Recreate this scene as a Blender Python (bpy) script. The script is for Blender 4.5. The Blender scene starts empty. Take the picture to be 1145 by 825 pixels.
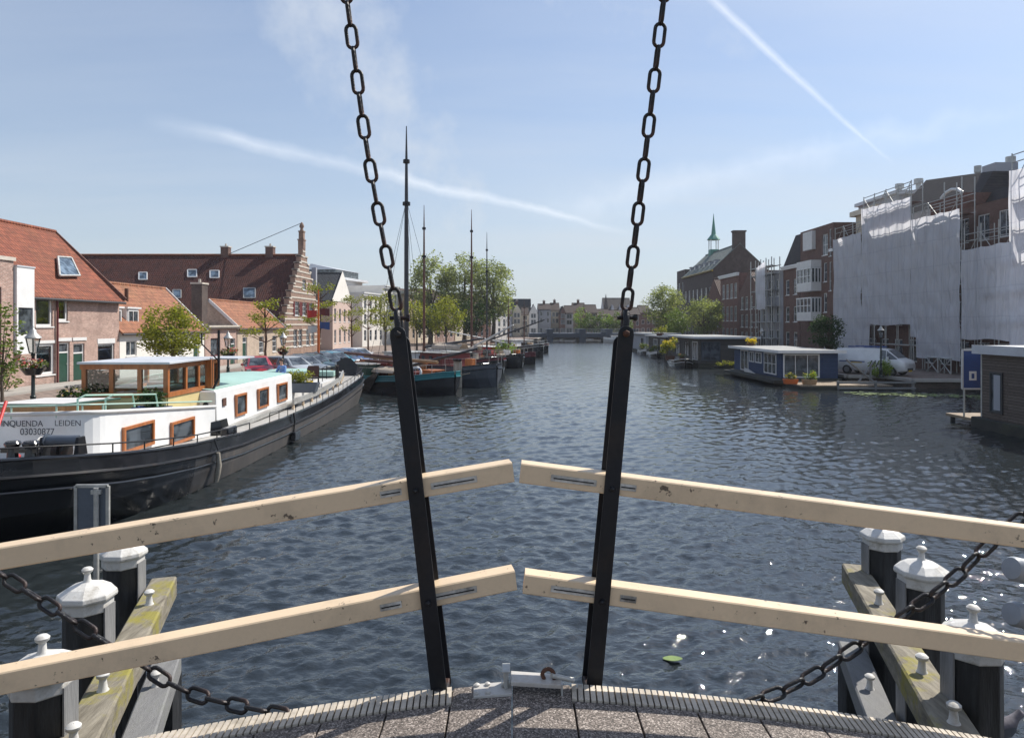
import bpy, bmesh, math, random
from mathutils import Vector, Matrix
import numpy as np
R = math.radians
random.seed(7)
scene = bpy.context.scene
COL = scene.collection
# ---- survey of the place: camera at (0,0,4.4) looking along +Y down the canal, water at z=0
F, CX, HY, H = 780.0, 572.5, 362.0, 4.4
def P(x, y, Y): return Vector(((x-CX)/F*Y, Y, H-(y-HY)/F*Y))
def XA(x, Y): return (x-CX)/F*Y
def ZA(y, Y): return H-(y-HY)/F*Y
def YX(x, X): return X*F/(x-CX)

XF = {}
def xf(o): return XF.get(o.name, Matrix.Identity(4))
def tag(o, label=None, cat=None, group=None, kind=None):
    if label: o['label'] = label
    if cat: o['category'] = cat
    if group: o['group'] = group
    if kind: o['kind'] = kind
    return o
def thing(name, label, cat, loc=(0,0,0), rz=0, group=None):
    o = bpy.data.objects.new(name, None); COL.objects.link(o)
    o.empty_display_size = .2
    o.location = loc; o.rotation_euler = (0,0,rz)
    XF[o.name] = Matrix.Translation(Vector(loc)) @ Matrix.Rotation(rz, 4, 'Z')
    return tag(o, label, cat, group)
def kids(o): return [c for c in bpy.data.objects if c.parent == o]
KIDS = {}
def copy_tree(o, parent=None):
    c = o.copy(); COL.objects.link(c)
    if parent: c.parent = parent; KIDS.setdefault(parent.name, []).append(c)
    for ch in KIDS.get(o.name, []): copy_tree(ch, c)
    return c

class MB:
    """collects faces; build() links them as one mesh object"""
    def __init__(s): s.v = []; s.f = []; s.m = []; s.sm = []; s.mi = 0; s.smooth = False
    def add(s, vs, fs):
        b = len(s.v); s.v += [tuple(v) for v in vs]
        for f in fs: s.f.append([b+i for i in f]); s.m.append(s.mi); s.sm.append(s.smooth)
        return s
    def quad(s, *p): return s.add(p, [list(range(len(p)))])
    def box(s, a, b, M=None):
        x0,y0,z0 = [min(a[i],b[i]) for i in range(3)]; x1,y1,z1 = [max(a[i],b[i]) for i in range(3)]
        vs = [(x0,y0,z0),(x1,y0,z0),(x1,y1,z0),(x0,y1,z0),(x0,y0,z1),(x1,y0,z1),(x1,y1,z1),(x0,y1,z1)]
        if M is not None: vs = [M @ Vector(v) for v in vs]
        return s.add(vs, [[0,3,2,1],[4,5,6,7],[0,1,5,4],[1,2,6,5],[2,3,7,6],[3,0,4,7]])
    def cbox(s, c, d, M=None):
        return s.box([c[i]-d[i]/2 for i in range(3)], [c[i]+d[i]/2 for i in range(3)], M)
    def beam(s, p0, p1, w, h, up=(0,0,1), bev=0):
        p0, p1 = Vector(p0), Vector(p1); d = (p1-p0).normalized(); up = Vector(up)
        sd = d.cross(up).normalized(); u = sd.cross(d).normalized()
        if bev:
            pr = [(-w/2+bev,-h/2),(w/2-bev,-h/2),(w/2,-h/2+bev),(w/2,h/2-bev),(w/2-bev,h/2),(-w/2+bev,h/2),(-w/2,h/2-bev),(-w/2,-h/2+bev)]
        else: pr = [(-w/2,-h/2),(w/2,-h/2),(w/2,h/2),(-w/2,h/2)]
        return s.loft([[p+sd*a+u*b for a,b in pr] for p in (p0,p1)], caps=True)
    def loft(s, rings, caps=False, closed=True):
        n = len(rings[0]); vs = [v for r in rings for v in r]; fs = []
        for i in range(len(rings)-1):
            for j in range(n if closed else n-1):
                k = (j+1) % n
                fs.append([i*n+j, i*n+k, (i+1)*n+k, (i+1)*n+j])
        if caps: fs.append(list(range(n))[::-1]); fs.append([(len(rings)-1)*n+j for j in range(n)])
        return s.add(vs, fs)
    def tube(s, pts, r, n=8, caps=True, r1=None):
        pts = [Vector(p) for p in pts]; m = len(pts); rings = []; old = None
        for i, p in enumerate(pts):
            d = (pts[min(i+1,m-1)]-pts[max(i-1,0)])
            if d.length < 1e-9: d = Vector((0,0,1))
            d.normalize()
            a = Vector((0,0,1)) if abs(d.z) < .9 else Vector((1,0,0))
            if old is not None:
                u = old - d*old.dot(d)
                if u.length < 1e-4: u = d.cross(a)
            else: u = d.cross(a)
            u.normalize(); old = u; w = d.cross(u)
            rr = r if not isinstance(r, (list,tuple)) else r[i]
            if r1 is not None: rr = r+(r1-r)*i/(m-1)
            rings.append([p+(u*math.cos(2*math.pi*k/n)+w*math.sin(2*math.pi*k/n))*rr for k in range(n)])
        sm = s.smooth; s.smooth = True; s.loft(rings, caps); s.smooth = sm
        return s
    def ring(s, pts, r, n=6):
        """closed tube"""
        pts = [Vector(p) for p in pts]; m = len(pts)
        c = sum(pts, Vector())/m; nn = (pts[0]-c).cross(pts[m//4]-c).normalized(); rings = []
        for i in range(m):
            d = (pts[(i+1)%m]-pts[i-1]).normalized(); w = d.cross(nn).normalized()
            rings.append([pts[i]+(nn*math.cos(2*math.pi*k/n)+w*math.sin(2*math.pi*k/n))*r for k in range(n)])
        rings.append(rings[0]); sm = s.smooth; s.smooth = True; s.loft(rings); s.smooth = sm
        return s
    def lathe(s, prof, c=(0,0,0), n=16, M=None, smooth=True):
        rings = []
        for r, z in prof:
            ring = [Vector((c[0]+r*math.cos(2*math.pi*k/n+math.pi/n), c[1]+r*math.sin(2*math.pi*k/n+math.pi/n), c[2]+z)) for k in range(n)]
            if M is not None: ring = [M @ v for v in ring]
            rings.append(ring)
        sm = s.smooth; s.smooth = smooth; s.loft(rings, caps=True); s.smooth = sm
        return s
    def ball(s, c, r, n=10, sq=(1,1,1)):
        return s.lathe_s(c, r, n, sq)
    def lathe_s(s, c, r, n, sq):
        rings = []
        for i in range(1, n):
            t = math.pi*i/n
            rings.append([Vector((c[0]+r*sq[0]*math.sin(t)*math.cos(2*math.pi*k/n), c[1]+r*sq[1]*math.sin(t)*math.sin(2*math.pi*k/n), c[2]-r*sq[2]*math.cos(t))) for k in range(n)])
        sm = s.smooth; s.smooth = True; s.loft(rings, caps=True); s.smooth = sm
        return s
    def prism(s, poly, d):
        d = Vector(d); a = [Vector(p) for p in poly]; return s.loft([a, [p+d for p in a]], caps=True)
    def build(s, name, mats, parent=None, world=False, bevel=0, fix=True):
        me = bpy.data.meshes.new(name)
        vs = s.v
        if world and parent is not None:
            Mi = xf(parent).inverted(); vs = [tuple(Mi @ Vector(v)) for v in vs]
        me.from_pydata(vs, [], s.f); me.update()
        if not isinstance(mats, (list,tuple)): mats = [mats]
        for m in mats: me.materials.append(m)
        if len(me.polygons) == len(s.f):
            me.polygons.foreach_set('material_index', s.m); me.polygons.foreach_set('use_smooth', s.sm)
        if fix:
            bm = bmesh.new(); bm.from_mesh(me)
            bmesh.ops.recalc_face_normals(bm, faces=bm.faces); bm.to_mesh(me); bm.free()
        o = bpy.data.objects.new(name, me); COL.objects.link(o)
        if any(s.sm):
            try: me.set_sharp_from_angle(angle=R(48))
            except Exception: pass
        if bevel:
            b = o.modifiers.new('b','BEVEL'); b.width = bevel; b.segments = 2; b.limit_method = 'ANGLE'; b.angle_limit = R(40)
        if parent is not None:
            o.parent = parent; XF[o.name] = xf(parent); KIDS.setdefault(parent.name, []).append(o)
        return o

# ------------------------------------------------------------------ materials
def newmat(name):
    m = bpy.data.materials.new(name); m.use_nodes = True
    nt = m.node_tree; b = nt.nodes['Principled BSDF']
    return m, nt, b
def nd(nt, t, **kw):
    n = nt.nodes.new(t)
    for k, v in kw.items():
        if k in n.inputs.keys(): n.inputs[k].default_value = v
        else: setattr(n, k, v)
    return n
def rgba(c): return (c[0],c[1],c[2],1)
def noise(nt, vec, scale, detail=4, rough=.6):
    n = nd(nt, 'ShaderNodeTexNoise'); n.inputs['Scale'].default_value = scale; n.inputs['Detail'].default_value = detail
    n.inputs['Roughness'].default_value = rough
    if vec is not None: nt.links.new(vec, n.inputs['Vector'])
    return n.outputs['Fac']
def ramp(nt, fac, stops):
    r = nd(nt, 'ShaderNodeValToRGB'); e = r.color_ramp.elements
    while len(e) < len(stops): e.new(.5)
    for el, (p, c) in zip(e, stops): el.position = p; el.color = rgba(c) if len(c) == 3 else c
    nt.links.new(fac, r.inputs['Fac']); return r.outputs['Color']
def mixc(nt, fac, a, b, blend='MIX'):
    m = nd(nt, 'ShaderNodeMix', data_type='RGBA', blend_type=blend)
    if isinstance(fac, (int,float)): m.inputs[0].default_value = fac
    else: nt.links.new(fac, m.inputs[0])
    for s, v in ((6,a),(7,b)):
        if isinstance(v, (tuple,list)): m.inputs[s].default_value = rgba(v)
        else: nt.links.new(v, m.inputs[s])
    return m.outputs[2]
def math_(nt, op, a, b=0.0, c=None):
    m = nd(nt, 'ShaderNodeMath', operation=op)
    for i, v in enumerate((a,b) if c is None else (a,b,c)):
        if isinstance(v, (int,float)): m.inputs[i].default_value = v
        else: nt.links.new(v, m.inputs[i])
    return m.outputs[0]
def vmul(nt, v, s):
    m = nd(nt, 'ShaderNodeVectorMath', operation='MULTIPLY'); nt.links.new(v, m.inputs[0]); m.inputs[1].default_value = s
    return m.outputs[0]
def coords(nt): return nd(nt, 'ShaderNodeTexCoord').outputs['Object']
def bump(nt, b, h, strength=.3, dist=.02):
    n = nd(nt, 'ShaderNodeBump'); n.inputs['Strength'].default_value = strength; n.inputs['Distance'].default_value = dist
    nt.links.new(h, n.inputs['Height']); nt.links.new(n.outputs[0], b.inputs['Normal'])
def mat(name, col, rough=.55, metal=0, var=.25, scale=3., bmp=.15, stain=None, stain_amt=.4, stain_scale=1.2, stretch=(1,1,1), spec=.5, coat=0, fine=30, chips=None):
    """painted / plain surface: base colour broken up by two noises, optional stain patches, roughness variation"""
    m, nt, b = newmat(name); v = vmul(nt, coords(nt), stretch)
    n1 = noise(nt, v, scale); n2 = noise(nt, v, fine, 3)
    f = math_(nt, 'ADD', math_(nt, 'MULTIPLY', n1, .65), math_(nt, 'MULTIPLY', n2, .35))
    lo = tuple(max(0,c*(1-var)) for c in col); hi = tuple(min(1,c*(1+var)) for c in col)
    c = ramp(nt, f, [(.3,lo),(.7,hi)])
    if stain:
        s = noise(nt, v, stain_scale, 6, .7)
        s = ramp(nt, s, [(.5,(0,0,0)),(.72,(1,1,1))])
        c = mixc(nt, math_(nt, 'MULTIPLY', s, stain_amt), c, stain)
    if chips:
        cc, cs, th = chips; k = math_(nt,'ADD', math_(nt,'MULTIPLY', noise(nt, co_(nt, stretch), cs, 5, .65), .7), math_(nt,'MULTIPLY', noise(nt, v, cs*.13, 3, .6), .3))
        c = mixc(nt, ramp(nt, k, [(th,(0,0,0)),(th+.025,(1,1,1))]), c, cc)
    nt.links.new(c, b.inputs['Base Color'])
    rr = math_(nt, 'ADD', math_(nt, 'MULTIPLY', n1, .3), rough-.15)
    nt.links.new(rr, b.inputs['Roughness']); b.inputs['Metallic'].default_value = metal
    b.inputs['Specular IOR Level'].default_value = spec; b.inputs['Coat Weight'].default_value = coat
    if bmp: bump(nt, b, n2, bmp, .01)
    return m
def co_(nt, stretch): return vmul(nt, coords(nt), stretch)
def uvec(nt, axis):
    """(u, v) on an upright wall or slope: u along the wall, v up"""
    s = nd(nt, 'ShaderNodeSeparateXYZ'); nt.links.new(coords(nt), s.inputs[0])
    u = {'w': lambda: math_(nt, 'ADD', s.outputs[0], s.outputs[1]), 'x': lambda: s.outputs[0], 'y': lambda: s.outputs[1]}[axis]()
    c = nd(nt, 'ShaderNodeCombineXYZ'); nt.links.new(u, c.inputs[0]); nt.links.new(s.outputs[2], c.inputs[1])
    return c.outputs[0], u, s.outputs[2]
def brick(name, c1, c2, mortar, bw=.22, bh=.065, var=.35, rough=.85, ms=.012, soot=None):
    m, nt, b = newmat(name); uv, u, z = uvec(nt, 'w')
    t = nd(nt, 'ShaderNodeTexBrick'); nt.links.new(uv, t.inputs['Vector']); t.inputs['Scale'].default_value = 1
    t.inputs['Brick Width'].default_value = bw; t.inputs['Row Height'].default_value = bh; t.inputs['Mortar Size'].default_value = ms
    t.inputs['Color1'].default_value = rgba(c1); t.inputs['Color2'].default_value = rgba(c2); t.inputs['Mortar'].default_value = rgba(mortar)
    n = noise(nt, coords(nt), 1.3, 6, .65)
    c = mixc(nt, var, t.outputs['Color'], ramp(nt, n, [(.3,(.25,.22,.2)),(.7,(1.4,1.35,1.3))]), 'MULTIPLY')
    n3 = noise(nt, vmul(nt, coords(nt), (3.2,3.2,11)), 1.6, 3, .75); c = mixc(nt, .75, c, ramp(nt, n3, [(.32,(.62,.6,.6)),(.66,(1.32,1.3,1.28))]), 'MULTIPLY')
    if soot:
        s = ramp(nt, noise(nt, vmul(nt, coords(nt), (1,1,.35)), .8, 5, .7), [(.5,(0,0,0)),(.7,(1,1,1))])
        c = mixc(nt, math_(nt,'MULTIPLY',s,.6), c, soot)
    nt.links.new(c, b.inputs['Base Color']); b.inputs['Roughness'].default_value = rough; b.inputs['Specular IOR Level'].default_value = .25
    bump(nt, b, t.outputs['Fac'], -.3, .01)
    return m
def tiles(name, c1, c2, axis='x', tw=.24, th=.27, moss=(.06,.07,.03), moss_amt=.3, b_str=.8):
    m, nt, b = newmat(name); uv, u, z = uvec(nt, axis)
    t = nd(nt, 'ShaderNodeTexBrick'); nt.links.new(uv, t.inputs['Vector']); t.inputs['Scale'].default_value = 1; t.offset = 0
    t.inputs['Brick Width'].default_value = tw; t.inputs['Row Height'].default_value = th; t.inputs['Mortar Size'].default_value = .012
    t.inputs['Color1'].default_value = rgba(c1); t.inputs['Color2'].default_value = rgba(c2)
    t.inputs['Mortar'].default_value = rgba([x*.35 for x in c1])
    s = ramp(nt, noise(nt, coords(nt), .6, 7, .7), [(.42,(0,0,0)),(.7,(1,1,1))])
    c = mixc(nt, math_(nt,'MULTIPLY',s,moss_amt), t.outputs['Color'], moss)
    s2 = ramp(nt, noise(nt, coords(nt), 2.7, 5, .7), [(.35,(.6,.6,.6)),(.7,(1.25,1.2,1.15))])
    c = mixc(nt, .7, c, s2, 'MULTIPLY')
    nt.links.new(c, b.inputs['Base Color']); b.inputs['Roughness'].default_value = .75; b.inputs['Specular IOR Level'].default_value = .3
    hu = math_(nt,'SINE', math_(nt,'MULTIPLY',u,2*math.pi/tw)); hz = math_(nt,'FRACT', math_(nt,'MULTIPLY',z,-1/th))
    bump(nt, b, math_(nt,'ADD', math_(nt,'MULTIPLY',hu,.5), hz), b_str, .03)
    return m
def planks(name, c1, c2, axis='w', pw=3., ph=.14, dark=.25, rough=.7, gap=.008):
    m, nt, b = newmat(name); uv, u, z = uvec(nt, axis)
    t = nd(nt, 'ShaderNodeTexBrick'); nt.links.new(uv, t.inputs['Vector']); t.inputs['Scale'].default_value = 1
    t.inputs['Brick Width'].default_value = pw; t.inputs['Row Height'].default_value = ph; t.inputs['Mortar Size'].default_value = gap
    t.inputs['Color1'].default_value = rgba(c1); t.inputs['Color2'].default_value = rgba(c2); t.inputs['Mortar'].default_value = rgba([x*dark for x in c1])
    n = noise(nt, vmul(nt, coords(nt), (3,3,25)), 1.5, 6, .7)
    c = mixc(nt, .8, t.outputs['Color'], ramp(nt, n, [(.3,(.45,.43,.4)),(.7,(1.3,1.3,1.3))]), 'MULTIPLY')
    nt.links.new(c, b.inputs['Base Color']); b.inputs['Roughness'].default_value = rough; b.inputs['Specular IOR Level'].default_value = .3
    bump(nt, b, math_(nt,'ADD',math_(nt,'MULTIPLY',t.outputs['Fac'],-1),math_(nt,'MULTIPLY',n,.4)), .5, .012)
    return m
def glass_dark(name, col=(.025,.03,.035)):
    m, nt, b = newmat(name); n = noise(nt, coords(nt), 1.7, 2)
    c = ramp(nt, n, [(.42,col),(.6,tuple(x*3.2+.02 for x in col))])
    nt.links.new(c, b.inputs['Base Color']); b.inputs['Roughness'].default_value = .06; b.inputs['Specular IOR Level'].default_value = .8
    bump(nt, b, noise(nt, coords(nt), 2.5, 2), .06, .02)
    return m
def glass_clear(name, refl=.14, tint=(.86,.92,.92)):
    m, nt, b = newmat(name); nt.nodes.remove(b); out = nt.nodes['Material Output']
    tr = nd(nt,'ShaderNodeBsdfTransparent'); tr.inputs[0].default_value = rgba(tint)
    gl = nd(nt,'ShaderNodeBsdfGlossy'); gl.inputs['Roughness'].default_value = .03
    mx = nd(nt,'ShaderNodeMixShader'); lw = nd(nt,'ShaderNodeLayerWeight'); lw.inputs[0].default_value = .35
    f = math_(nt,'ADD', math_(nt,'MULTIPLY',lw.outputs['Fresnel'],.7), refl)
    nt.links.new(f, mx.inputs[0]); nt.links.new(tr.outputs[0], mx.inputs[1]); nt.links.new(gl.outputs[0], mx.inputs[2])
    nt.links.new(mx.outputs[0], out.inputs[0])
    return m
def leafmat(name, c1, c2, trans=.35, c3=None):
    m, nt, b = newmat(name); nt.nodes.remove(b); out = nt.nodes['Material Output']
    g = nd(nt,'ShaderNodeNewGeometry'); n = noise(nt, coords(nt), .9, 3)
    f = math_(nt,'ADD', math_(nt,'MULTIPLY',g.outputs['Random Per Island'],.5), math_(nt,'MULTIPLY',n,.5))
    c = ramp(nt, f, [(.25,c1),(.75,c2)] + ([(.85,c3)] if c3 else []))
    d = nd(nt,'ShaderNodeBsdfPrincipled'); d.inputs['Roughness'].default_value = .55; d.inputs['Specular IOR Level'].default_value = .3
    nt.links.new(c, d.inputs['Base Color'])
    t = nd(nt,'ShaderNodeBsdfTranslucent'); nt.links.new(mixc(nt,1.0,c,(1.6,1.7,.7),'MULTIPLY'), t.inputs[0])
    mx = nd(nt,'ShaderNodeMixShader'); mx.inputs[0].default_value = trans
    nt.links.new(d.outputs[0], mx.inputs[1]); nt.links.new(t.outputs[0], mx.inputs[2]); nt.links.new(mx.outputs[0], out.inputs[0])
    return m

M = {}
M['cream'] = mat('cream_paint', (.69,.53,.355), .45, var=.07, scale=2, bmp=.06, stain=(.30,.24,.17), stain_amt=.4, stain_scale=3.5, fine=60, chips=((.12,.09,.065), 26, .612))
M['black_steel'] = mat('black_steel', (.009,.010,.013), .45, var=.4, scale=3, bmp=.12, spec=.3, stain=(.05,.035,.025), stain_amt=.45, stain_scale=2.5)
M['chain'] = mat('chain_iron', (.03,.028,.028), .5, .55, var=.5, scale=9, bmp=.4, stain=(.16,.055,.025), stain_amt=.6, stain_scale=4, fine=80)
M['chain_black'] = mat('chain_black', (.015,.015,.017), .45, .3, var=.5, scale=9, bmp=.4, stain=(.09,.04,.025), stain_amt=.5, stain_scale=5, fine=80)
M['rust'] = mat('rust', (.10,.045,.028), .8, .2, var=.5, scale=12, bmp=.5)
M['galv'] = mat('galvanised', (.42,.42,.40), .45, .35, var=.3, scale=6, bmp=.15, stain=(.2,.16,.12), stain_amt=.4)
M['white_steel'] = mat('white_steel', (.50,.48,.45), .5, .1, var=.12, scale=6, bmp=.15, stain=(.28,.2,.13), stain_amt=.55, stain_scale=7)
M['slot'] = mat('slot_steel', (.48,.47,.44), .5, .3, var=.5, scale=14, bmp=.3, stain=(.03,.025,.02), stain_amt=.8, stain_scale=9)
M['pile_black'] = mat('tarred_timber', (.017,.018,.02), .5, var=.6, scale=2, bmp=.6, stretch=(6,6,.7), stain=(.10,.105,.11), stain_amt=.45, stain_scale=1.3, fine=14)
M['pile_side'] = mat('weathered_timber', (.22,.22,.22), .6, var=.35, scale=2, bmp=.6, stretch=(6,6,.6), stain=(.06,.06,.06), stain_amt=.6, fine=14)
M['white_cap'] = mat('white_cap', (.60,.59,.56), .55, var=.15, scale=6, bmp=.25, stain=(.20,.17,.12), stain_amt=.75, stain_scale=6, chips=((.09,.075,.06), 30, .62))
def mossy():
    m, nt, b = newmat('mossy_timber'); co = coords(nt)
    n = noise(nt, vmul(nt, co, (9,1.2,9)), 2, 6, .7)
    c = ramp(nt, n, [(.3,(.10,.085,.06)),(.7,(.30,.27,.21))])
    ms = ramp(nt, noise(nt, co, 2.6, 6, .72), [(.5,(0,0,0)),(.62,(1,1,1))])
    c = mixc(nt, math_(nt,'MULTIPLY',ms,.85), c, (.25,.22,.03))
    nt.links.new(c, b.inputs['Base Color']); b.inputs['Roughness'].default_value = .85; bump(nt, b, n, .6, .015); return m
M['mossy'] = mossy()
M['grey_timber'] = mat('grey_timber', (.20,.20,.20), .8, var=.4, scale=1.5, bmp=.6, stretch=(7,1,7), stain=(.07,.08,.04), stain_amt=.6, stain_scale=1.5)
def deckmat():
    m, nt, b = newmat('gravel_deck'); co = coords(nt)
    vo = nd(nt,'ShaderNodeTexVoronoi'); vo.inputs['Scale'].default_value = 190; nt.links.new(co, vo.inputs['Vector'])
    bw = nd(nt,'ShaderNodeSeparateColor'); nt.links.new(vo.outputs['Color'], bw.inputs[0])
    c = ramp(nt, bw.outputs[0], [(0,(.042,.036,.032)),(.45,(.135,.114,.10)),(.8,(.25,.215,.19)),(1,(.48,.43,.39))])
    n = noise(nt, co, 2.2, 6, .7)
    c = mixc(nt, .8, c, ramp(nt, n, [(.3,(.62,.6,.58)),(.7,(1.15,1.12,1.1))]), 'MULTIPLY')
    nt.links.new(c, b.inputs['Base Color']); b.inputs['Roughness'].default_value = .8
    bump(nt, b, vo.outputs['Distance'], -.9, .006); return m
M['gravel_deck'] = deckmat()
M['rib'] = mat('grip_rib', (.50,.44,.36), .75, var=.35, scale=8, bmp=.4, stain=(.2,.17,.12), stain_amt=.5, stain_scale=6)
M['rib_base'] = mat('grip_base', (.17,.15,.13), .85, var=.4, scale=20, bmp=.5)
M['grey_plastic'] = mat('grey_plastic', (.24,.27,.31), .45, var=.08, scale=3, bmp=.05)
M['sign_back'] = mat('sign_back', (.10,.12,.15), .5, .2, var=.2, scale=3)
M['hull_black'] = mat('hull_black', (.010,.011,.014), .22, var=.5, scale=.8, bmp=.05, coat=.3, stain=(.05,.05,.055), stain_amt=.35, stain_scale=1.6, fine=8)
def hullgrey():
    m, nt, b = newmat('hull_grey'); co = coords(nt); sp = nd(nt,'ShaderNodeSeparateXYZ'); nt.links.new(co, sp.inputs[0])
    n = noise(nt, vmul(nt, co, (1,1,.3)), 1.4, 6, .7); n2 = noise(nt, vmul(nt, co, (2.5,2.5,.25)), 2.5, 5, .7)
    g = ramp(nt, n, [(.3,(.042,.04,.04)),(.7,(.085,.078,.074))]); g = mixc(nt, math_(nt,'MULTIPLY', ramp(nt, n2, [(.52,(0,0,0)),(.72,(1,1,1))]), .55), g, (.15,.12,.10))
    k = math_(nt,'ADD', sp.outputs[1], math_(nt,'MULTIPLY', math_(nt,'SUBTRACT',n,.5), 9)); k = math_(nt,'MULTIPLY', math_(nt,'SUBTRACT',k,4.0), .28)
    k = ramp(nt, k, [(0,(0,0,0)),(1,(1,1,1))])   # colour carries the light: shaded bow black, sunlit side aft grey with scuffs
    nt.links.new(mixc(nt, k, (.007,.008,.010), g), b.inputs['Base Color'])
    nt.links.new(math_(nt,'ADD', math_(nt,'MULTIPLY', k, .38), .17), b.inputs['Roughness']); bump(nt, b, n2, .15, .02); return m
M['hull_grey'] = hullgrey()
M['white'] = mat('white_paint', (.78,.78,.77), .4, var=.05, scale=2, bmp=.05, stain=(.5,.48,.45), stain_amt=.3)
M['offwhite'] = mat('offwhite_paint', (.62,.61,.59), .5, var=.1, scale=2, bmp=.08, stain=(.35,.33,.3), stain_amt=.35)
M['trim_white'] = mat('trim_white', (.70,.70,.69), .45, var=.06, scale=3, bmp=.05)
M['trim_dark'] = mat('trim_dark', (.035,.037,.04), .5, var=.2)
M['mint'] = mat('mint_paint', (.34,.51,.455), .5, var=.1, scale=1, bmp=.05, stain=(.36,.52,.46), stain_amt=.4)
M['green_paint'] = mat('green_paint', (.018,.062,.042), .4, var=.15)
M['varnish'] = mat('varnished_wood', (.40,.135,.04), .35, var=.35, scale=2, bmp=.1, stretch=(4,4,.8), coat=.3)
M['wood'] = mat('spar_wood', (.30,.19,.10), .5, var=.35, scale=2, stretch=(1,1,.3))
M['redwood'] = mat('red_spar', (.12,.052,.035), .5, var=.35, scale=2)
M['darkspar'] = mat('dark_spar', (.03,.03,.036), .4, var=.35, scale=2)
M['canvas'] = mat('sail_canvas', (.42,.36,.29), .85, var=.25, scale=4, bmp=.4)
M['cream_panel'] = mat('cream_panel', (.62,.49,.24), .5, var=.08)
M['cover_black'] = mat('black_tarp', (.012,.012,.014), .5, var=.4, scale=4, bmp=.4)
M['deck_grey'] = mat('deck_grey', (.36,.35,.33), .7, var=.2, scale=2, bmp=.2, stain=(.2,.18,.16), stain_amt=.4)
M['rope'] = mat('rope', (.30,.27,.22), .9, var=.3, scale=30, bmp=.6)
M['teal'] = mat('teal_paint', (.012,.15,.17), .35, var=.2, scale=1.5, bmp=.06)
M['boat_grey'] = mat('boat_grey', (.065,.075,.092), .4, var=.2, scale=1, bmp=.06, stain=(.25,.27,.3), stain_amt=.3)
M['boat_red'] = mat('boat_red', (.11,.015,.02), .4, var=.2, scale=1)
M['maroon'] = mat('maroon', (.13,.02,.02), .45, var=.2, scale=2)
M['orange'] = mat('orange_paint', (.60,.13,.02), .5, var=.1)
M['red'] = mat('red_paint', (.50,.03,.025), .45, var=.1)
M['yellow'] = mat('yellow_plastic', (.62,.42,.02), .5, var=.1)
M['blue'] = mat('blue_paint', (.03,.07,.22), .45, var=.1)
M['houseboat_blue'] = planks('houseboat_blue', (.035,.06,.13), (.045,.075,.155), ph=.16, dark=.5)
M['houseboat_grey'] = planks('houseboat_grey', (.075,.070,.068), (.10,.094,.09), ph=.15, dark=.3)
M['timber_clad'] = planks('timber_cladding', (.115,.092,.078), (.165,.135,.115), ph=.12, dark=.22)
M['deck_planks'] = planks('deck_planks', (.30,.23,.16), (.36,.28,.2), 'x', pw=.14, ph=4.)
M['roof_felt'] = mat('roof_felt', (.31,.31,.30), .75, var=.2, scale=1.2, bmp=.2, stain=(.2,.2,.19), stain_amt=.4, stain_scale=.8)
M['roof_lead'] = mat('roof_metal', (.55,.57,.60), .45, .1, var=.15, scale=1)
M['pontoon'] = mat('pontoon', (.035,.035,.03), .8, var=.5, scale=2, bmp=.4, stain=(.07,.08,.03), stain_amt=.5)
M['glass'] = glass_dark('window_glass')
M['glass_blue'] = glass_dark('roof_glass', (.05,.07,.09))
M['glass_clear'] = glass_clear('clear_glass')
M['brick_pink'] = brick('brick_pink', (.47,.29,.24), (.32,.19,.155), (.50,.43,.38), soot=(.22,.15,.13))
M['brick_brown'] = brick('brick_brown', (.17,.082,.062), (.12,.06,.048), (.17,.14,.125))
M['brick_red'] = brick('brick_red', (.19,.075,.055), (.135,.052,.042), (.2,.16,.14))
M['brick_dark'] = brick('brick_dark', (.115,.088,.078), (.088,.068,.061), (.10,.088,.082))
M['brick_orange'] = brick('brick_orange', (.34,.115,.05), (.26,.085,.04), (.3,.2,.15))
M['brick_buff'] = brick('brick_buff', (.50,.40,.30), (.43,.33,.25), (.5,.44,.38))
M['brick_hall'] = brick('brick_hall', (.30,.17,.12), (.23,.125,.09), (.36,.3,.25), soot=(.14,.1,.09))
M['stone'] = mat('band_stone', (.55,.50,.43), .8, var=.2, scale=2, stain=(.28,.24,.2), stain_amt=.4)
M['plaster_white'] = mat('plaster_white', (.74,.71,.66), .8, var=.07, scale=.7, bmp=.15, stain=(.5,.45,.4), stain_amt=.35, stain_scale=.6)
M['plaster_cream'] = mat('plaster_cream', (.66,.58,.45), .8, var=.07, scale=.7, bmp=.15, stain=(.45,.38,.3), stain_amt=.35, stain_scale=.6)
M['plaster_grey'] = mat('plaster_grey', (.36,.37,.40), .8, var=.1, scale=.7, bmp=.15)
M['plaster_pink'] = mat('plaster_pink', (.55,.42,.36), .8, var=.1, scale=.7, bmp=.15)
M['tile_orange_x'] = tiles('tile_orange_x', (.285,.088,.047), (.205,.06,.034), 'x', moss_amt=.22)
M['tile_pale_x'] = tiles('tile_pale_x', (.37,.16,.085), (.27,.105,.06), 'x', moss_amt=.3)
M['tile_hall_y'] = tiles('tile_hall_y', (.115,.040,.028), (.08,.028,.022), 'y', moss=(.03,.018,.014), moss_amt=.5)
M['tile_slate_y'] = tiles('tile_slate_y', (.045,.05,.06), (.035,.038,.046), 'y', moss_amt=.1)
M['tile_dark_x'] = tiles('tile_dark_x', (.05,.04,.04), (.04,.033,.033), 'x', moss_amt=.15)
M['tile_red_x'] = tiles('tile_red_x', (.075,.036,.03), (.058,.028,.024), 'x', moss_amt=.2)
M['tile_red_y'] = tiles('tile_red_y', (.075,.036,.03), (.058,.028,.024), 'y', moss_amt=.2)
M['tile_far_x'] = tiles('tile_far_x', (.042,.02,.017), (.03,.016,.014), 'x', moss_amt=.2)
M['tile_far_y'] = tiles('tile_far_y', (.042,.02,.017), (.03,.016,.014), 'y', moss_amt=.2)
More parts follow.
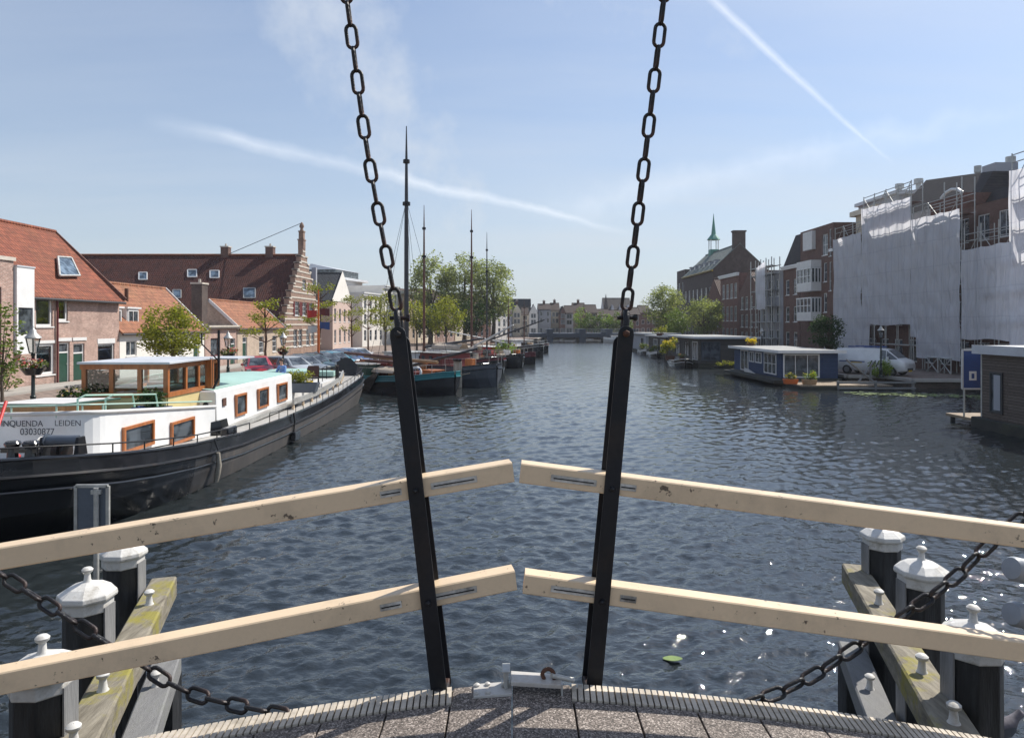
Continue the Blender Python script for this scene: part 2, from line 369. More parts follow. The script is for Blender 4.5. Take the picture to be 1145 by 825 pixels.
M['tile_green_x'] = tiles('tile_green_x', (.20,.23,.21), (.15,.175,.165), 'x', moss_amt=.1)
M['copper'] = mat('green_copper', (.09,.25,.20), .6, var=.25, scale=2)
M['cobble'] = brick('cobble', (.27,.22,.19), (.21,.17,.15), (.15,.13,.11), .2, .1, var=.5)
M['quay_stone'] = brick('quay_brick', (.12,.09,.075), (.085,.065,.055), (.07,.06,.05), .22, .07, soot=(.035,.04,.025))
M['asphalt'] = mat('paving', (.22,.19,.17), .85, var=.25, scale=.5, bmp=.3, stain=(.14,.13,.11), stain_amt=.4)
M['kerb'] = mat('kerb_stone', (.34,.32,.29), .8, var=.2, scale=1)
M['bridge_blue'] = mat('bridge_paint', (.045,.06,.085), .5, var=.2, scale=1)
M['lamp_green'] = mat('lamp_paint', (.012,.022,.02), .4, var=.3)
M['lamp_glass'] = glass_clear('lamp_glass', .2, (.9,.9,.88))
M['bark'] = mat('bark', (.095,.075,.055), .9, var=.4, scale=4, bmp=.7, stretch=(3,3,.6))
M['bark_red'] = mat('bark_red', (.12,.065,.045), .9, var=.4, scale=4, bmp=.7)
M['leaf_oak'] = leafmat('leaf_yellowgreen', (.115,.13,.018), (.30,.30,.05), .42, (.38,.34,.08))
M['leaf_far'] = leafmat('leaf_willow', (.13,.15,.075), (.265,.285,.15), .5, (.34,.35,.22))
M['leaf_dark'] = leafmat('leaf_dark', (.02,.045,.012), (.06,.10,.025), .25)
M['leaf_deep'] = leafmat('leaf_deep', (.018,.042,.016), (.045,.085,.025), .25)
M['leaf_mid'] = leafmat('leaf_mid', (.06,.10,.02), (.15,.20,.04), .3)
M['leaf_bright'] = leafmat('leaf_bright', (.09,.15,.02), (.25,.33,.05), .35)
M['petal_yellow'] = leafmat('petal_yellow', (.55,.38,.01), (.75,.6,.03), .3)
M['petal_red'] = leafmat('petal_red', (.45,.02,.05), (.65,.2,.25), .3)
M['petal_white'] = leafmat('petal_white', (.6,.5,.5), (.8,.75,.72), .3)
M['lily'] = mat('lily_pad', (.16,.22,.06), .35, var=.3, scale=3)
M['tyre'] = mat('tyre', (.015,.015,.015), .85, var=.3)
M['rim'] = mat('rim', (.35,.36,.37), .35, .6, var=.15)
M['skin'] = mat('skin', (.46,.26,.18), .5, var=.1)
M['shirt_blue'] = mat('shirt_blue', (.14,.27,.55), .8, var=.15, bmp=.3)
M['cloth_dark'] = mat('cloth_dark', (.03,.025,.03), .85, var=.3, bmp=.3)
M['hair'] = mat('hair', (.035,.018,.012), .6, var=.4)
M['cushion'] = mat('cushion', (.10,.05,.04), .85, var=.3)
def paint(name, c): 
    m, nt, b = newmat(name); n = noise(nt, coords(nt), 2, 3)
    nt.links.new(ramp(nt, n, [(.3,tuple(x*.85 for x in c)),(.7,c)]), b.inputs['Base Color'])
    b.inputs['Roughness'].default_value = .3; b.inputs['Coat Weight'].default_value = .8; b.inputs['Coat Roughness'].default_value = .04
    return m
M['cp_red'] = paint('car_red', (.42,.015,.02)); M['cp_silver'] = paint('car_silver', (.42,.45,.48)); M['cp_grey'] = paint('car_grey', (.15,.17,.19))
M['cp_navy'] = paint('car_navy', (.02,.035,.08)); M['cp_black'] = paint('car_black', (.012,.016,.02)); M['cp_teal'] = paint('car_teal', (.08,.25,.33))
M['cp_blue'] = paint('car_blue', (.04,.09,.22)); M['cp_white'] = paint('car_white', (.72,.73,.74)); M['cp_green'] = paint('car_green', (.03,.07,.07))
def sheetmat():
    m, nt, b = newmat('scaffold_sheet'); nt.nodes.remove(b); out = nt.nodes['Material Output']; co = coords(nt)
    sp = nd(nt,'ShaderNodeSeparateXYZ'); nt.links.new(co, sp.inputs[0])
    n = noise(nt, co, .5, 5); n2 = noise(nt, vmul(nt, co, (2,2,.4)), 2, 5)
    c = ramp(nt, math_(nt,'ADD',math_(nt,'MULTIPLY',n,.5),math_(nt,'MULTIPLY',n2,.5)), [(.3,(.84,.85,.91)),(.7,(.95,.95,.98))])
    def seam_shade(v, step, wd, wob):
        u = math_(nt,'ADD', math_(nt,'DIVIDE', v, step), math_(nt,'MULTIPLY', noise(nt, co, .8, 2), wob)); f = math_(nt,'ABSOLUTE', math_(nt,'SUBTRACT', math_(nt,'FRACT', u), .5)); return math_(nt,'LESS_THAN', f, wd)
    k = math_(nt,'MAXIMUM', seam_shade(sp.outputs[1], 1.0, .035, .12), math_(nt,'MULTIPLY', seam_shade(sp.outputs[2], 2.0, .02, .1), .6))     # welded hems; the level bands paint in the scaffold ledgers' shadow
    c = mixc(nt, math_(nt,'MULTIPLY',k,.30), c, (.45,.47,.56))
    d = nd(nt,'ShaderNodeBsdfPrincipled'); d.inputs['Roughness'].default_value = .4; nt.links.new(c, d.inputs['Base Color'])
    w1 = noise(nt, vmul(nt, co, (1.5,1.8,.9)), 1.6, 6, .6); vo = nd(nt,'ShaderNodeTexVoronoi', feature='DISTANCE_TO_EDGE'); vo.inputs['Scale'].default_value = 1.1; nt.links.new(vmul(nt, co, (1.4,2.2,.35)), vo.inputs['Vector'])
    bump(nt, d, math_(nt,'ADD', w1, math_(nt,'MULTIPLY', math_(nt,'MINIMUM', vo.outputs['Distance'], .18), 2.2)), .8, .16)
    t = nd(nt,'ShaderNodeBsdfTranslucent'); nt.links.new(c, t.inputs[0])
    mx = nd(nt,'ShaderNodeMixShader'); mx.inputs[0].default_value = .5
    nt.links.new(d.outputs[0], mx.inputs[1]); nt.links.new(t.outputs[0], mx.inputs[2]); nt.links.new(mx.outputs[0], out.inputs[0]); return m
M['sheet'] = sheetmat()
def watermat():
    m, nt, b = newmat('canal_water'); co = coords(nt)
    w1 = noise(nt, vmul(nt, co, (.62,1.0,1)), 2.4, 3, .6)
    w2 = noise(nt, vmul(nt, co, (.7,1.0,1)), 8.5, 3, .6)
    h = math_(nt,'ADD', w1, math_(nt,'MULTIPLY',w2,.42))
    g = ramp(nt, noise(nt, vmul(nt, co, (.5,1,1)), .09, 3, .5), [(.35,(.55,.55,.55)),(.65,(1,1,1))])  # gusts and calmer lanes
    sp = nd(nt,'ShaderNodeSeparateXYZ'); nt.links.new(co, sp.inputs[0])
    # ripples finer than the wave mesh: the mesh carries them near the bridge, the bump where it is too coarse
    far = nd(nt,'ShaderNodeMapRange'); nt.links.new(sp.outputs[1], far.inputs[0]); far.inputs[1].default_value = 4; far.inputs[2].default_value = 35; far.inputs[3].default_value = .48; far.inputs[4].default_value = .03
    rf = nd(nt,'ShaderNodeMapRange'); nt.links.new(sp.outputs[1], rf.inputs[0]); rf.inputs[1].default_value = 8; rf.inputs[2].default_value = 100; rf.inputs[3].default_value = .025; rf.inputs[4].default_value = .24; nt.links.new(rf.outputs[0], b.inputs['Roughness'])
    b.inputs['Base Color'].default_value = (.020,.025,.027,1)
    b.inputs['IOR'].default_value = 1.6; b.inputs['Specular IOR Level'].default_value = .6
    n = nd(nt, 'ShaderNodeBump'); n.inputs['Distance'].default_value = .15; nt.links.new(h, n.inputs['Height']); nt.links.new(math_(nt,'MULTIPLY',g,far.outputs[0]), n.inputs['Strength'])
    nt.links.new(n.outputs[0], b.inputs['Normal']); return m
M['water'] = watermat()
# ------------------------------------------------------------------ camera, sky, sun
cam = bpy.data.cameras.new('camera'); camo = bpy.data.objects.new('camera', cam); COL.objects.link(camo)
camo.location = (0,0,H); camo.rotation_euler = (R(90),0,0)
cam.sensor_width = 36; cam.lens = 36*F/1145; cam.shift_y = -(412.5-HY)/1145; cam.clip_end = 6000; cam.clip_start = .05
scene.camera = camo
AZ, EL = 51, 47
w = bpy.data.worlds.new('World'); scene.world = w; w.use_nodes = True
def sky():
    nt = w.node_tree; bg = nt.nodes['Background']
    s = nd(nt,'ShaderNodeTexSky'); s.sky_type = 'NISHITA'; s.sun_disc = False; s.sun_elevation = R(EL); s.sun_rotation = R(AZ)
    s.air_density = 1.0; s.dust_density = .7; s.ozone_density = 2.5
    g = nd(nt,'ShaderNodeTexCoord').outputs['Generated']
    n = nd(nt,'ShaderNodeVectorMath', operation='NORMALIZE'); nt.links.new(g, n.inputs[0]); d = n.outputs[0]
    sp = nd(nt,'ShaderNodeSeparateXYZ'); nt.links.new(d, sp.inputs[0])
    # thin cirrus: noise on a plane high above
    zz = math_(nt,'ADD', math_(nt,'MAXIMUM', sp.outputs[2], 0), .12)
    cv = nd(nt,'ShaderNodeCombineXYZ'); nt.links.new(math_(nt,'DIVIDE',sp.outputs[0],zz), cv.inputs[0]); nt.links.new(math_(nt,'DIVIDE',sp.outputs[1],zz), cv.inputs[1])
    mp = nd(nt,'ShaderNodeMapping'); mp.inputs['Rotation'].default_value = (0,0,R(-24)); mp.inputs['Scale'].default_value = (.28,1.1,1); nt.links.new(cv.outputs[0], mp.inputs[0])
    c1 = noise(nt, mp.outputs[0], .75, 8, .58); c2 = noise(nt, cv.outputs[0], .35, 3, .5)
    cl = math_(nt,'MULTIPLY', ramp(nt, c1, [(.36,(0,0,0)),(.72,(1,1,1))]), ramp(nt, c2, [(.33,(0,0,0)),(.6,(1,1,1))]))
    veil = math_(nt,'ADD', math_(nt,'MULTIPLY', cl, .62), .03)
    def dirv(x, y): return Vector((x-CX, F, HY-y)).normalized()
    def trail(x0,y0,x1,y1,wid,amt,seed):
        a, b_ = dirv(x0,y0), dirv(x1,y1); nn = a.cross(b_).normalized(); t = (b_-a).normalized(); L = (b_-a).length
        def dot(v):
            k = nd(nt,'ShaderNodeVectorMath', operation='DOT_PRODUCT'); nt.links.new(d, k.inputs[0]); k.inputs[1].default_value = v; return k.outputs['Value']
        wob = math_(nt,'MULTIPLY', math_(nt,'SUBTRACT', noise(nt, d, 14+seed, 4, .6), .5), wid*1.6)
        e = math_(nt,'ABSOLUTE', math_(nt,'ADD', dot(nn), wob))
        u = math_(nt,'DIVIDE', math_(nt,'SUBTRACT', dot(t), a.dot(t)), L)
        # the trail widens and thins towards its older end (u = 0)
        ww = math_(nt,'MULTIPLY', math_(nt,'SUBTRACT', 1.25, math_(nt,'MULTIPLY',u,.7)), wid)
        f = math_(nt,'MAXIMUM', math_(nt,'SUBTRACT', 1.0, math_(nt,'DIVIDE', e, ww)), 0)
        ends = math_(nt,'MULTIPLY', math_(nt,'MINIMUM', math_(nt,'MAXIMUM', math_(nt,'MULTIPLY',math_(nt,'ADD',u,.02),6),0),1), math_(nt,'MINIMUM', math_(nt,'MAXIMUM', math_(nt,'MULTIPLY',math_(nt,'SUBTRACT',1.02,u),6),0),1))
        brk = ramp(nt, noise(nt, d, 9+seed, 4, .6), [(.3,(.45,.45,.45)),(.6,(1,1,1))])
        return math_(nt,'MULTIPLY', math_(nt,'MULTIPLY', math_(nt,'MULTIPLY', math_(nt,'POWER',f,1.1), ends), brk), amt)
    tot = math_(nt,'MULTIPLY', veil, 0.0)
    veil = math_(nt,'MAXIMUM', veil, trail(300,-80,560,300,.11,.55,5)); veil = math_(nt,'MAXIMUM', veil, trail(420,-60,900,60,.09,.25,11))
    for tr in ((170,134,700,258,.012,.32,0),(775,-20,995,182,.0065,.38,3),(600,240,1145,120,.03,.16,7)):
        tot = math_(nt,'MAXIMUM', tot, trail(*tr))
    up = mixc(nt, 1.0, s.outputs[0], (.80,.86,.93), 'MULTIPLY')
    col = mixc(nt, veil, up, (5.6,5.9,6.3))
    hz = math_(nt,'POWER', 2.718, math_(nt,'MULTIPLY', math_(nt,'MAXIMUM', sp.outputs[2], 0), -3.6))
    col = mixc(nt, math_(nt,'MULTIPLY', hz, .86), col, (3.9,4.25,4.6))
    col = mixc(nt, tot, col, (8.2,8.4,8.7))
    nt.links.new(col, bg.inputs['Color']); bg.inputs['Strength'].default_value = .094
sky()
sl = bpy.data.lights.new('sun','SUN'); sl.energy = 3.7; sl.angle = R(.5); sl.color = (1,.945,.86)
so = bpy.data.objects.new('sun', sl); COL.objects.link(so); so.location = (30,25,40)
so.rotation_euler = (R(90-EL), 0, R(180-AZ))
so.rotation_euler = Vector((-math.sin(R(AZ))*math.cos(R(EL)), -math.cos(R(AZ))*math.cos(R(EL)), -math.sin(R(EL)))).to_track_quat('-Z','Y').to_euler()
vs_ = scene.view_settings; vs_.view_transform = 'Standard'; vs_.look = 'None'; vs_.exposure = 0.70; vs_.gamma = 1
scene.cycles.max_bounces = 6; scene.cycles.transparent_max_bounces = 8; scene.cycles.sample_clamp_indirect = 4.0; scene.cycles.caustics_reflective = False
try: scene.cycles.use_denoising = True
except Exception: pass

# ------------------------------------------------------------------ water, ground, quays
mb = MB(); mb.box((-900,-80,-3.4),(900,1600,-3.0)); mb.build('ground', M['asphalt']).__setitem__('kind','structure')
def water_sheet():
    rows = [-60,-30,-10,0] + list(1.5*np.exp(np.arange(0, math.log(100/1.5), 0.006))) + [110,130,160,220,320,460]
    rows = np.array(rows); nc = 700; u = np.linspace(-1,1,nc)
    W = np.where(rows > 100, 120, np.maximum(np.abs(rows)*.84+3, 4)); X = u[None,:]*W[:,None]
    X[:,0] = -125; X[:,-1] = 125; Y = np.repeat(rows[:,None], nc, 1)
    sp = np.maximum(W[:,None]*2/nc, .0)*np.ones_like(X)
    rng = np.random.RandomState(3); Z = np.zeros_like(X)
    for i in range(110):
        lam = .12*(1.5/.12)**(rng.rand()**1.35); th = rng.normal(0, .62)+math.pi/2+.25; k = 2*math.pi/lam
        a = .030*lam**1.0*(1.0 if lam < .45 else (.45/lam)**1.3) * .32
        att = np.clip((lam/np.maximum(sp,1e-3)-2.5)/2, 0, 1); ph = rng.rand()*6.28
        kx, ky = k*math.cos(th), k*math.sin(th); env = .65+.35*np.sin(X*rng.normal(0,.5)+Y*rng.normal(0,.35)+ph*3)
        s = np.sin(kx*X+ky*Y+ph); Z += a*att*env*(s*.72+.28*(2*((s+1)/2)**2-1))
    Z[:,0] = 0; Z[:,-1] = 0; fade = np.clip((110-np.abs(Y))/40,0,1)*np.clip((Y-1)/1.5,0,1); Z *= fade
    nr = len(rows); me = bpy.data.meshes.new('water'); me.vertices.add(nr*nc)
    me.vertices.foreach_set('co', np.stack([X,Y,Z],-1).astype(np.float32).ravel())
    i = np.arange(nr-1)[:,None]*nc+np.arange(nc-1)[None,:]; q = np.stack([i,i+1,i+nc+1,i+nc],-1).reshape(-1,4)
    me.loops.add(q.size); me.polygons.add(len(q)); me.loops.foreach_set('vertex_index', q.ravel().astype(np.int32))
    me.polygons.foreach_set('loop_start', (np.arange(len(q))*4).astype(np.int32)); me.update(calc_edges=True)
    me.polygons.foreach_set('use_smooth', [True]*len(q)); me.materials.append(M['water']); me.update()
    o = bpy.data.objects.new('water', me); COL.objects.link(o); o['kind'] = 'structure'
water_sheet()
LQ = [(-14.2,-40),(-14.2,41.6),(-12.3,43.2),(-12.1,72),(-9,98),(-3,128),(5.2,163),(9,200),(20,420)]
def lz(Y): return 1.45 if Y < 10 else (1.15 if Y < 38 else (.75 if Y > 47 else 1.15-(Y-38)/9*.4)) if Y >= 20 else 1.45-(Y-10)/10*.3
def quay_land(name, line, zf, xfar, mat_top, wallname, wmat, lab):
    mb = MB(); sm = []
    for (x0,y0),(x1,y1) in zip(line, line[1:]):
        n = max(1, int(abs(y1-y0)/6)) if abs(y1-y0) < 90 else 4
        sm += [(x0+(x1-x0)*i/n, y0+(y1-y0)*i/n) for i in range(n)]
    sm.append(line[-1])
    for a, b in zip(sm, sm[1:]):
        if abs(a[1]-b[1]) < .01: continue
        mb.quad((a[0],a[1],zf(a[1])),(b[0],b[1],zf(b[1])),(xfar,b[1],zf(b[1])),(xfar,a[1],zf(a[1])))
    o = mb.build(name, mat_top); o['kind'] = 'structure'
    mb = MB(); s = 1 if xfar < 0 else -1
    for a, b in zip(sm, sm[1:]):
        mb.quad((a[0],a[1],-3),(b[0],b[1],-3),(b[0],b[1],zf(b[1])-.16),(a[0],a[1],zf(a[1])-.16))
    tag(mb.build(wallname, wmat), lab, 'quay wall')
    mb = MB()
    for a, b in zip(sm, sm[1:]):
        A, B = Vector((a[0],a[1],zf(a[1])-.06)), Vector((b[0],b[1],zf(b[1])-.06)); mb.beam(A, B, .42, .2)
    o = mb.build('kerb', M['kerb']); o['kind'] = 'structure'
quay_land('street', LQ, lz, -900, M['cobble'], 'quay_wall', M['quay_stone'], 'brick quay wall along the left bank behind the moored barge')
RQ = [(31.5,-40),(31.5,47.2),(27.2,47.4),(27.0,50.4),(24.5,51),(24.6,110),(26,140),(29,163),(36,200),(60,420)]
quay_land('street', RQ, lambda Y: .62, 900, M['cobble'], 'quay_wall', M['quay_stone'], 'dark brick quay wall along the right bank below the wrapped facade')
mb = MB(); mb.box((-300,205,-.5),(300,900,.9)); mb.build('ground', M['asphalt'])['kind'] = 'structure'
# pavement in front of the left houses
mb = MB()
for y0 in range(20, 100, 4):
    mb.quad((-24.6,y0,lz(y0)+.10),(-24.6,y0+4,lz(y0+4)+.10),(-22.6,y0+4,lz(y0+4)+.10),(-22.6,y0,lz(y0)+.10)); mb.quad((-22.6,y0,lz(y0)-.02),(-22.6,y0+4,lz(y0+4)-.02),(-22.6,y0+4,lz(y0+4)+.10),(-22.6,y0,lz(y0)+.10))
mb.build('pavement', M['kerb'])['kind'] = 'structure'

# ------------------------------------------------------------------ the drawbridge leaves
def deckz(X):
    a = abs(X); return 2.862-.03*a-.037*a*a if a < 2 else 2.654-.178*(a-2)
def edgeY(X): return 3.0+(X*.13 if X < 0 else -X*.03)
def bridge_leaf(s, label, railpts, posts, slots):
    root = thing('bridge_leaf', label, 'drawbridge leaf', (0,3.0,2.86), 0, 'two leaves of the drawbridge')
    mb = MB(); L = 5.0; pw = .252; x = .0
    while x < L:
        a, b = s*(x+.0035), s*(x+pw-.0035)
        if a > b: a, b = b, a
        ring = []
        for yy0 in (0, 1):
            pass
        off = .128 if x > .25 else .0
        ya, yb = edgeY(a)-off, edgeY(b)-off
        pts = [(a,-3.5,deckz(a)),(b,-3.5,deckz(b)),(b,yb,deckz(b)),(a,ya,deckz(a))]
        mb.prism(pts, (0,0,-.06)); x += pw
    mb.build('deck', M['gravel_deck'], root, True, bevel=.004)
    mb = MB(); x = .256
    while x < L:
        a, b = s*x, s*(x+.0195)
        ya, yb = edgeY(a), edgeY(b); sk = -.008*s
        mb.prism([(a+sk,ya-.122,deckz(a)+.006),(b+sk,yb-.122,deckz(b)+.006),(b,yb,deckz(b)+.006),(a,ya,deckz(a)+.006)], (0,0,-.022)); x += .0262
    strip = mb.build('grip_strip', M['rib'], root, True)
    mb = MB()
    for x in np.arange(.25, L, .25):
        a, b = sorted((s*x, s*(x+.25)))
        mb.prism([(a,edgeY(a)-.126,deckz(a)-.012),(b,edgeY(b)-.126,deckz(b)-.012),(b,edgeY(b)+.004,deckz(b)-.012),(a,edgeY(a)+.004,deckz(a)-.012)], (0,0,-.045))
    mb.build('edge_board', M['rib_base'], root, True)
    mb = MB()
    for y in (2.7, .5, -2.):
        mb.beam((s*.05,y-.02,deckz(s*.05)-.24),(s*5,y-(.5 if s<0 else .1),deckz(s*5)-.24), .14, .34)
    mb.build('girder', M['black_steel'], root, True)
    w_, h_ = .09, .086
    for (ca, ya, xb, yb, Yb) in railpts:
        A, B = P(ca, ya, 3.05), P(xb, yb, Yb); d = (B-A).normalized(); B = A + d*5.0
        o = Vector((0, w_/2, -h_/2)); mb = MB(); mb.beam(A+o, B+o, w_, h_, bev=.005); rail = mb.build('rail', M['cream'], root, True)
        # slotted steel plates let into the rail on either side of the posts
        for (px, ln) in slots:
            t = (XA(px,3.02)-A.x)/d.x; c = A+d*t+Vector((0,0,-h_*.52)); nrm = Vector((d.y,-d.x,0)).normalized(); 
            if nrm.y > 0: nrm = -nrm
            c = c+nrm*.0015
            mb = MB(); mb.beam(c-d*ln/2, c+d*ln/2,   .006, .027); sp = mb.build('slot_plate', M['slot'], rail, True)
            c2 = c+nrm*.004; mb = MB(); mb.beam(c2-d*ln*.44, c2+d*ln*.44, .003, .0045); mb.build('slot', M['black_steel'], sp, True)
    (fx0,fy0,fx1,fy1),(bx0,by0,bx1,by1) = posts; dY = .085 if s < 0 else .008
    for k,(x0,y0,x1,y1,Yd) in enumerate(((fx0,fy0,fx1,fy1,3.038-dY),(bx0,by0,bx1,by1,3.158-dY))):
        A, B = P(x0,y0,Yd), P(x1,y1,Yd); d = (B-A).normalized(); sd = Vector((d.z,0,-d.x)); hw = .0335
        poly = [A+sd*hw, B+sd*hw]
        for i in range(1, 8): a = math.pi*i/8; poly.append(B+sd*hw*math.cos(a)+d*hw*math.sin(a))
        poly += [B-sd*hw, A-sd*hw]
        for i in range(1, 8): a = math.pi*i/8; poly.append(A-sd*hw*math.cos(a)-d*hw*math.sin(a))
        mb = MB(); mb.prism([p-Vector((0,.006,0)) for p in poly], (0,.012,0)); post = mb.build('hanger_bar', M['black_steel'], root, True, bevel=.0015)
        if k == 0:
            for (yy, rr, mm) in ((fy0+2, .020, 'rust'),(None,.012,'black_steel'),(None,.012,'black_steel'),(fy1-2,.024,'chain')):
                pass
            tt = [(0.0,.016,'rust' if s > 0 else 'chain'),(1.0,.023,'chain')]
            for ry in ((548 if s < 0 else 546),(673 if s < 0 else 672)): tt.append(((ry-fy0)/(fy1-fy0), .012, 'black_steel'))
            for t, rr, mm in tt:
                c = A.lerp(B, t); mb = MB(); T = Matrix.Translation(c+Vector((0,-.006,0))) @ Matrix.Rotation(R(90),4,'X')
                mb.lathe([(rr,-.1),(rr,.008),(rr*.8,.013),(rr*.3,.016)], n=6 if rr < .02 else 14, M=T); mb.build('bolt', M[mm], post, True)
        if k == 0: top, bot = A, B
    mb = MB(); px_, py_ = s*4.4, (2.36 if s < 0 else 2.96); mb.box((px_-.16,py_-.16,-1.2),(px_+.16,py_+.16,6.4)); mb.build('portal_post', M['cream'], root, True, bevel=.02)
    # hinge block the hanger turns on, at the deck edge
    mb = MB(); mb.cbox((bot.x, 3.09-dY, bot.z-.012),(.075,.10,.05)); mb.build('hinge_block', M['chain'], root, True, bevel=.006)
    # shackle between hanger and chain
    mb = MB(); c = top+Vector((0,.055,.0)); u = (top-bot).normalized()
    pts = [c+Vector((-.0,-.03,0)), c+Vector((0,-.032,0))+u*.05, c+u*.092+Vector((0,-.02,0)), c+u*.10, c+u*.092+Vector((0,.02,0)), c+Vector((0,.032,0))+u*.05, c+Vector((0,.03,0))]
    mb.tube(pts, .0145, 8); sh = mb.build('shackle', M['chain_black'], root, True)
    mb = MB(); c2 = c+u*.07; mb.tube([c2+Vector((-.036,0,.0)), c2+Vector((.04,0,.0))], .009, 8); mb.tube([c2+Vector((.036,0,0)),c2+Vector((.05,0,0))],.017,6); mb.build('shackle_pin', M['chain'], sh, True)
    return root, top, u
rL, topL, uL = bridge_leaf(-1, 'left bridge leaf with sloping cream rails and gravel deck', [(572,517,0,612,2.68),(575,638,0,752,2.68)], ((445,374,491,774),(450,384,496,762)), [(508,.20),(440,.09)])
rR, topR, uR = bridge_leaf(1, 'right bridge leaf with sloping cream rails and gravel deck', [(582,518,1145,590,2.98),(586,642,1145,718,2.98)], ((700,373,664,771),(694,384,659,760)), [(642,.20),(703,.07)])
# latch on the deck at the joint between the leaves
mb = MB(); mb.box((-.165,2.885,2.858),(-.005,2.985,2.874)); lp = mb.build('latch_plate', M['white_steel'], rL, True, bevel=.003)
lp.rotation_euler = (0,R(-3),R(3))
for (x,y) in ((-.15,2.90),(-.105,2.90),(-.15,2.965),(-.105,2.967)):
    mb = MB(); mb.lathe([(.012,0),(.012,.008),(.006,.012)], (x,y,2.874), 8); mb.build('bolt', M['white_steel'], lp, True)
mb = MB(); mb.box((-.045,2.935,2.874),(-.005,2.975,2.885)); mb.tube([(-.025,2.93,2.87),(-.025,2.93,2.945)], .011, 10); mb.tube([(-.025,2.975,2.87),(-.025,2.975,2.945)], .011, 10); mb.box((-.042,2.915,2.94),(-.008,2.99,2.948)); mb.build('latch_pin', M['galv'], rL, True, bevel=.002)
mb = MB(); mb.prism([(-.005,2.90,2.895),(.205,2.895,2.885),(.205,2.985,2.885),(-.005,2.995,2.895)],(0,0,.018)); la = mb.build('latch_arm', M['white_steel'], rL, True, bevel=.003)
mb = MB(); mb.tube([(.135,2.94,2.905)]+[(.152-.026*math.cos(a),2.94,2.915+.032*math.sin(a)) for a in np.linspace(.3,3.0,9)]+[(.178,2.94,2.905)], .009, 8); mb.build('latch_eye', M['rust'], la, True)
mb = MB(); mb.tube([(.165,2.93,2.925),(.22,2.955,2.90),(.262,2.975,2.882)], .011, 8); mb.build('latch_hook', M['galv'], la, True)
mb = MB(); mb.prism([(.205,2.90,2.90),(.212,2.90,2.90),(.212,2.985,2.90),(.205,2.985,2.90)],(0,0,-.05)); mb.build('end_lip', M['galv'], la, True)

# ------------------------------------------------------------------ chains
def link_mesh(L=.111, W=.058, r=.0080):
    mb = MB(); pts = []; a = L/2-W/2; rr = W/2-r
    for i in range(9): t = math.pi*i/8; pts.append((rr*math.cos(t),0,a+rr*math.sin(t)))
    for i in range(9): t = math.pi+math.pi*i/8; pts.append((rr*math.cos(t),0,-a+rr*math.sin(t)))
    mb.ring(pts, r, 8); return mb
LINK = {}
def chain(label, pts, mkey, scale=1.0, twist=0., group=None, jit=6):
    pts = [Vector(p) for p in pts]
    # smooth path through the points
    path = []
    for i in range(len(pts)-1):
        p0, p1, p2, p3 = pts[max(i-1,0)], pts[i], pts[i+1], pts[min(i+2,len(pts)-1)]
        for k in range(24):
            t = k/24; path.append(.5*((2*p1)+(p2-p0)*t+(2*p0-5*p1+4*p2-p3)*t*t+(3*p1-p0-3*p2+p3)*t**3))
    path.append(pts[-1])
    root = thing('chain', label, 'chain', tuple(pts[0]), 0, group)
    pitch = .0935*scale; acc = 0; n = 0; rng = random.Random(int(scale*1000)+len(pts))
    if (mkey,scale) not in LINK:
        tmp = link_mesh(.111*scale,.058*scale,.0080*scale).build('link', M[mkey]); LINK[(mkey,scale)] = tmp.data; bpy.data.objects.remove(tmp)
    want = pitch*.5
    for a, b in zip(path, path[1:]):
        seg = (b-a).length
        while acc+seg >= want and seg > 0:
            p = a+(b-a)*((want-acc)/seg); d = (b-a).normalized()
            xa = d.cross(Vector((0,1,0))).normalized(); ya = d.cross(xa); rot = Matrix((xa,ya,d)).transposed().to_4x4() @ Matrix.Rotation(R((90 if n%2 else 0)+rng.uniform(-jit,jit))+twist,4,'Z')
            o = bpy.data.objects.new('link', LINK[(mkey,scale)]); COL.objects.link(o); o.parent = root
            o.matrix_local = Matrix.Translation(p-pts[0]) @ rot
            n += 1; want += pitch
        acc += seg
    return root
SLL = topL+uL*.105+Vector((0,.055,0)); SRR = topR+uR*.105+Vector((0,.055,0))
chain('rusty iron chain rising from the left hanger bar to the top of the photo', [SLL, P(411,170,2.99), P(388,0,2.93), P(345,-330,2.85),P(300,-700,2.8)], 'chain', 1.0, 0., 'chains that lift the bridge rails')
chain('rusty iron chain rising from the right hanger bar to the top of the photo', [SRR, P(722,170,2.99), P(742,0,2.93), P(780,-330,2.85),P(820,-700,2.8)], 'chain', 1.0, 0., 'chains that lift the bridge rails')
chain('black slack chain running from the deck edge over the left mooring piles', [P(322,800,2.86),P(215,775,3.02),P(150,738,3.08),P(75,690,3.14),P(0,641,3.2),P(-120,560,3.25),Vector((-4.32,2.62,4.9))], 'chain_black', 1.1, .5, 'slack chains below the rails')
chain('black slack chain running from the deck edge over the right mooring piles', [P(830,788,2.985),P(900,760,3.06),P(1000,694,3.14),P(1060,652,3.2),P(1110,605,3.24),P(1145,575,3.28),P(1240,490,3.36),Vector((4.32,3.12,4.9))], 'chain_black', 1.1, .5, 'slack chains below the rails')

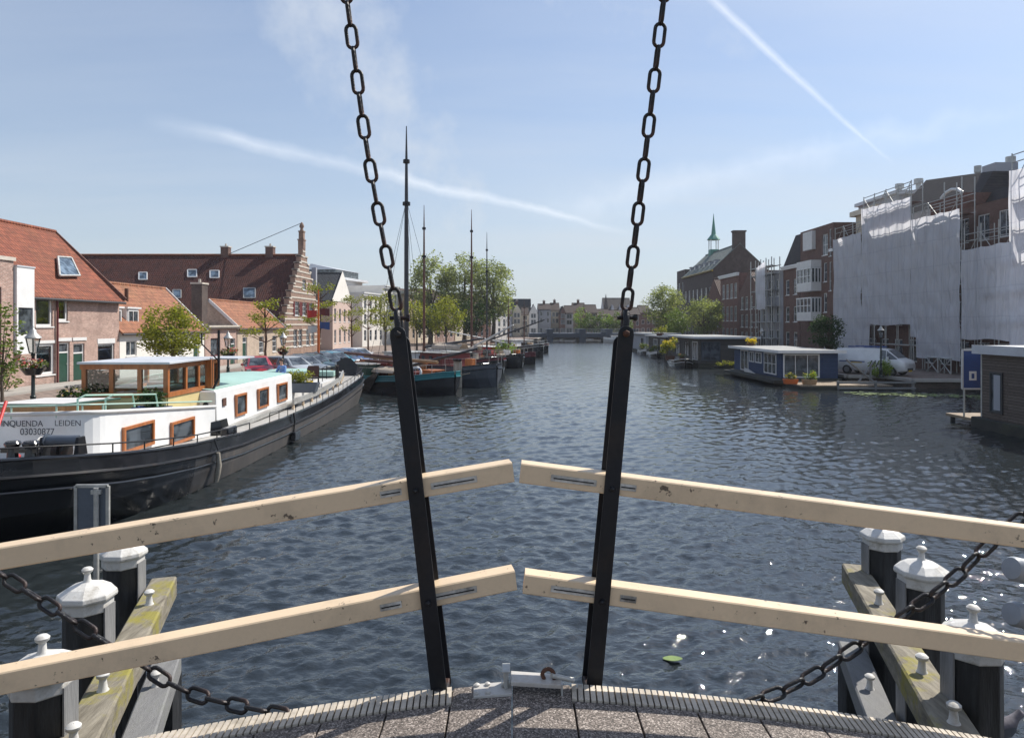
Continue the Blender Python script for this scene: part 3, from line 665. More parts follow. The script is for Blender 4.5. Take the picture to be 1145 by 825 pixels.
# ------------------------------------------------------------------ mooring piles and fender beams beside the bridge
def pile(X, Y, zt, side, label, r=.185):
    root = thing('mooring_pile', label, 'mooring pile', (X,Y,-.6), 0, 'white capped mooring piles')
    mb = MB(); hh = zt+.6-.16
    mb.lathe([(r*1.03,0),(r*1.02,hh*.5),(r*.98,hh)], n=8, smooth=False); mb.build('post', M['pile_black'], root, bevel=.012)
    mb = MB(); hw = r*.40
    mb.box((side*(r*.955),-hw,.1),(side*(r*.955+.012),hw,hh-.02)); mb.build('wear_board', M['pile_side'], root)
    mb = MB(); z = hh
    mb.lathe([(r*1.0,z-.06),(r*1.05,z-.055),(r*1.05,z+.03),(r*1.18,z+.035),(r*1.21,z+.055),(r*1.18,z+.085),(r*.75,z+.135),(r*.22,z+.168),(r*.15,z+.17)], n=8, smooth=False); cap = mb.build('cap', M['white_cap'], root, bevel=.006)
    mb = MB(); mb.lathe([(.038,z+.165),(.026,z+.185),(.022,z+.235),(.04,z+.25),(.044,z+.268),(.030,z+.283),(.01,z+.287)], n=14); mb.build('knob', M['white_cap'], cap)
    return root
piles = [(-3.03,4.5,2.27,1,'left hand mooring pile nearest the bridge, white cap behind the lower rail'),
 (-3.50,5.75,2.27,1,'middle mooring pile of the left three with white domed cap and knob'),
 (-3.90,7.0,2.20,1,'left hand mooring pile beside the grey sign back, farthest from the bridge'),
 (3.24,4.9,2.30,-1,'right hand mooring pile beside the pigeon, nearest the bridge'),
 (3.64,6.2,2.30,-1,'middle mooring pile of the right three behind the slack chain'),
 (3.98,7.5,2.22,-1,'right hand mooring pile with its cap half under the upper rail')]
for a in piles: pile(*a)
def fender(p0, p1, w, h, mkey, knobs, label, posts=()):
    root = thing('fender_beam', label, 'fender beam', tuple(p0), 0, 'fender beams beside the bridge')
    p0, p1 = Vector(p0), Vector(p1); mb = MB(); mb.beam(p0, p1, w, h, bev=.015); mb.build('beam', M[mkey], root, True)
    for t in knobs:
        c = p0.lerp(p1, t)+Vector((0,0,h/2)); mb = MB()
        mb.lathe([(.045,-.005),(.032,.015),(.026,.06),(.024,.085),(.044,.10),(.046,.12),(.03,.135),(.008,.14)], tuple(c), 12); mb.build('bollard_knob', M['white_cap'], root, True)
    for t in posts:
        c = p0.lerp(p1, t); mb = MB(); mb.cbox((c.x,c.y,(c.z-h/2-.8)/2),(.2,.2,c.z-h/2+.8)); mb.build('strut', M['pile_black'], root, True)
    return root
fender((-3.67,7.35,1.62),(-2.62,4.0,1.68),.25,.22,'mossy',(.22,.70,.9),'mossy weathered upper fender beam along the left piles')
fender((-3.58,7.25,.86),(-2.52,4.0,.90),.26,.22,'grey_timber',(.2,.68),'grey lower fender beam under the left piles', (.0,.5))
fender((3.80,7.75,1.62),(2.82,4.3,1.68),.25,.22,'mossy',(.33,.72,.92),'mossy weathered upper fender beam along the right piles')
fender((3.72,7.65,.80),(2.68,4.3,.86),.26,.22,'grey_timber',(.3,.72),'grey lower fender beam under the right piles', (.0,.5))
fender((4.05,7.4,1.28),(3.40,4.2,1.28),.16,.16,'grey_timber',(),'narrow timber beam behind the right piles where the pigeon sits')
# back of a canal sign on its post
root = thing('canal_sign', 'grey back of a canal sign on a post beside the far left pile', 'sign', (-4.0,6.6,-.5))
c = P(104,580,6.6); mb = MB(); mb.box((c.x-.145,6.58,2.38),(c.x+.145,6.595,2.86)); mb.build('panel', M['sign_back'], root, True)
mb = MB()
for a, b in (((-.15,2.37),(-.15,2.87)),((.15,2.37),(.15,2.87)),((-.15,2.37),(.15,2.37)),((-.15,2.87),(.15,2.87))): mb.beam((c.x+a[0],6.585,a[1]),(c.x+b[0],6.585,b[1]),.03,.025,up=(0,1,0))
mb.build('frame', M['galv'], root, True)
mb = MB(); mb.tube([(c.x+.055,6.56,-.5),(c.x+.055,6.56,2.86)], .024, 10); mb.build('pole', M['galv'], root, True)
mb = MB(); mb.box((c.x+.01,6.545,2.80),(c.x+.10,6.592,2.84)); mb.box((c.x+.01,6.545,2.42),(c.x+.10,6.592,2.46)); mb.build('clamp', M['galv'], root, True)
# two grey signal lamps on a post at the right edge
root = thing('signal_lamp', 'pair of grey signal lamps on a post at the right edge', 'signal lamp', (2.78,3.5,-.5))
mb = MB(); mb.tube([(2.80,3.62,-.5),(2.80,3.62,3.5)], .035, 12); mb.build('pole', M['galv'], root, True)
for yy in (640, 690):
    c = P(1152,yy,3.5); ax = Vector((-1,-.25,.28)).normalized(); T = Matrix.Translation(c) @ ax.to_track_quat('Z','Y').to_matrix().to_4x4()
    mb = MB(); mb.lathe([(.03,-.20),(.058,-.17),(.062,-.06),(.066,-.058),(.066,-.03),(.062,-.028),(.062,0),(.066,.002),(.066,.024),(.060,.03),(.060,.11),(.052,.125),(.01,.13)], n=20, M=T); lh = mb.build('lamp_housing', M['grey_plastic'], root, True)
    mb = MB(); mb.tube([c+Vector((.08,.02,-.05)), (2.80,3.62,c.z-.05)], .022, 8); mb.build('bracket', M['grey_plastic'], lh, True)
# pigeon
root = thing('pigeon', 'grey pigeon sitting on the beam behind the nearest right pile', 'pigeon', (3.58,5.1,1.36))
mb = MB(); q = root.location
rings = [];  prof = [(-.17,.008,.035),(-.11,.028,.045),(-.05,.055,.062),(.02,.066,.085),(.07,.058,.11),(.10,.04,.15),(.12,.031,.175),(.14,.032,.19),(.165,.02,.19),(.185,.006,.183)]
for (t, r_, z) in prof: rings.append([Vector((t*.93+.0*k, r_*math.cos(2*math.pi*k/12)*1.0, z+r_*1.05*math.sin(2*math.pi*k/12))) for k in range(12)])
mb.smooth = True; mb.loft(rings, caps=True); M['pigeon'] = mat('pigeon_grey', (.16,.15,.17), .7, var=.4, scale=14, stain=(.05,.05,.06), stain_amt=.7, stain_scale=12)
mb.build('body', M['pigeon'], root)
for sy in (-1,1):
    mb = MB(); mb.smooth = True; mb.loft([[Vector((t, sy*(o+.004*math.sin(k)), z+h*math.sin(2*math.pi*k/8))) for k in range(8)] for (t,o,z,h) in ((-.15,.02,.05,.008),(-.06,.056,.07,.03),(.03,.066,.095,.035),(.07,.055,.11,.012))], caps=True); mb.build('wing', M['sign_back'], root)
    mb = MB(); mb.tube([(.0,sy*.02,.03),(.0,sy*.02,.0),(.03,sy*.02,0)], .004, 6); mb.build('leg', M['rust'], root)
mb = MB(); mb.tube([(.175,0,.185),(.205,0,.178)], [.007,.002], 6); mb.build('beak', M['trim_dark'], root)
# a leaf afloat
mb = MB(); c = P(752,737,780*4.4/(737-362)); mb.prism([(c.x+.11*math.cos(a)*(1+.2*math.cos(2*a)), c.y+.075*math.sin(a), .012) for a in np.linspace(0,2*math.pi,14)[:-1]], (0,0,.006)); tag(mb.build('floating_leaf', M['lily']), 'single green lily leaf afloat on the open water', 'leaf')
# ------------------------------------------------------------------ buildings: one generator, walls with real openings
def wall_holes(mb, w, h, holes, y=0.0, t=.16, top=None):
    """front wall in the local plane y, x 0..w, z 0..h with rectangular holes and their reveals"""
    xs = sorted({0.0, w, *[a for q in holes for a in (q[0],q[1]) if 0 < a < w]}); zs = sorted({0.0, h, *[a for q in holes for a in (q[2],q[3]) if 0 < a < h]})
    for x0, x1 in zip(xs, xs[1:]):
        for z0, z1 in zip(zs, zs[1:]):
            cx, cz = (x0+x1)/2, (z0+z1)/2
            if any(q[0] < cx < q[1] and q[2] < cz < q[3] for q in holes): continue
            mb.quad((x0,y,z0),(x1,y,z0),(x1,y,z1),(x0,y,z1))
    for q in holes:
        a, b, c, d = q[:4]
        mb.quad((a,y,c),(a,y+t,c),(a,y+t,d),(a,y,d)); mb.quad((b,y,c),(b,y,d),(b,y+t,d),(b,y+t,c))
        mb.quad((a,y,d),(a,y+t,d),(b,y+t,d),(b,y,d)); mb.quad((a,y,c),(b,y,c),(b,y+t,c),(a,y+t,c))
def window(parent, q, fm='trim_white', nx=1, nz=1, y=0.0, sill=True, glass='glass', fw=.075, depth=.10, T=None, clear=False, lintel=None, head=None):
    a, b, c, d = q[:4]; mb = MB(); g = .003; y0, y1 = y+depth-.03, y+depth+.05
    def bx(p, q2): mb.box(p, q2, T)
    bx((a+g,y0,c+g),(a+fw,y1,d-g)); bx((b-fw,y0,c+g),(b-g,y1,d-g)); bx((a+fw,y0,c+g),(b-fw,y1,c+fw)); bx((a+fw,y0,d-fw),(b-fw,y1,d-g))
    for i in range(1, nx): x = a+(b-a)*i/nx; bx((x-.025,y0+.008,c+fw),(x+.025,y1-.004,d-fw))
    for i in range(1, nz): z = c+(d-c)*i/nz; bx((a+fw,y0+.012,z-.022),(b-fw,y1-.008,z+.022))
    if sill: bx((a-.06,y-.06,c-.07),(b+.06,y+depth-.035,c-.003))
    if lintel: bx((a-.05,y-.02,d+.003),(b+.05,y+.06,d+lintel))
    f = mb.build('window', M[fm], parent)
    mb = MB(); yy = y+depth+.012
    mb.box((a+fw-.01,yy,c+fw-.01),(b-fw+.01,yy+.012,d-fw+.01), T); mb.build('pane', M['glass_clear' if clear else glass], f)
    return f
def door(parent, q, m='green_paint', fm='trim_white', y=0.0, light=.45):
    a, b, c, d = q[:4]; mb = MB(); fw = .08
    for p, r in (((a+.003,y+.07,c+.003),(a+fw,y+.15,d-.003)),((b-fw,y+.07,c+.003),(b-.003,y+.15,d-.003)),((a+fw,y+.07,d-fw),(b-fw,y+.15,d-.003)),((a+fw,y+.07,d-light-fw),(b-fw,y+.15,d-light))): mb.box(p, r)
    f = mb.build('door_frame', M[fm], parent)
    mb = MB(); mb.box((a+fw,y+.10,c+.01),(b-fw,y+.145,d-light-fw)); 
    mb.box((a+fw+.1,y+.092,c+.25),(b-fw-.1,y+.1,c+.9)); mb.box((a+fw+.1,y+.092,c+1.05),(b-fw-.1,y+.1,d-light-fw-.15)); dd = mb.build('door', M[m], parent)
    mb = MB(); mb.tube([(b-fw-.07,y+.09,c+1.0),(b-fw-.07,y+.055,c+1.0),(b-fw-.15,y+.055,c+1.0)], .012, 6); mb.build('handle', M['galv'], dd)
    if light > .1:
        mb = MB(); mb.box((a+fw-.01,y+.12,d-light-.01),(b-fw+.01,y+.13,d-fw+.01)); mb.build('pane', M['glass'], f)
def building(name, label, cat, loc, rz, w, d, h, wm, wins=(), roof='flat', rh=3., rm='tile_red_x', group=None, doors=(), oh=.25, cornice=None, backroof=True, sidewins=(), side2=None, verge=None, ridge=.5, gutter=True):
    root = thing(name, label, cat, loc, rz, group); mb = MB(); holes = [q for q in wins]+[q for q in doors]
    wall_holes(mb, w, h, holes)
    mb.quad((0,0,0),(0,0,h),(0,d,h),(0,d,0)); mb.quad((w,0,0),(w,d,0),(w,d,h),(w,0,h)); mb.quad((0,d,0),(0,d,h),(w,d,h),(w,d,0))
    if roof == 'x':      # ridge along the facade, gables at the sides
        yr = d*ridge
        mb.quad((0,0,h),(0,d,h),(0,yr,h+rh)); mb.quad((w,0,h),(w,yr,h+rh),(w,d,h))
    if roof == 'y':      # gable towards the street
        mb.quad((0,0,h),(w,0,h),(w/2,0,h+rh)); mb.quad((0,d,h),(w/2,d,h+rh),(w,d,h))
    if roof == 'flat': mb.quad((0,0,h),(w,0,h),(w,d,h),(0,d,h))
    mb.quad((.02,.3,.02),(w-.02,.3,.02),(w-.02,d-.02,.02),(.02,d-.02,.02))
    wl = mb.build('wall', M[wm], root, fix=False)
    for q in wins: window(root, q, **(q[4] if len(q) > 4 else {}))
    for q in doors: door(root, q, **(q[4] if len(q) > 4 else {}))
    if roof == 'x':
        yr = d*ridge; mb = MB(); s1 = rh/yr; e = oh; t = .12
        a = [(-.08,-e,h-e*s1+.02),(-.08,yr,h+rh+.02),(-.08,d+e,h-e*s1+.02)]
        pr = [Vector(p) for p in a]+[Vector(p)+Vector((0,0,t)) for p in a[::-1]]
        mb.prism(pr, (w+.16,0,0)); r = mb.build('roof', M[rm], root)
        mb = MB(); mb.tube([(-.09,yr,h+rh+t+.03),(w+.09,yr,h+rh+t+.03)], .11, 8); mb.build('ridge_tile', M[rm], r)
        if gutter: mb = MB(); mb.tube([(-.08,-e-.05,h-e*s1+.02),(w+.08,-e-.05,h-e*s1+.02)], .07, 8); mb.build('gutter', M['trim_dark'], root)
        if verge:
            for xx in ((-.085,w+.085) if verge != 'one' else (w+.085,)):
                mb = MB()
                for p, q in ((a[0],a[1]),(a[1],a[2])):
                    mb.beam((xx,p[1],p[2]+.10),(xx,q[1],q[2]+.10), .09, .26)
                mb.build('verge', M['trim_white'], r)
    elif roof == 'y':
        mb = MB(); t = .12; s1 = rh/(w/2); a = [(-oh,0,h-oh*s1+.02),(w/2,0,h+rh+.02),(w+oh,0,h-oh*s1+.02)]
        pr = [Vector(p)+Vector((0,.02,0)) for p in a]+[Vector(p)+Vector((0,.02,t)) for p in a[::-1]]
        mb.prism(pr, (0,d+.1,0)); r = mb.build('roof', M[rm], root)
        mb = MB(); mb.tube([(w/2,.0,h+rh+t+.03),(w/2,d+.1,h+rh+t+.03)], .11, 8); mb.build('ridge_tile', M[rm], r)
    elif roof == 'mansard':
        mb = MB(); i = rh*.38; a = [(-.05,-.05,h),(w+.05,-.05,h),(w+.05,d+.05,h),(-.05,d+.05,h)]; b = [(0,i,h+rh),(w,i,h+rh),(w,d-i,h+rh),(0,d-i,h+rh)]
        mb.loft([[Vector(p) for p in a],[Vector(p) for p in b]], caps=True); r = mb.build('roof', M[rm], root)
    else: r = wl
    if cornice:
        cm, ch = cornice; mb = MB(); mb.box((-.1,-.28,h-ch),(w+.1,-.003,h-ch*.35)); mb.box((-.14,-.4,h-ch*.35),(w+.14,.02,h+.06)); mb.build('cornice', M[cm], root)
    return root, r
def roof_window(r, quadpts, fm='trim_dark', gm='glass_blue'):
    """quadpts: four corners in the roof's local space, outer normal up"""
    p = [Vector(q) for q in quadpts]; n = (p[1]-p[0]).cross(p[3]-p[0]).normalized()
    if n.z < 0: n = -n
    mb = MB()
    for i in range(4): mb.beam(p[i]+n*.05, p[(i+1)%4]+n*.05, .10, .10, up=n)
    f = mb.build('skylight', M[fm], r); c = sum(p, Vector())/4; mb = MB()
    mb.prism([c+(q-c)*.95+n*.04 for q in p], n*.02); mb.build('pane', M[gm], f); return f
def chimney(r, c, wx, wy, z0, z1, m='brick_brown', cap=True):
    mb = MB(); mb.box((c[0]-wx/2,c[1]-wy/2,z0),(c[0]+wx/2,c[1]+wy/2,z1)); o = mb.build('chimney', M[m], r)
    if cap: mb = MB(); mb.box((c[0]-wx/2-.07,c[1]-wy/2-.07,z1),(c[0]+wx/2+.07,c[1]+wy/2+.07,z1+.14)); mb.tube([(c[0],c[1],z1+.1),(c[0],c[1],z1+.45)],.12,8); mb.build('chimney_cap', M['stone'], o)
    return o
def wgrid(w, z0s, n, ww, wh, m=.6, x0=0, **kw):
    out = []; st = (w-2*m-ww)/max(1,n-1) if n > 1 else 0
    for z in z0s:
        for i in range(n): x = x0+(m+i*st if n > 1 else (w-ww)/2); out.append((x,x+ww,z,z+wh,kw))
    return out

# ---- left bank, street front X = -24.8 looking over the water
XL = -24.8
def Lq(x0, x1, y0, y1, base, Ystart, X=XL, z0=None, **kw):
    """opening in a left facade, given by where its corners were surveyed"""
    Ya, Yb = YX(x0, X), YX(x1, X); Ym = (Ya+Yb)/2
    return (Ya-Ystart, Yb-Ystart, ZA(y1,Ym)-base if z0 is None else z0, ZA(y0,Ym)-base, kw)
B0 = 1.15
# flat roofed brick neighbour at the picture's edge
rt, rf = building('brick_house', 'flat roofed pink brick house with a tall narrow arched window', 'house', (-24.3,20.0,B0), R(90), 14.0, 9, 6.3, 'brick_pink',
   wins=[(12.7,13.2,1.9,5.0,dict(fm='maroon',nz=3)),(9,10.4,3.4,5.0,dict()),(6,7.4,3.4,5.0,dict()),(9,10.4,.9,2.5,dict()),(2,3.4,3.4,5,dict())], doors=[(6.2,7.2,.02,2.5,dict())])
mb = MB(); mb.box((-.06,-.08,6.3),(14.07,.3,6.48)); mb.build('coping', M['stone'], rt)
# orange roofed house
y0 = 34.05; b = B0
rt, rf = building('brick_house', 'pink brick house with orange tiled roof, skylight and two green doors', 'house', (XL,y0,b), R(90), 10.0, 8.2, 4.83, 'brick_pink',
   wins=[Lq(40,59,332,365,b,y0,nx=1,lintel=None,clear=True,fw=.12), Lq(65,76,333,359,b,y0,clear=True,fw=.12), Lq(40,61,384,419,b,y0,fw=.14,clear=True,lintel=.16), Lq(109.5,128,384,412,b,y0,fw=.1,clear=True,lintel=.3)],
   doors=[Lq(66,78,383,430,b,y0,z0=.02,light=.5), Lq(82,94.5,384,432,b,y0,z0=.02,light=.5)], roof='x', rh=4.1, rm='tile_orange_x', oh=.3, verge=None)
for q in (Lq(64,95.5,378,383,b,y0),):
    for a_, b_ in ((66,78),(82,95)):
        Ya, Yb = YX(a_,XL)-y0-.1, YX(b_,XL)-y0+.1; mb = MB(); mb.box((Ya,-.05,2.29),(Yb,-.003,2.47)); mb.build('lintel', M['trim_white'], rt)
mb = MB(); xx = YX(62.5,XL)-y0; mb.tube([(xx,-.09,0),(xx,-.09,4.6)], .055, 8); mb.build('drainpipe', M['maroon'], rt)
xx = 9.2
mb = MB(); mb.beam((10.05,-.35,4.78),(10.05,4.1,9.03), .09, .22); mb.build('verge', M['brick_red'], rf)
for q in rt.children: pass
# rooms behind the clear panes
mb = MB(); mb.box((.3,1.5,2.6),(9.7,1.55,4.75)); mb.box((.3,1.5,.1),(9.7,1.55,2.4)); mb.build('room_wall', M['cream_panel'], rt)
for a_, b_, c_, d_, mm in ((2.9,3.35,3.2,4.0,'yellow'),(2.7,3.4,.8,1.9,'teal'),(8.0,8.4,.6,2.2,'trim_white')):
    mb = MB(); n = 14
    mb.smooth = True; mb.loft([[Vector((a_+(b_-a_)*i/n, .36+.04*math.sin(i*2.2), z)) for i in range(n+1)] for z in (c_,d_)], closed=False); mb.build('curtain', M[mm], rt, fix=False)
# skylight on the slope
def on_slope(px, py, X0, Z0, X1, Z1):
    """where the sight line meets the slope through (X0,Z0) eave and (X1,Z1) ridge, both running along Y"""
    s = (Z1-Z0)/(X1-X0); kx, kz = (px-CX)/F, -(py-HY)/F
    Y = (Z0-H-s*X0)/(kz-s*kx); return Vector((kx*Y, Y, H+kz*Y))
def loc_(root, v): return xf(root).inverted() @ v
pts = [on_slope(x,y,-24.5,b+4.95,-28.9,b+9.12) for x,y in ((66,309),(88.5,309),(79,289),(64,288))]
roof_window(rf, [loc_(rt,p) for p in pts], 'galv')
# white bay at the near corner
mb = MB(); bx0, bx1 = YX(18.5,-24.15)-y0+.0, YX(37,-24.15)-y0
bx0 = .02
mb.box((bx0,-.62,1.75),(bx0+1.25,-.003,2.72)); mb.box((bx0,-.62,4.05),(bx0+1.25,-.003,6.05)); 
for x in (bx0, bx0+1.15): mb.box((x,-.62,2.72),(x+.10,-.003,4.05))
bay = mb.build('bay_window', M['white'], rt)
mb = MB(); mb.box((bx0+.1,-.55,2.72),(bx0+1.15,-.53,4.05)); mb.build('pane', M['glass'], bay)
mb = MB(); mb.box((bx0-.03,-.66,6.05),(bx0+1.28,-.003,6.12)); mb.build('bay_roof', M['roof_lead'], bay)
# white house with dormers
y0 = 44.1; b = .85
rt, rf = building('white_house', 'white plastered house with pale orange roof, dormers and white verge', 'house', (XL,y0,b), R(90), 12.1, 6.4, 3.05, 'plaster_white',
   wins=[Lq(141,153,381,398,b,y0,nx=2,fm='offwhite'), Lq(172,181,381,398,b,y0,nx=2), Lq(196,204,381,398,b,y0,nx=2)], doors=[(10.2,11.2,.02,2.35,dict())], roof='x', rh=3.2, rm='tile_pale_x', verge='one', oh=.2)
for px in (131.5, 151):
    Y = YX(px,-25.2)-y0; mb = MB(); mb.box((Y-.72,.55,3.0),(Y+.72,2.6,4.55)); mb.box((Y-.85,.42,4.55),(Y+.85,2.7,4.66)); dm = mb.build('dormer', M['trim_white'], rf)
    window(dm, (Y-.62,Y+.62,3.35,4.45), 'trim_white', 2, 1, y=.47, sill=False, depth=.06)
mb = MB(); mb.tube([(4.4,2.0,4.6),(4.4,2.0,6.0)], .13, 8); mb.build('flue', M['rust'], rf)
# low brick wall and tall dark chimney stack between the houses
rt, rf = building('brick_annex', 'low brick annex with a tall dark chimney stack and green door', 'house', (XL,56.4,.8), R(90), 6.4, 5, 3.4, 'brick_pink', wins=[(1.0,2.6,.9,2.4,dict(fm='maroon'))], doors=[(5.0,6.1,.02,2.3,dict())], cornice=('stone',.2))
chimney(rt, (3.9,2.2), 1.15, .9, 3.3, 7.0, 'brick_dark')
rt, rf = building('brick_house', 'low brick house with small orange roof and white verge beside the stepped gable', 'house', (XL,63.0,.75), R(90), 12.6, 5.2, 3.3, 'brick_buff',
   wins=[(5.4,6.7,.75,2.4,dict(nx=1,nz=3)),(9.2,10.5,.75,2.4,dict(nz=3))], doors=[(1.2,2.3,.02,2.4,dict())], roof='x', rh=2.4, rm='tile_pale_x', verge='both', oh=.2)
# the hall with the stepped gable
y0 = 76.; b = .75; W = 14.4; D = 27.; hh = 4.0; hr = 11.65
root = thing('timber_yard_hall', 'long hall with dark red tiled roof and tall stepped gable', 'hall', (XL,y0,b), R(90)); rt = root
mb = MB(); ns = 10
hw = [q for q in ((3.1,4.5,1.0,3.0),(5.0,6.4,1.0,3.0),(8.0,9.4,1.0,3.0),(10.,11.4,1.0,3.0),(3.6,5.2,4.6,6.2),(6.4,8.0,4.6,6.2),(9.2,10.8,4.6,6.2),(6.5,7.9,7.7,8.9))]
prof = []
for i in range(ns): prof.append((7.2-(.55+6.55*(ns-1-i)/(ns-1)), hh+ (hr+.9-hh)*i/ns))
def half(z):
    k = 7.2
    for x, zz in prof:
        if z >= zz-1e-6: k = 7.2-x
    return k
zs = sorted({0, *[p[1] for p in prof], hr+.9, *[a for q in hw for a in q[2:4]]})
for z0_, z1_ in zip(zs, zs[1:]):
    k = half((z0_+z1_)/2); xs = sorted({7.2-k, 7.2+k, *[a for q in hw for a in q[:2] if abs(a-7.2) < k]})
    for xa, xb in zip(xs, xs[1:]):
        if any(q[0] < (xa+xb)/2 < q[1] and q[2] < (z0_+z1_)/2 < q[3] for q in hw): continue
        mb.box((xa,0,z0_),(xb,.55,z1_)) if False else mb.quad((xa,0,z0_),(xb,0,z0_),(xb,0,z1_),(xa,0,z1_))
        mb.quad((xa,.55,z0_),(xa,.55,z1_),(xb,.55,z1_),(xb,.55,z0_))
    mb.quad((7.2-k,0,z0_),(7.2-k,0,z1_),(7.2-k,.55,z1_),(7.2-k,.55,z0_)); mb.quad((7.2+k,0,z0_),(7.2+k,.55,z0_),(7.2+k,.55,z1_),(7.2+k,0,z1_))
for q in hw:
    a_, b_, c_, d_ = q
    for p in ([(a_,0,c_),(a_,.3,c_),(a_,.3,d_),(a_,0,d_)],[(b_,0,c_),(b_,.3,c_),(b_,.3,d_),(b_,0,d_)],[(a_,0,d_),(b_,0,d_),(b_,.3,d_),(a_,.3,d_)]): mb.quad(*p)
gable = mb.build('stepped_gable', M['brick_hall'], root, fix=False)
for q in hw: window(gable, q, nx=2, nz=3, depth=.12)
mb = MB()
for i, (x, z) in enumerate(prof):
    k = 7.2-x; kk = half(z+.3); mb.box((7.2-half(z-.1) if i else x-.1,-.10,z-.12),(x+.02 if False else 7.2-kk+.05,.62,z+.04)); mb.box((7.2+kk-.05,-.10,z-.12),(7.2+(half(z-.1) if i else k+.1)+.05,.62,z+.04))
    zz = z
for z in np.arange(1.0, hr+.8, .62):
    k = half(z); mb.box((7.2-k-.02,-.05,z),(7.2+k+.02,-.003,z+.17)) if not any(q[2]-.05 < z < q[3] for q in hw) else [mb.box((a_,-.05,z),(b_,-.003,z+.17)) for a_, b_ in zip([7.2-k-.02]+[q[1] for q in hw if q[2]-.05 < z < q[3]], [q[0] for q in hw if q[2]-.05 < z < q[3]]+[7.2+k+.02]) if b_ > a_]
mb.build('stone_band', M['stone'], gable)
mb = MB(); z = hr+.9; mb.box((6.78,-.05,z),(7.62,.6,z+1.0)); mb.box((6.68,-.1,z+1.0),(7.72,.65,z+1.15)); mb.box((6.88,0,z+1.15),(7.52,.55,z+2.0)); mb.box((6.80,-.06,z+2.0),(7.60,.6,z+2.14)); mb.lathe([(.26,z+2.14),(.16,z+2.4),(.3,z+2.7),(.2,z+3.0),(.05,z+3.2)],(7.2,.28,0),10); mb.build('pinnacle', M['brick_hall'], gable)
for xx in (3.3,5.2,8.2,10.2):
    for s in (-1,1):
        pass
for (xa,xb) in ((3.6,5.2),(6.4,8.0),(9.2,10.8)):
    for xx in (xa-.62, xb+.05):
        mb = MB(); mb.box((xx,-.06,4.6),(xx+.57,-.004,6.2)); mb.build('shutter', M['maroon'], gable)
mb = MB(); mb.quad((0,.3,0),(0,.3,hh),(0,D,hh),(0,D,0)); mb.quad((W,.3,0),(W,D,0),(W,D,hh),(W,.3,hh)); mb.quad((0,D,0),(0,D,hh),(7.2,D,hr),(W,D,hh),(W,D,0)); mb.build('wall', M['brick_hall'], root, fix=False)
mb = MB(); a = [(-.3,.56,hh-.32),(7.2,.56,hr+.02),(W+.3,.56,hh-.32)]; mb.prism([Vector(p) for p in a]+[Vector(p)+Vector((0,0,.14)) for p in a[::-1]], (0,D,0)); rf = mb.build('roof', M['tile_hall_y'], root)
mb = MB(); mb.tube([(7.2,.5,hr+.2),(7.2,D+.5,hr+.2)], .14, 8); mb.build('ridge_tile', M['tile_pale_x'], rf)
def hall_slope(px, py):
    s = (hr-hh)/7.2; kx, kz = (px-CX)/F, -(py-HY)/F; Y = (b+hh+.16-H-s*y0)/(kz-s); return loc_(root, Vector((kx*Y, Y, H+kz*Y)))
for (cx_, cy_, w_, h_) in ((215,306,10,8),(240,307,10,8),(198,329,9,9),(225,330,9,11),(279,328,13,11),(220,350,8,8),(160,309,9,8),(130,330,9,9)):
    roof_window(rf, [hall_slope(cx_-w_/2,cy_+h_/2),hall_slope(cx_+w_/2,cy_+h_/2),hall_slope(cx_+w_/2,cy_-h_/2),hall_slope(cx_-w_/2,cy_-h_/2)], 'trim_white' if cy_ < 310 else 'galv')
c = hall_slope(240,352); mb = MB(); mb.box((c.x-.3,c.y-.75,c.z-1.0),(c.x+1.8,c.y+.75,c.z+.75)); mb.box((c.x-.4,c.y-.85,c.z+.75),(c.x+1.9,c.y+.85,c.z+.85)); dm = mb.build('dormer', M['trim_white'], rf)
mb = MB()
for i in (-1,0): mb.box((c.x-.32,c.y+i*.68+.06,c.z-.7),(c.x-.303,c.y+i*.68+.62,c.z+.6))
mb.build('pane', M['glass'], dm)
for px in (251, 301):
    v = loc_(root, Vector((XA(px,83), 83.2, b+hr))); chimney(rf, (v.x+.2, v.y), .9, .9, hr-.6, hr+1.1, 'brick_brown')
mb = MB(); mb.tube([(7.2,.3,hr+4.0),(7.2,9.0,hr+.3)], .035, 5); mb.build('stay_wire', M['black_steel'], gable)
# slate roofed house beyond, gable over the street
G = [(-24.8,96.5),(-23.6,110),(-20.5,126),(-15.5,141),(-8.5,154),(-1,165)]
y0 = 96.5
rt, rf = building('gabled_house', 'pale gabled house with steep blue slate roof beyond the stepped gable', 'house', (XL,y0,.75), R(90), 11.0, 16, 6.9, 'plaster_pink',
   wins=wgrid(11,(.9,3.9),4,1.1,1.9,.8,nz=2), roof='y', rh=4.0, rm='tile_slate_y')
mb = MB(); mb.prism([(-.1,-.06,6.8),(11.1,-.06,6.8),(11.3,-.06,7.0),(5.5,-.06,11.3),(-.3,-.06,7.0)],(0,.05,0)); mb.build('gable_front', M['plaster_white'], rt)
mb = MB(); mb.box((2.4,3.0,9.0),(3.0,3.6,11.6)); mb.build('chimney', M['plaster_grey'], rt)
def along(i, t):
    a, b_ = Vector(G[i]), Vector(G[i+1]); return a+(b_-a)*t
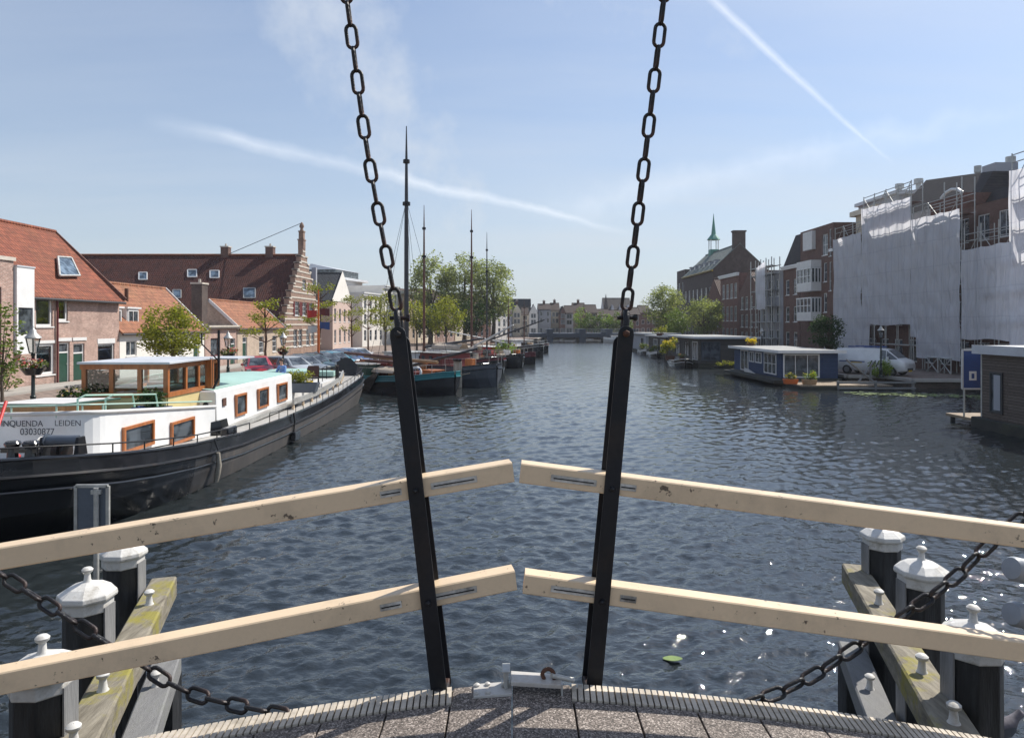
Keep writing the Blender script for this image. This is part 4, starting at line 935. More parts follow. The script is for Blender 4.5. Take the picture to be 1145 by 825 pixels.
row = [ # px0, px1 along the bending street front, height, wall, label
 (1,.0,.55,8.6,'plaster_white','row house of white plaster with dark windows right of the slate roof',2,3,'flat'),
 (1,.56,.98,10.2,'plaster_white','tall white row house with flat cornice behind the left hanger bar',3,3,'flat'),
 (2,.0,.46,9.6,'brick_buff','buff brick row house behind the first street trees',3,3,'flat'),
 (2,.47,.98,8.2,'plaster_cream','cream row house with red pitched roof beside the tallest mast',2,3,'x'),
 (3,.0,.48,8.6,'brick_pink','pink brick row house right of the tallest mast',2,3,'x'),
 (3,.5,.98,7.8,'plaster_cream','cream row house half behind the yellow green street tree',2,3,'x'),
 (4,.0,.48,8.0,'brick_red','red brick row house behind the big willows',2,3,'x'),
 (4,.5,.98,7.2,'plaster_white','white row house behind the black masts',2,3,'x')]
for (i, t0, t1, hgt, wm, lab, nf, nw, rfm) in row:
    a, c = along(i,t0), along(i,t1); d = c-a; L = d.length; ang = math.atan2(d.y, d.x); n = max(2,int(L/1.9))
    zs_ = [.9+i_*(hgt-.9)/3 for i_ in range(3)]
    rt, rf = building('row_house', lab, 'house', (a.x,a.y,.75), ang, L, 11, hgt, wm, wins=wgrid(L,zs_,n,.95,1.75,.7,nz=2,sill=False), roof=rfm, rh=2.2, rm='tile_red_x', cornice=('trim_white',.5) if rfm=='flat' else ('trim_white',.3))
rt, rf = building('modern_block', 'modern grey block with glazed rooftop storey above the white row houses', 'building', (-31.5,111,.75), R(80), 20, 14, 11.3, 'plaster_grey', wins=wgrid(20,(8.7,),7,1.5,1.8,1.0,fm='trim_dark',sill=False))
mb = MB(); mb.box((-1,-.8,11.3),(21,14,11.7)); mb.build('roof_slab', M['roof_lead'], rt)
mb = MB(); mb.box((9,.4,11.7),(19,9,13.0)); ph = mb.build('penthouse', M['glass'], rt)
mb = MB(); mb.loft([[Vector((8.6,0,13.0)),Vector((8.6,4.6,14.0)),Vector((8.6,9.4,13.0))],[Vector((19.4,0,13.0)),Vector((19.4,4.6,14.0)),Vector((19.4,9.4,13.0))]],caps=True); mb.build('curved_roof', M['roof_lead'], ph)
# ------------------------------------------------------------------ trees and plants
def leaves(mb, rng, centers, n, size, flat=.8, droop=0):
    """n leaf faces scattered round the clump centres (c, r)"""
    wts = [r**2 for c, r in centers]; tot = sum(wts)
    for (c, r), wt in zip(centers, wts):
        for _ in range(max(3, int(n*wt/tot))):
            d = Vector((rng.gauss(0,1), rng.gauss(0,1), rng.gauss(0,1)*flat)); d *= r*(rng.random()**.45)/max(d.length,.01)
            p = Vector(c)+d; s = size*rng.uniform(.6,1.3)
            a = Vector((rng.uniform(-1,1),rng.uniform(-1,1),rng.uniform(-.5-droop,.5))).normalized(); b = a.cross(Vector((rng.uniform(-1,1),rng.uniform(-1,1),rng.uniform(-1,1)))).normalized()
            mb.add([p-a*s*.5, p+b*s*.28, p+a*s*.5, p-b*s*.28], [[0,1,2,3]])
def tree(label, loc, h, rx, rz=None, trunk_h=2., leaf='leaf_mid', n=3500, size=.22, seed=1, r0=.16, shape='round', clump=None, group=None, bark='bark', name='tree', squash=1., cz=None, gaps=.0):
    rng = random.Random(seed); root = thing(name, label, 'tree', loc, 0, group); tips = []
    rz = rz or (h-trunk_h)/2; c0 = Vector((0,0,cz if cz else h-rz)); clump = clump or rx*.34
    cents = []; tries = 0; want = int(14*(rx*rx*rz)/(clump**3)*.16)+8
    while len(cents) < want and tries < 4000:
        tries += 1; d = Vector((rng.uniform(-1,1),rng.uniform(-1,1),rng.uniform(-1,1)))
        if d.length > 1 or (d.length < .45 and rng.random() < .6): continue
        k = 1.0
        if shape == 'cone': k = 1.0-.55*max(0,d.z)
        if shape == 'flat': pass
        if rng.random() < gaps: continue
        cents.append((c0+Vector((d.x*rx*k*.86,d.y*rx*k*.86,d.z*rz*.9)), clump*rng.uniform(.55,1.1)))
    mb = MB(); top = Vector((rng.uniform(-.2,.2),rng.uniform(-.2,.2),c0.z+rz*.25))
    bend = [Vector((rng.uniform(-.06,.06)*h*.3,rng.uniform(-.06,.06)*h*.3,0)) for _ in range(3)]
    tp = [Vector((0,0,-.2)), Vector((0,0,trunk_h*.5))+bend[0]*.5, Vector((0,0,trunk_h))+bend[0], (Vector((0,0,trunk_h))+bend[0]).lerp(top,.5)+bend[1], top]
    mb.tube(tp, [r0*1.3,r0,r0*.85,r0*.55,r0*.2], 9)
    for (c, r) in cents[::max(1,len(cents)//14)]:
        t = rng.uniform(.0,.8); b = tp[2].lerp(tp[4], t*.8); m = b.lerp(c,.5)+Vector((0,0,-.08*rx))
        mb.tube([b, m, c], [r0*.38,r0*.24,r0*.07], 5)
    mb.build('trunk', M[bark], root, fix=False)
    mb = MB(); leaves(mb, rng, cents, n, size); mb.build('crown', M[leaf], root, fix=False)
    return root
def street_tree(label, loc, h, tiers, seed, leaf='leaf_oak', group='young street trees on the left bank', bark='bark_red'):
    """young tree with flat spreading tiers of foliage"""
    rng = random.Random(seed); root = thing('street_tree', label, 'tree', loc, 0, group)
    mb = MB(); pts = [Vector((rng.uniform(-.08,.08),rng.uniform(-.08,.08),h*i/6)) for i in range(7)]; pts[0] = Vector((0,0,-.2)); mb.tube(pts, .12, 8, r1=.03); cents = []
    for (z, r) in tiers:
        for k in range(5):
            a = rng.uniform(0,6.28); e = Vector((math.cos(a)*r*.8,math.sin(a)*r*.8,z+rng.uniform(-.05,.25))); b = Vector((0,0,z-.6)); mb.tube([b,b.lerp(e,.6)+Vector((0,0,.05)),e],[.04,.025,.01],5)
            for q in range(3): cents.append((b.lerp(e,rng.uniform(.55,1.1))+Vector((rng.uniform(-.3,.3),rng.uniform(-.3,.3),.3)), rng.uniform(.28,.5)))
    mb.build('trunk', M[bark], root, fix=False)
    mb = MB(); leaves(mb, rng, cents, 1300, .17, flat=.55); mb.build('crown', M[leaf], root, fix=False); return root
def bush(name, label, loc, rx, h, leaf='leaf_mid', n=500, size=.12, seed=1, flowers=None, group=None, pot=None, cat='plant', nf=60, fs=.09):
    rng = random.Random(seed); root = thing(name, label, cat, loc, 0, group); z0 = 0
    if pot:
        m, pw, pd, ph = pot; mb = MB(); mb.loft([[Vector((sx*pw/2*k,sy*pd/2*k,z)) for sx,sy in ((-1,-1),(1,-1),(1,1),(-1,1))] for k,z in ((.85,0),(1,ph),(.92,ph),(.9,ph-.05))], caps=True); mb.build('planter', M[m], root, bevel=.01); z0 = ph
    cents = [(Vector((rng.uniform(-1,1)*rx*.7,rng.uniform(-1,1)*rx*.55*(1 if not pot else min(1,pot[2]/pot[1])),z0+h*rng.uniform(.15,.75))), min(rx,h)*rng.uniform(.28,.5)) for _ in range(11)]
    mb = MB()
    for c, r in cents: mb.tube([Vector((c.x*.25,c.y*.25,z0-.02)), c], [.018,.007], 4)
    mb.build('stem', M['bark'], root, fix=False)
    mb = MB(); leaves(mb, rng, cents, n, size); mb.build('foliage', M[leaf], root, fix=False)
    if flowers:
        for f in flowers:
            mb = MB(); leaves(mb, rng, [(c+Vector((rng.uniform(-.1,.1)*rx,-.05*rx,.12*h)), r*.95) for c, r in cents], nf, fs); mb.build('blossom', M[f], root, fix=False)
    return root
# ------------------------------------------------------------------ people
def skin_body(name, joints, edges, mat_, parent, sub=2):
    me = bpy.data.meshes.new(name); me.from_pydata([j[0] for j in joints], edges, []); o = bpy.data.objects.new(name, me); COL.objects.link(o)
    o.modifiers.new('s','SKIN'); sk = me.skin_vertices[0].data
    for i, j in enumerate(joints): sk[i].radius = (j[1], j[2] if len(j) > 2 else j[1]); sk[i].use_root = (i == 0)
    o.modifiers.new('u','SUBSURF').levels = sub; o.modifiers['u'].render_levels = sub
    dg = bpy.context.evaluated_depsgraph_get(); m2 = bpy.data.meshes.new_from_object(o.evaluated_get(dg)); m2.name = name
    bpy.data.objects.remove(o); m2.materials.clear(); m2.materials.append(M[mat_])
    for p in m2.polygons: p.use_smooth = True
    o = bpy.data.objects.new(name, m2); COL.objects.link(o); o.parent = parent; XF[o.name] = xf(parent); return o
def seated_person(label, loc, rz, shirt, trousers, hair, lean=.12, longhair=False):
    """origin at the seat under the hips, facing local -y"""
    root = thing('person', label, 'person', loc, rz)
    hip, chest, neck, head = (0,0,.10), (0,-lean*.7,.46), (0,-lean,.62), (0,-lean-.03,.78)
    j = [(hip,.14,.11),((0,-lean*.35,.28),.13,.10),(chest,.16,.105),(neck,.055),((0,-lean-.02,.68),.055),(head,.085,.10),((0,-lean-.02,.86),.06,.075)]
    e = [(0,1),(1,2),(2,3),(3,4),(4,5),(5,6)]
    for s in (-1,1):
        b = len(j)
        j += [((s*.19,-lean*.8,.52),.06),((s*.25,-lean-.06,.27),.045),((s*.10,-lean-.30,.22),.035),((s*.06,-lean-.38,.23),.03),((s*.05,-lean-.46,.21),.018)]
        e += [(2,b),(b,b+1),(b+1,b+2),(b+2,b+3),(b+3,b+4)]
        b = len(j); j += [((s*.10,-.08,.09),.09),((s*.13,-.46,.10),.062),((s*.13,-.50,-.34),.045),((s*.13,-.60,-.40),.035),((s*.13,-.70,-.41),.025)]; e += [(0,b),(b,b+1),(b+1,b+2),(b+2,b+3),(b+3,b+4)]
    skin_body('body', j, e, 'skin', root)
    k = 1.16; sj = [(hip,.15*k,.12*k),((0,-lean*.35,.28),.13*k,.105*k),(chest,.16*k,.11*k),((0,-lean,.585),.075)]; se = [(0,1),(1,2),(2,3)]
    for s in (-1,1):
        b = len(sj); sj += [((s*.19,-lean*.8,.52),.075),((s*.25,-lean-.06,.27),.06),((s*.15,-lean-.22,.235),.05)]; se += [(2,b),(b,b+1),(b+1,b+2)]
    skin_body('shirt', sj, se, shirt, root)
    tj = [((0,0,.10),.155,.125)]; te = []
    for s in (-1,1):
        b = len(tj); tj += [((s*.10,-.08,.09),.105),((s*.13,-.46,.10),.075),((s*.13,-.50,-.30),.06)]; te += [(0,b),(b,b+1),(b+1,b+2)]
    skin_body('trousers', tj, te, trousers, root)
    mb = MB(); mb.lathe_s((0,-lean-.005,.835), .098, 10, (1,1.08,.85)); 
    if longhair: mb.lathe_s((0,-lean+.05,.72), .10, 10, (1,.7,1.7))
    mb.build('hair', M[hair], root)
    mb = MB(); mb.lathe_s((0,-lean-.135,.775), .018, 6, (1,1,1.3)); mb.build('nose', M['skin'], root)
    for s in (-1,1):
        mb = MB(); mb.lathe_s((s*.033,-lean-.118,.80), .012, 6, (1.2,.6,.7)); mb.build('eye', M['trim_dark'], root)
    return root

# ------------------------------------------------------------------ hulls
def hull(root, st, below='hull_black', band='hull_black', rim='hull_black', deck='deck_grey', dz=.15, bandh=.36, strake='black_steel', deckin=.05):
    """st: (y, x centre, half beam at the sheer, half beam at the water, sheer height)"""
    mb = MB(); rings = []
    for (y, cx, hd, hw, zs) in st:
        zb = zs-bandh; m = hw+(hd-hw)*.75; q = [(hd*.985,zs),(hd,zb),(m,zb*.5),(hw,0),(hw*.8,-.55)]
        rings.append([Vector((cx-x,y,z)) for x,z in q]+[Vector((cx+x,y,z)) for x,z in q[::-1]])
    n = len(rings[0]); mb.smooth = True
    for i in range(len(rings)-1):
        for k in range(n-1):
            mb.mi = 1 if k in (0,n-2) else 0; mb.add([rings[i][k],rings[i][k+1],rings[i+1][k+1],rings[i+1][k]],[[0,1,2,3]])
    hl = mb.build('hull', [M[below],M[band]], root)
    mb = MB()
    for a, b in zip(st, st[1:]):
        P4 = [(a[1]-a[2]+deckin,a[0],a[4]-dz),(a[1]+a[2]-deckin,a[0],a[4]-dz),(b[1]+b[2]-deckin,b[0],b[4]-dz),(b[1]-b[2]+deckin,b[0],b[4]-dz)]; mb.quad(*P4)
        for s in (-1,1): mb.quad((a[1]+s*(a[2]*.985-.03),a[0],a[4]),(b[1]+s*(b[2]*.985-.03),b[0],b[4]),(b[1]+s*(b[2]-deckin),b[0],b[4]-dz),(a[1]+s*(a[2]-deckin),a[0],a[4]-dz))
    mb.build('deck', M[deck], root, fix=False)
    for s, nm in ((-1,'rubbing_strake'),(1,'rubbing_strake')):
        mb = MB(); mb.tube([(c[1]+s*(c[2]+.015),c[0],c[4]-bandh) for c in st], .045, 6); mb.build(nm, M[strake], hl)
    mb = MB(); L = [Vector((c[1]-c[2]*.985,c[0],c[4])) for c in st]; Rr = [Vector((c[1]+c[2]*.985,c[0],c[4])) for c in st[::-1]]; mb.tube(L+Rr, .04, 6); mb.build('gunwale', M[rim], hl)
    return hl
def sheer_at(st, y):
    for a, b in zip(st, st[1:]):
        if a[0] <= y <= b[0]:
            t = (y-a[0])/max(1e-6,b[0]-a[0]); return [a[i]+(b[i]-a[i])*t for i in range(5)]
    return st[0] if y < st[0][0] else st[-1]

# ---- the long black house barge at the left
BX, BY = -10.9, 13.0
barge = thing('house_barge', 'long black house barge with white cabins, varnished wheelhouse and mint roof', 'house barge', (BX,BY,0))
st = [(-.75,0,.04,.02,1.92),(-.6,0,.75,.02,1.91),(-.2,0,1.35,.35,1.88),(.3,0,1.78,.62,1.83),(1.0,0,2.25,1.15,1.75),(2.0,0,2.55,1.80,1.62),(3.2,0,2.68,2.2,1.48),(5,0,2.75,2.55,1.30),(8,0,2.76,2.68,1.10),(12,0,2.76,2.7,1.02),(16,0,2.76,2.7,1.04),(20,0,2.74,2.68,1.14),(23,0,2.66,2.55,1.28),(25.5,0,2.6,2.4,1.44),(27.0,0,2.4,2.05,1.54),(28.0,0,1.95,1.45,1.62),(28.6,0,1.2,.7,1.68),(28.85,0,.2,.05,1.72)]
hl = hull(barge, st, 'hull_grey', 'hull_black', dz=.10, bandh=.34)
mb = MB(); mb.tube([(c[1]+c[2]+.0,c[0],c[4]-.62) for c in st], .03, 6); mb.build('rubbing_strake', M['hull_black'], hl)
def lp(X, Y, Z): return Vector((X-BX, Y-BY, Z))
# forward cabin with rounded corners
mb = MB(); xo, xi, y0_, y1_ = 1.75, -1.75, 2.05, 8.5; rr = .65; foot = []
for i in range(7): a = -math.pi/2+math.pi/2*i/6; foot.append((xo-rr+rr*math.cos(a), y0_+rr+rr*math.sin(a)))
foot += [(xo,y1_),(xi,y1_)]
for i in range(7): a = math.pi+math.pi/2*i/6; foot.append((xi+rr+rr*math.cos(a), y0_+rr+rr*math.sin(a)))
foot += [(xi+rr+(xo-xi-2*rr)*i/5, y0_-.18*math.sin(math.pi*i/5)) for i in range(1,5)]
def ztop(y): return 2.47-(max(0,y-2.2))*.098
def zdk(y): return sheer_at(st,y)[4]-.12
mb.loft([[Vector((x,y,zdk(y))) for x,y in foot],[Vector((x,y,ztop(y))) for x,y in foot]]); mb.smooth = False
cab = mb.build('forward_cabin', M['white'], barge, fix=False)
mb = MB(); mb.quad(*[(x*.97,2.2+(y-2.2)*.97,ztop(y)-.14) for x,y in foot]); mb.build('cabin_top', M['mint'], cab, fix=False)
mb = MB(); mb.tube([(x*1.005,y,ztop(y)+.0) for x,y in foot+foot[:1]], .045, 8); mb.build('cabin_rim', M['offwhite'], cab)
mb = MB(); mb.tube([(x*.97,2.2+(y-2.2)*.98,ztop(y)+.17) for x,y in foot+foot[:1]], .022, 6)
for x, y in foot[::3]: mb.tube([(x*.97,2.2+(y-2.2)*.98,ztop(y)-.1),(x*.97,2.2+(y-2.2)*.98,ztop(y)+.17)], .018, 6)
M['pale_green'] = mat('pale_green', (.40,.55,.46), .45, var=.08); mb.build('guard_rail', M['pale_green'], cab)
def sideT(x, y): return Matrix(((0,-1,0,x),(1,0,0,y),(0,0,1,0),(0,0,0,1)))
def boatwin(par, x, y0, y1, z0, z1, tilt=0):
    return window(par, (0,y1-y0,z0,z1), 'varnish', 1, 1, sill=False, fw=.075, depth=-.035, T=sideT(x,y0))
boatwin(cab, xo+.005, 16.35-BY, 17.75-BY, 1.34, 1.97); boatwin(cab, xo+.005, 18.65-BY, 20.0-BY, 1.13, 1.76)
def text(s, loc, size, par, rot=(R(90),0,0), m='trim_dark', sx=1.0):
    cu = bpy.data.curves.new('lettering','FONT'); cu.body = s; cu.size = size; cu.extrude = .002
    o = bpy.data.objects.new('lettering', cu); COL.objects.link(o); dg = bpy.context.evaluated_depsgraph_get(); me = bpy.data.meshes.new_from_object(o.evaluated_get(dg)); bpy.data.objects.remove(o); bpy.data.curves.remove(cu)
    o = bpy.data.objects.new('lettering', me); COL.objects.link(o); o.location = loc; o.rotation_euler = rot; o.scale = (sx,1,1); me.materials.clear(); me.materials.append(M[m]); o.parent = par; return o
fy = y0_-.185
M['ink'] = mat('ink', (.05,.06,.075), .6, var=.1, bmp=0)
text('INQUENDA', lp(XA(1.5,14.88),0,ZA(476.5,14.88))*1+Vector((0,fy-lp(0,0,0).y,0)), .180, cab, m='ink', sx=.95)
text('LEIDEN', Vector((XA(61,14.9)-BX, fy+.03, ZA(476,14.9))), .175, cab, m='ink'); text('03030877', Vector((XA(22.5,14.87)-BX, fy+.0, ZA(486,14.87))), .20, cab, m='ink', sx=.92)
# hatch cover, handrails and boxes on the forward cabin
zc = ztop(5.0)-.14
mb = MB(); mb.prism([(-1.5,3.4,zc+.42),(.35,3.4,zc+.42),(.55,5.4,zc+.36),(-1.4,5.4,zc+.36)],(0,0,.035)); aw = mb.build('hatch_cover', M['offwhite'], barge)
mb = MB(); mb.box((-1.4,3.5,zc),(.3,5.2,zc+.4)); mb.build('hatch_coaming', M['varnish'], barge)
mb = MB(); mb.tube([(-1.5,3.39,zc+.44),(.36,3.39,zc+.44),(.56,5.41,zc+.38)], .03, 6); mb.build('edging', M['green_paint'], aw)
for k, (x, y) in enumerate(((.75,3.3),(1.05,3.9))):
    mb = MB(); z = ztop(y)-.14; mb.tube([(x,y,z),(x,y,z+.42),(x+.12,y+.1,z+.5),(x+.25,y+1.9,z+.34),(x+.25,y+2.0,z)], .022, 6); mb.build('hand_rail', M['pale_green'], barge)
# windlass
wr = Vector((-.15,.95,1.62))
mb = MB(); zt = sheer_at(st,1.0)[4]-.1
mb.box((-.6,.6,zt-.06),(.67,1.4,zt)); wl_ = mb.build('windlass', M['black_steel'], barge, bevel=.02)
for x in (-.55,.62):
    mb = MB(); mb.prism([(x-.05,.65,zt),(x-.05,1.35,zt),(x-.05,1.18,zt+.74),(x-.05,.82,zt+.74)],(.1,0,0)); mb.build('side_frame', M['black_steel'], wl_, bevel=.02)
wl_.location = (1.72,.60,.62); wl_.scale = (.62,.62,.62)
Tx = Matrix.Translation(Vector((0,1.0,zt+.62))) @ Matrix.Rotation(R(90),4,'Y')
mb = MB(); mb.lathe([(.17,-.5),(.17,.55)], n=16, M=Tx); mb.lathe([(.22,-.5),(.22,-.45),(.17,-.45)],n=16,M=Tx); mb.build('drum', M['sign_back'], wl_)
mb = MB(); mb.ring([(-.68,1.0+.25*math.cos(a),zt+.45+.27*math.sin(a)) for a in np.linspace(0,2*math.pi,17)[:-1]], .022, 6)
for a in np.linspace(0,math.pi,4)[:-1]: mb.tube([(-.68,1.0-.25*math.cos(a),zt+.45-.27*math.sin(a)),(-.68,1.0+.25*math.cos(a),zt+.45+.27*math.sin(a))],.014,5)
mb.build('hand_wheel', M['offwhite'], wl_)
mb = MB(); mb.lathe([(.3,-.18),(.3,.0),(.2,.02),(.2,.12),(.3,.14),(.3,.2)], n=14, M=Matrix.Translation(Vector((0,1.0,zt+.25)))@Matrix.Rotation(R(90),4,'Y')); mb.build('chain_gypsy', M['chain'], wl_)
for x in (-.35,.55):
    pass
mb = MB(); mb.lathe([(.13,0),(.11,.05),(.09,.32),(.13,.36),(.15,.42),(.12,.46)], (1.5,.62,zt), 12); mb.lathe([(.13,0),(.11,.05),(.09,.32),(.13,.36),(.15,.42),(.12,.46)], (1.15,.62,zt), 12); mb.box((.95,.56,zt+.24),(1.7,.68,zt+.32)); mb.build('mooring_bitt', M['hull_black'], barge)
mb = MB(); mb.tube([(.75,.5,1.8),(.2,1.75,2.75)], .035, 8); mb.build('boat_hook', M['red'], barge)
mb = MB(); mb.lathe([(.09,0),(.10,.12),(.06,.16)], (1.0,.9,zt), 12); mb.build('red_vent', M['red'], barge)
# anchor on the bow
mb = MB(); ya = -.02; c = Vector((.95,-.05,1.12))
mb.tube([c+Vector((.38,.35,.02)), c+Vector((-.25,-.02,-.55))], .035, 8); mb.tube([c+Vector((-.62,-.22,-.12)),c+Vector((-.42,-.14,-.48)),c+Vector((-.25,-.06,-.58)),c+Vector((.02,.05,-.55)),c+Vector((.16,.12,-.28))], [.02,.045,.05,.045,.02], 8); mb.tube([c+Vector((.24,.22,.12)),c+Vector((.44,.42,-.1))],.025,6); mb.build('anchor', M['hull_black'], barge)
# deck railing
def railing(par, ys, dx, h, r=.018, m='black_steel', posts=True, side=1):
    mb = MB(); top = []
    for y in ys:
        c = sheer_at(st,y); p = Vector((c[1]+side*(c[2]-dx),y,c[4]-.02)); top.append(p+Vector((0,0,h))); mb.tube([p,p+Vector((0,0,h))], r*.85, 6)
    mb.tube(top, r, 6); return mb.build('railing', M[m], par)
railing(barge, [-.1,.4,1.0,1.8,2.8,4.0,5.2,6.4,7.6,8.8], .06, .24)
railing(barge, list(np.arange(10.6,27.6,.95)), .06, .34, .015); railing(barge, list(np.arange(10.6,27.6,2)), .06, .34, .015, side=-1)
# wheelhouse: varnished frame, clear glass
wx0, wx1, wy0, wy1 = -12.2-BX, -9.85-BX, 19.9-BY, 22.75-BY; zb, zl, zr = 1.3, 2.44, 3.23
wh = MB()
posts_f = [wx0, wx0+.62*1.45, wx0+1.02+.83, wx1]
for x in (wx0, XA(125,19.9)-BX, XA(156.5,19.9)-BX, wx1-.02): wh.box((x-.06,wy0-.04,zl),(x+.06,wy0+.06,zr))
wh.box((wx0-.1,wy0-.05,zl-.14),(wx1+.07,wy0+.07,zl)); wh.box((wx0-.1,wy0-.05,zr-.13),(wx1+.07,wy0+.07,zr+.02))
for yw in (wy0+.02, YX(207,wx1+BX)-BY, YX(221,wx1+BX)-BY, YX(234,wx1+BX)-BY, wy1+.6): wh.box((wx1-.05,yw-.055,zl),(wx1+.05,yw+.055,zr))
wh.box((wx1-.06,wy0,zl-.14),(wx1+.06,wy1+.6,zl-.003)); wh.box((wx1-.06,wy0,zr-.13),(wx1+.06,wy1+.6,zr+.018))
for x in (wx0, -.9+wx0+1.9, wx1-.02): wh.box((x-.06,wy1+.5,zl-.1),(x+.06,wy1+.6,zr))
wh.box((wx0-.1,wy1+.5,zl-.14),(wx1+.05,wy1+.6,zl)); wh.box((wx0-.05,wy0,zl-.14),(wx0+.05,wy1+.6,zl-.002)); wh.box((wx0-.05,wy0,zr-.13),(wx0+.05,wy1+.6,zr+.015))
whl = wh.build('wheelhouse', M['varnish'], barge)
mb = MB(); mb.box((wx0+.05,wy0+.0,zl),(wx1-.05,wy0+.012,zr-.12)); mb.build('front_pane', M['glass_clear'], whl)
mb = MB(); mb.box((wx1-.01,wy0+.08,zl),(wx1+.002,wy1+.5,zr-.12)); mb.build('side_pane', M['glass_clear'], whl)
mb = MB(); mb.box((wx0,wy0-.02,zb),(wx1-.01,wy0+.04,zl-.14)); mb.box((wx1-.04,wy0+.04,zb),(wx1+.02,wy1+.6,zl-.14)); mb.box((wx0,wy1+.52,zb),(wx1,wy1+.58,zl-.14)); mb.build('lower_panel', M['cream_panel'], whl)
mb = MB(); mb.box((wx0-.10,wy0-.2,zr+.02),(wx1+.18,wy1+.4,zr+.085)); mb.build('wheelhouse_roof', M['roof_lead'], whl, bevel=.015)
mb = MB(); mb.box((wx1-.55,wy1+.42,zr-.02),(wx1+.75,wy1+1.9,zr+.03)); mb.build('side_canopy', M['roof_lead'], whl)
mb = MB(); mb.box((wx1+.02,wy1-.42,1.2),(wx1+.22,wy1-.2,zr+.02)); mb.build('corner_post', M['varnish'], whl, bevel=.01)
mb = MB(); mb.lathe_s((XA(122,21.6)-BX,21.6-BY,2.1),.3,8,(1,1,1)); 
# main deckhouse with mint roof
dx0, dx1, dy0, dy1, dzb, dzt = -12.6-BX, -9.28-BX, 21.95-BY, 29.5-BY, .95, 2.30
mb = MB(); mb.loft([[Vector(p) for p in ((dx0,dy0,dzb),(dx1,dy0,dzb),(dx1,dy1,dzb),(dx0,dy1,dzb))],[Vector(p) for p in ((dx0+.04,dy0,dzt-.06),(dx1-.04,dy0,dzt-.06),(dx1-.04,dy1,dzt-.06),(dx0+.04,dy1,dzt-.06))],[Vector(p) for p in ((dx0+.12,dy0+.05,dzt),(dx1-.12,dy0+.05,dzt),(dx1-.12,dy1-.05,dzt),(dx0+.12,dy1-.05,dzt))]], caps=True); dh = mb.build('deckhouse', M['white'], barge, bevel=.02)
mb = MB(); mb.loft([[Vector((dx0+.14+(dx1-dx0-.28)*i/6, yy, dzt+.003+.10*math.sin(math.pi*i/6))) for i in range(7)] for yy in (dy0+.07,dy1-.07)], closed=False); mb.build('deckhouse_roof', M['mint'], dh, fix=False)
for a_, b_ in ((263,275),(288,299.5),(310,320.5)): boatwin(dh, dx1-.015, YX(a_,-9.28)-BY, YX(b_,-9.28)-BY, 1.28, 2.02)
mb = MB(); mb.lathe([(.07,0),(.09,.03),(.05,.08)], (0,0,0), 10, M=Matrix.Translation(Vector((dx1-.35,dy0-.003,1.85)))@Matrix.Rotation(R(90),4,'X')); mb.build('deck_light', M['black_steel'], dh)
mb = MB(); mb.box((dx1-.02,dy0+.45,1.75),(dx1+.01,dy0+.7,2.0)); mb.build('vent_plate', M['rust'], dh)
mb = MB(); mb.tube([(dx1-.28,dy0+.35,dzt),(dx1-.2,dy0+.6,dzt+.35),(dx1-.2,dy0+.6,dzt+1.9)], .04, 8); mb.tube([(dx1-.2,dy0+.6,dzt+.9),(dx1-.75,dy0+.6,dzt+1.45),(dx1-.75,dy0+.6,dzt+1.8)], .022, 6); mb.build('stove_pipe', M['black_steel'], barge)
mb = MB(); mb.prism([(dx1-.45,dy0-1.0,1.0),(dx1+.45,dy0-.6,1.0),(dx1+.35,dy0-.6,1.45),(dx1-.2,dy0-1.0,1.35)],(0,.5,0)); mb.build('step_box', M['hull_black'], barge)
mb = MB(); yk = YX(255,-8.5)-BY; mb.box((2.3,yk-.35,1.0),(2.55,yk+.35,1.32)); mb.build('fairlead', M['hull_black'], barge, bevel=.05)
# side coaming strip with scuppers along the deckhouse, inner rail aft
mb = MB(); mb.beam((dx1+.12,dy0,1.0),(dx1+.12,dy1+.5,1.12), .22, .16); mb.build('coaming', M['galv'], barge)
mb = MB(); pts = [lp(-8.85,28.2,1.34),lp(-8.8,31,1.39),lp(-8.85,34,1.51),lp(-9.0,36.6,1.64),lp(-9.45,39.0,1.80)]
mb.loft([[p+Vector((a,0,c)) for a,c in ((-.04,-.22),(.04,-.22),(.04,.0),(-.04,0))] for p in pts], caps=True); ir = mb.build('bulwark', M['galv'], barge)
for i in range(10):
    t = i/9*3.99; k = int(t); p = pts[k].lerp(pts[k+1],t-k); mb = MB(); mb.box((p.x-.03,p.y-.05,p.z-.44),(p.x+.045,p.y+.05,p.z-.2)); mb.build('stanchion', M['cream'], ir)
mb = MB(); tp = [lp(-9.9,30.5,1.85),lp(-9.9,33,1.92),lp(-9.95,35.5,2.0),lp(-10.1,38,2.1)]; mb.tube(tp, .022, 6)
for i in range(8):
    t = i/7*2.99; k = int(t); p = tp[k].lerp(tp[k+1],t-k); mb.tube([p,p-Vector((0,0,.7))], .02, 6)
mb.build('inner_railing', M['black_steel'], barge)
mb = MB(); p = lp(XA(377,36),36,0); mb.box((p.x-.08,p.y-.08,1.2),(p.x+.08,p.y+.08,2.25)); mb.build('deck_post', M['hull_black'], barge)
mb = MB(); mb.box((-2.1,16.6,1.08),(1.2,26.2,1.35)); mb.build('hold_cover', M['offwhite'], barge)
mb = MB(); mb.loft([[Vector(p) for p in ((-2.2,16.7,1.36),(-.2,16.7,1.36),(-.2,21.0,1.36),(-2.2,21.0,1.36))],[Vector(p) for p in ((-2.1,16.9,1.84),(-.4,16.9,1.84),(-.4,20.8,1.84),(-2.1,20.8,1.84))]],caps=True); mb.build('bench_box', M['offwhite'], barge)
a_, b_ = lp(XA(343,37.3),37.3,0), lp(XA(372,38.4),38.4,0)
mb = MB(); mb.box((-2.0,23.4,1.36),(.15,25.6,1.82)); mb.build('skylight_box', M['galv'], barge)
mb = MB(); mb.box((-2.1,23.3,1.82),(.25,25.7,1.93)); mb.build('skylight_lid', M['mint'], barge, bevel=.02)
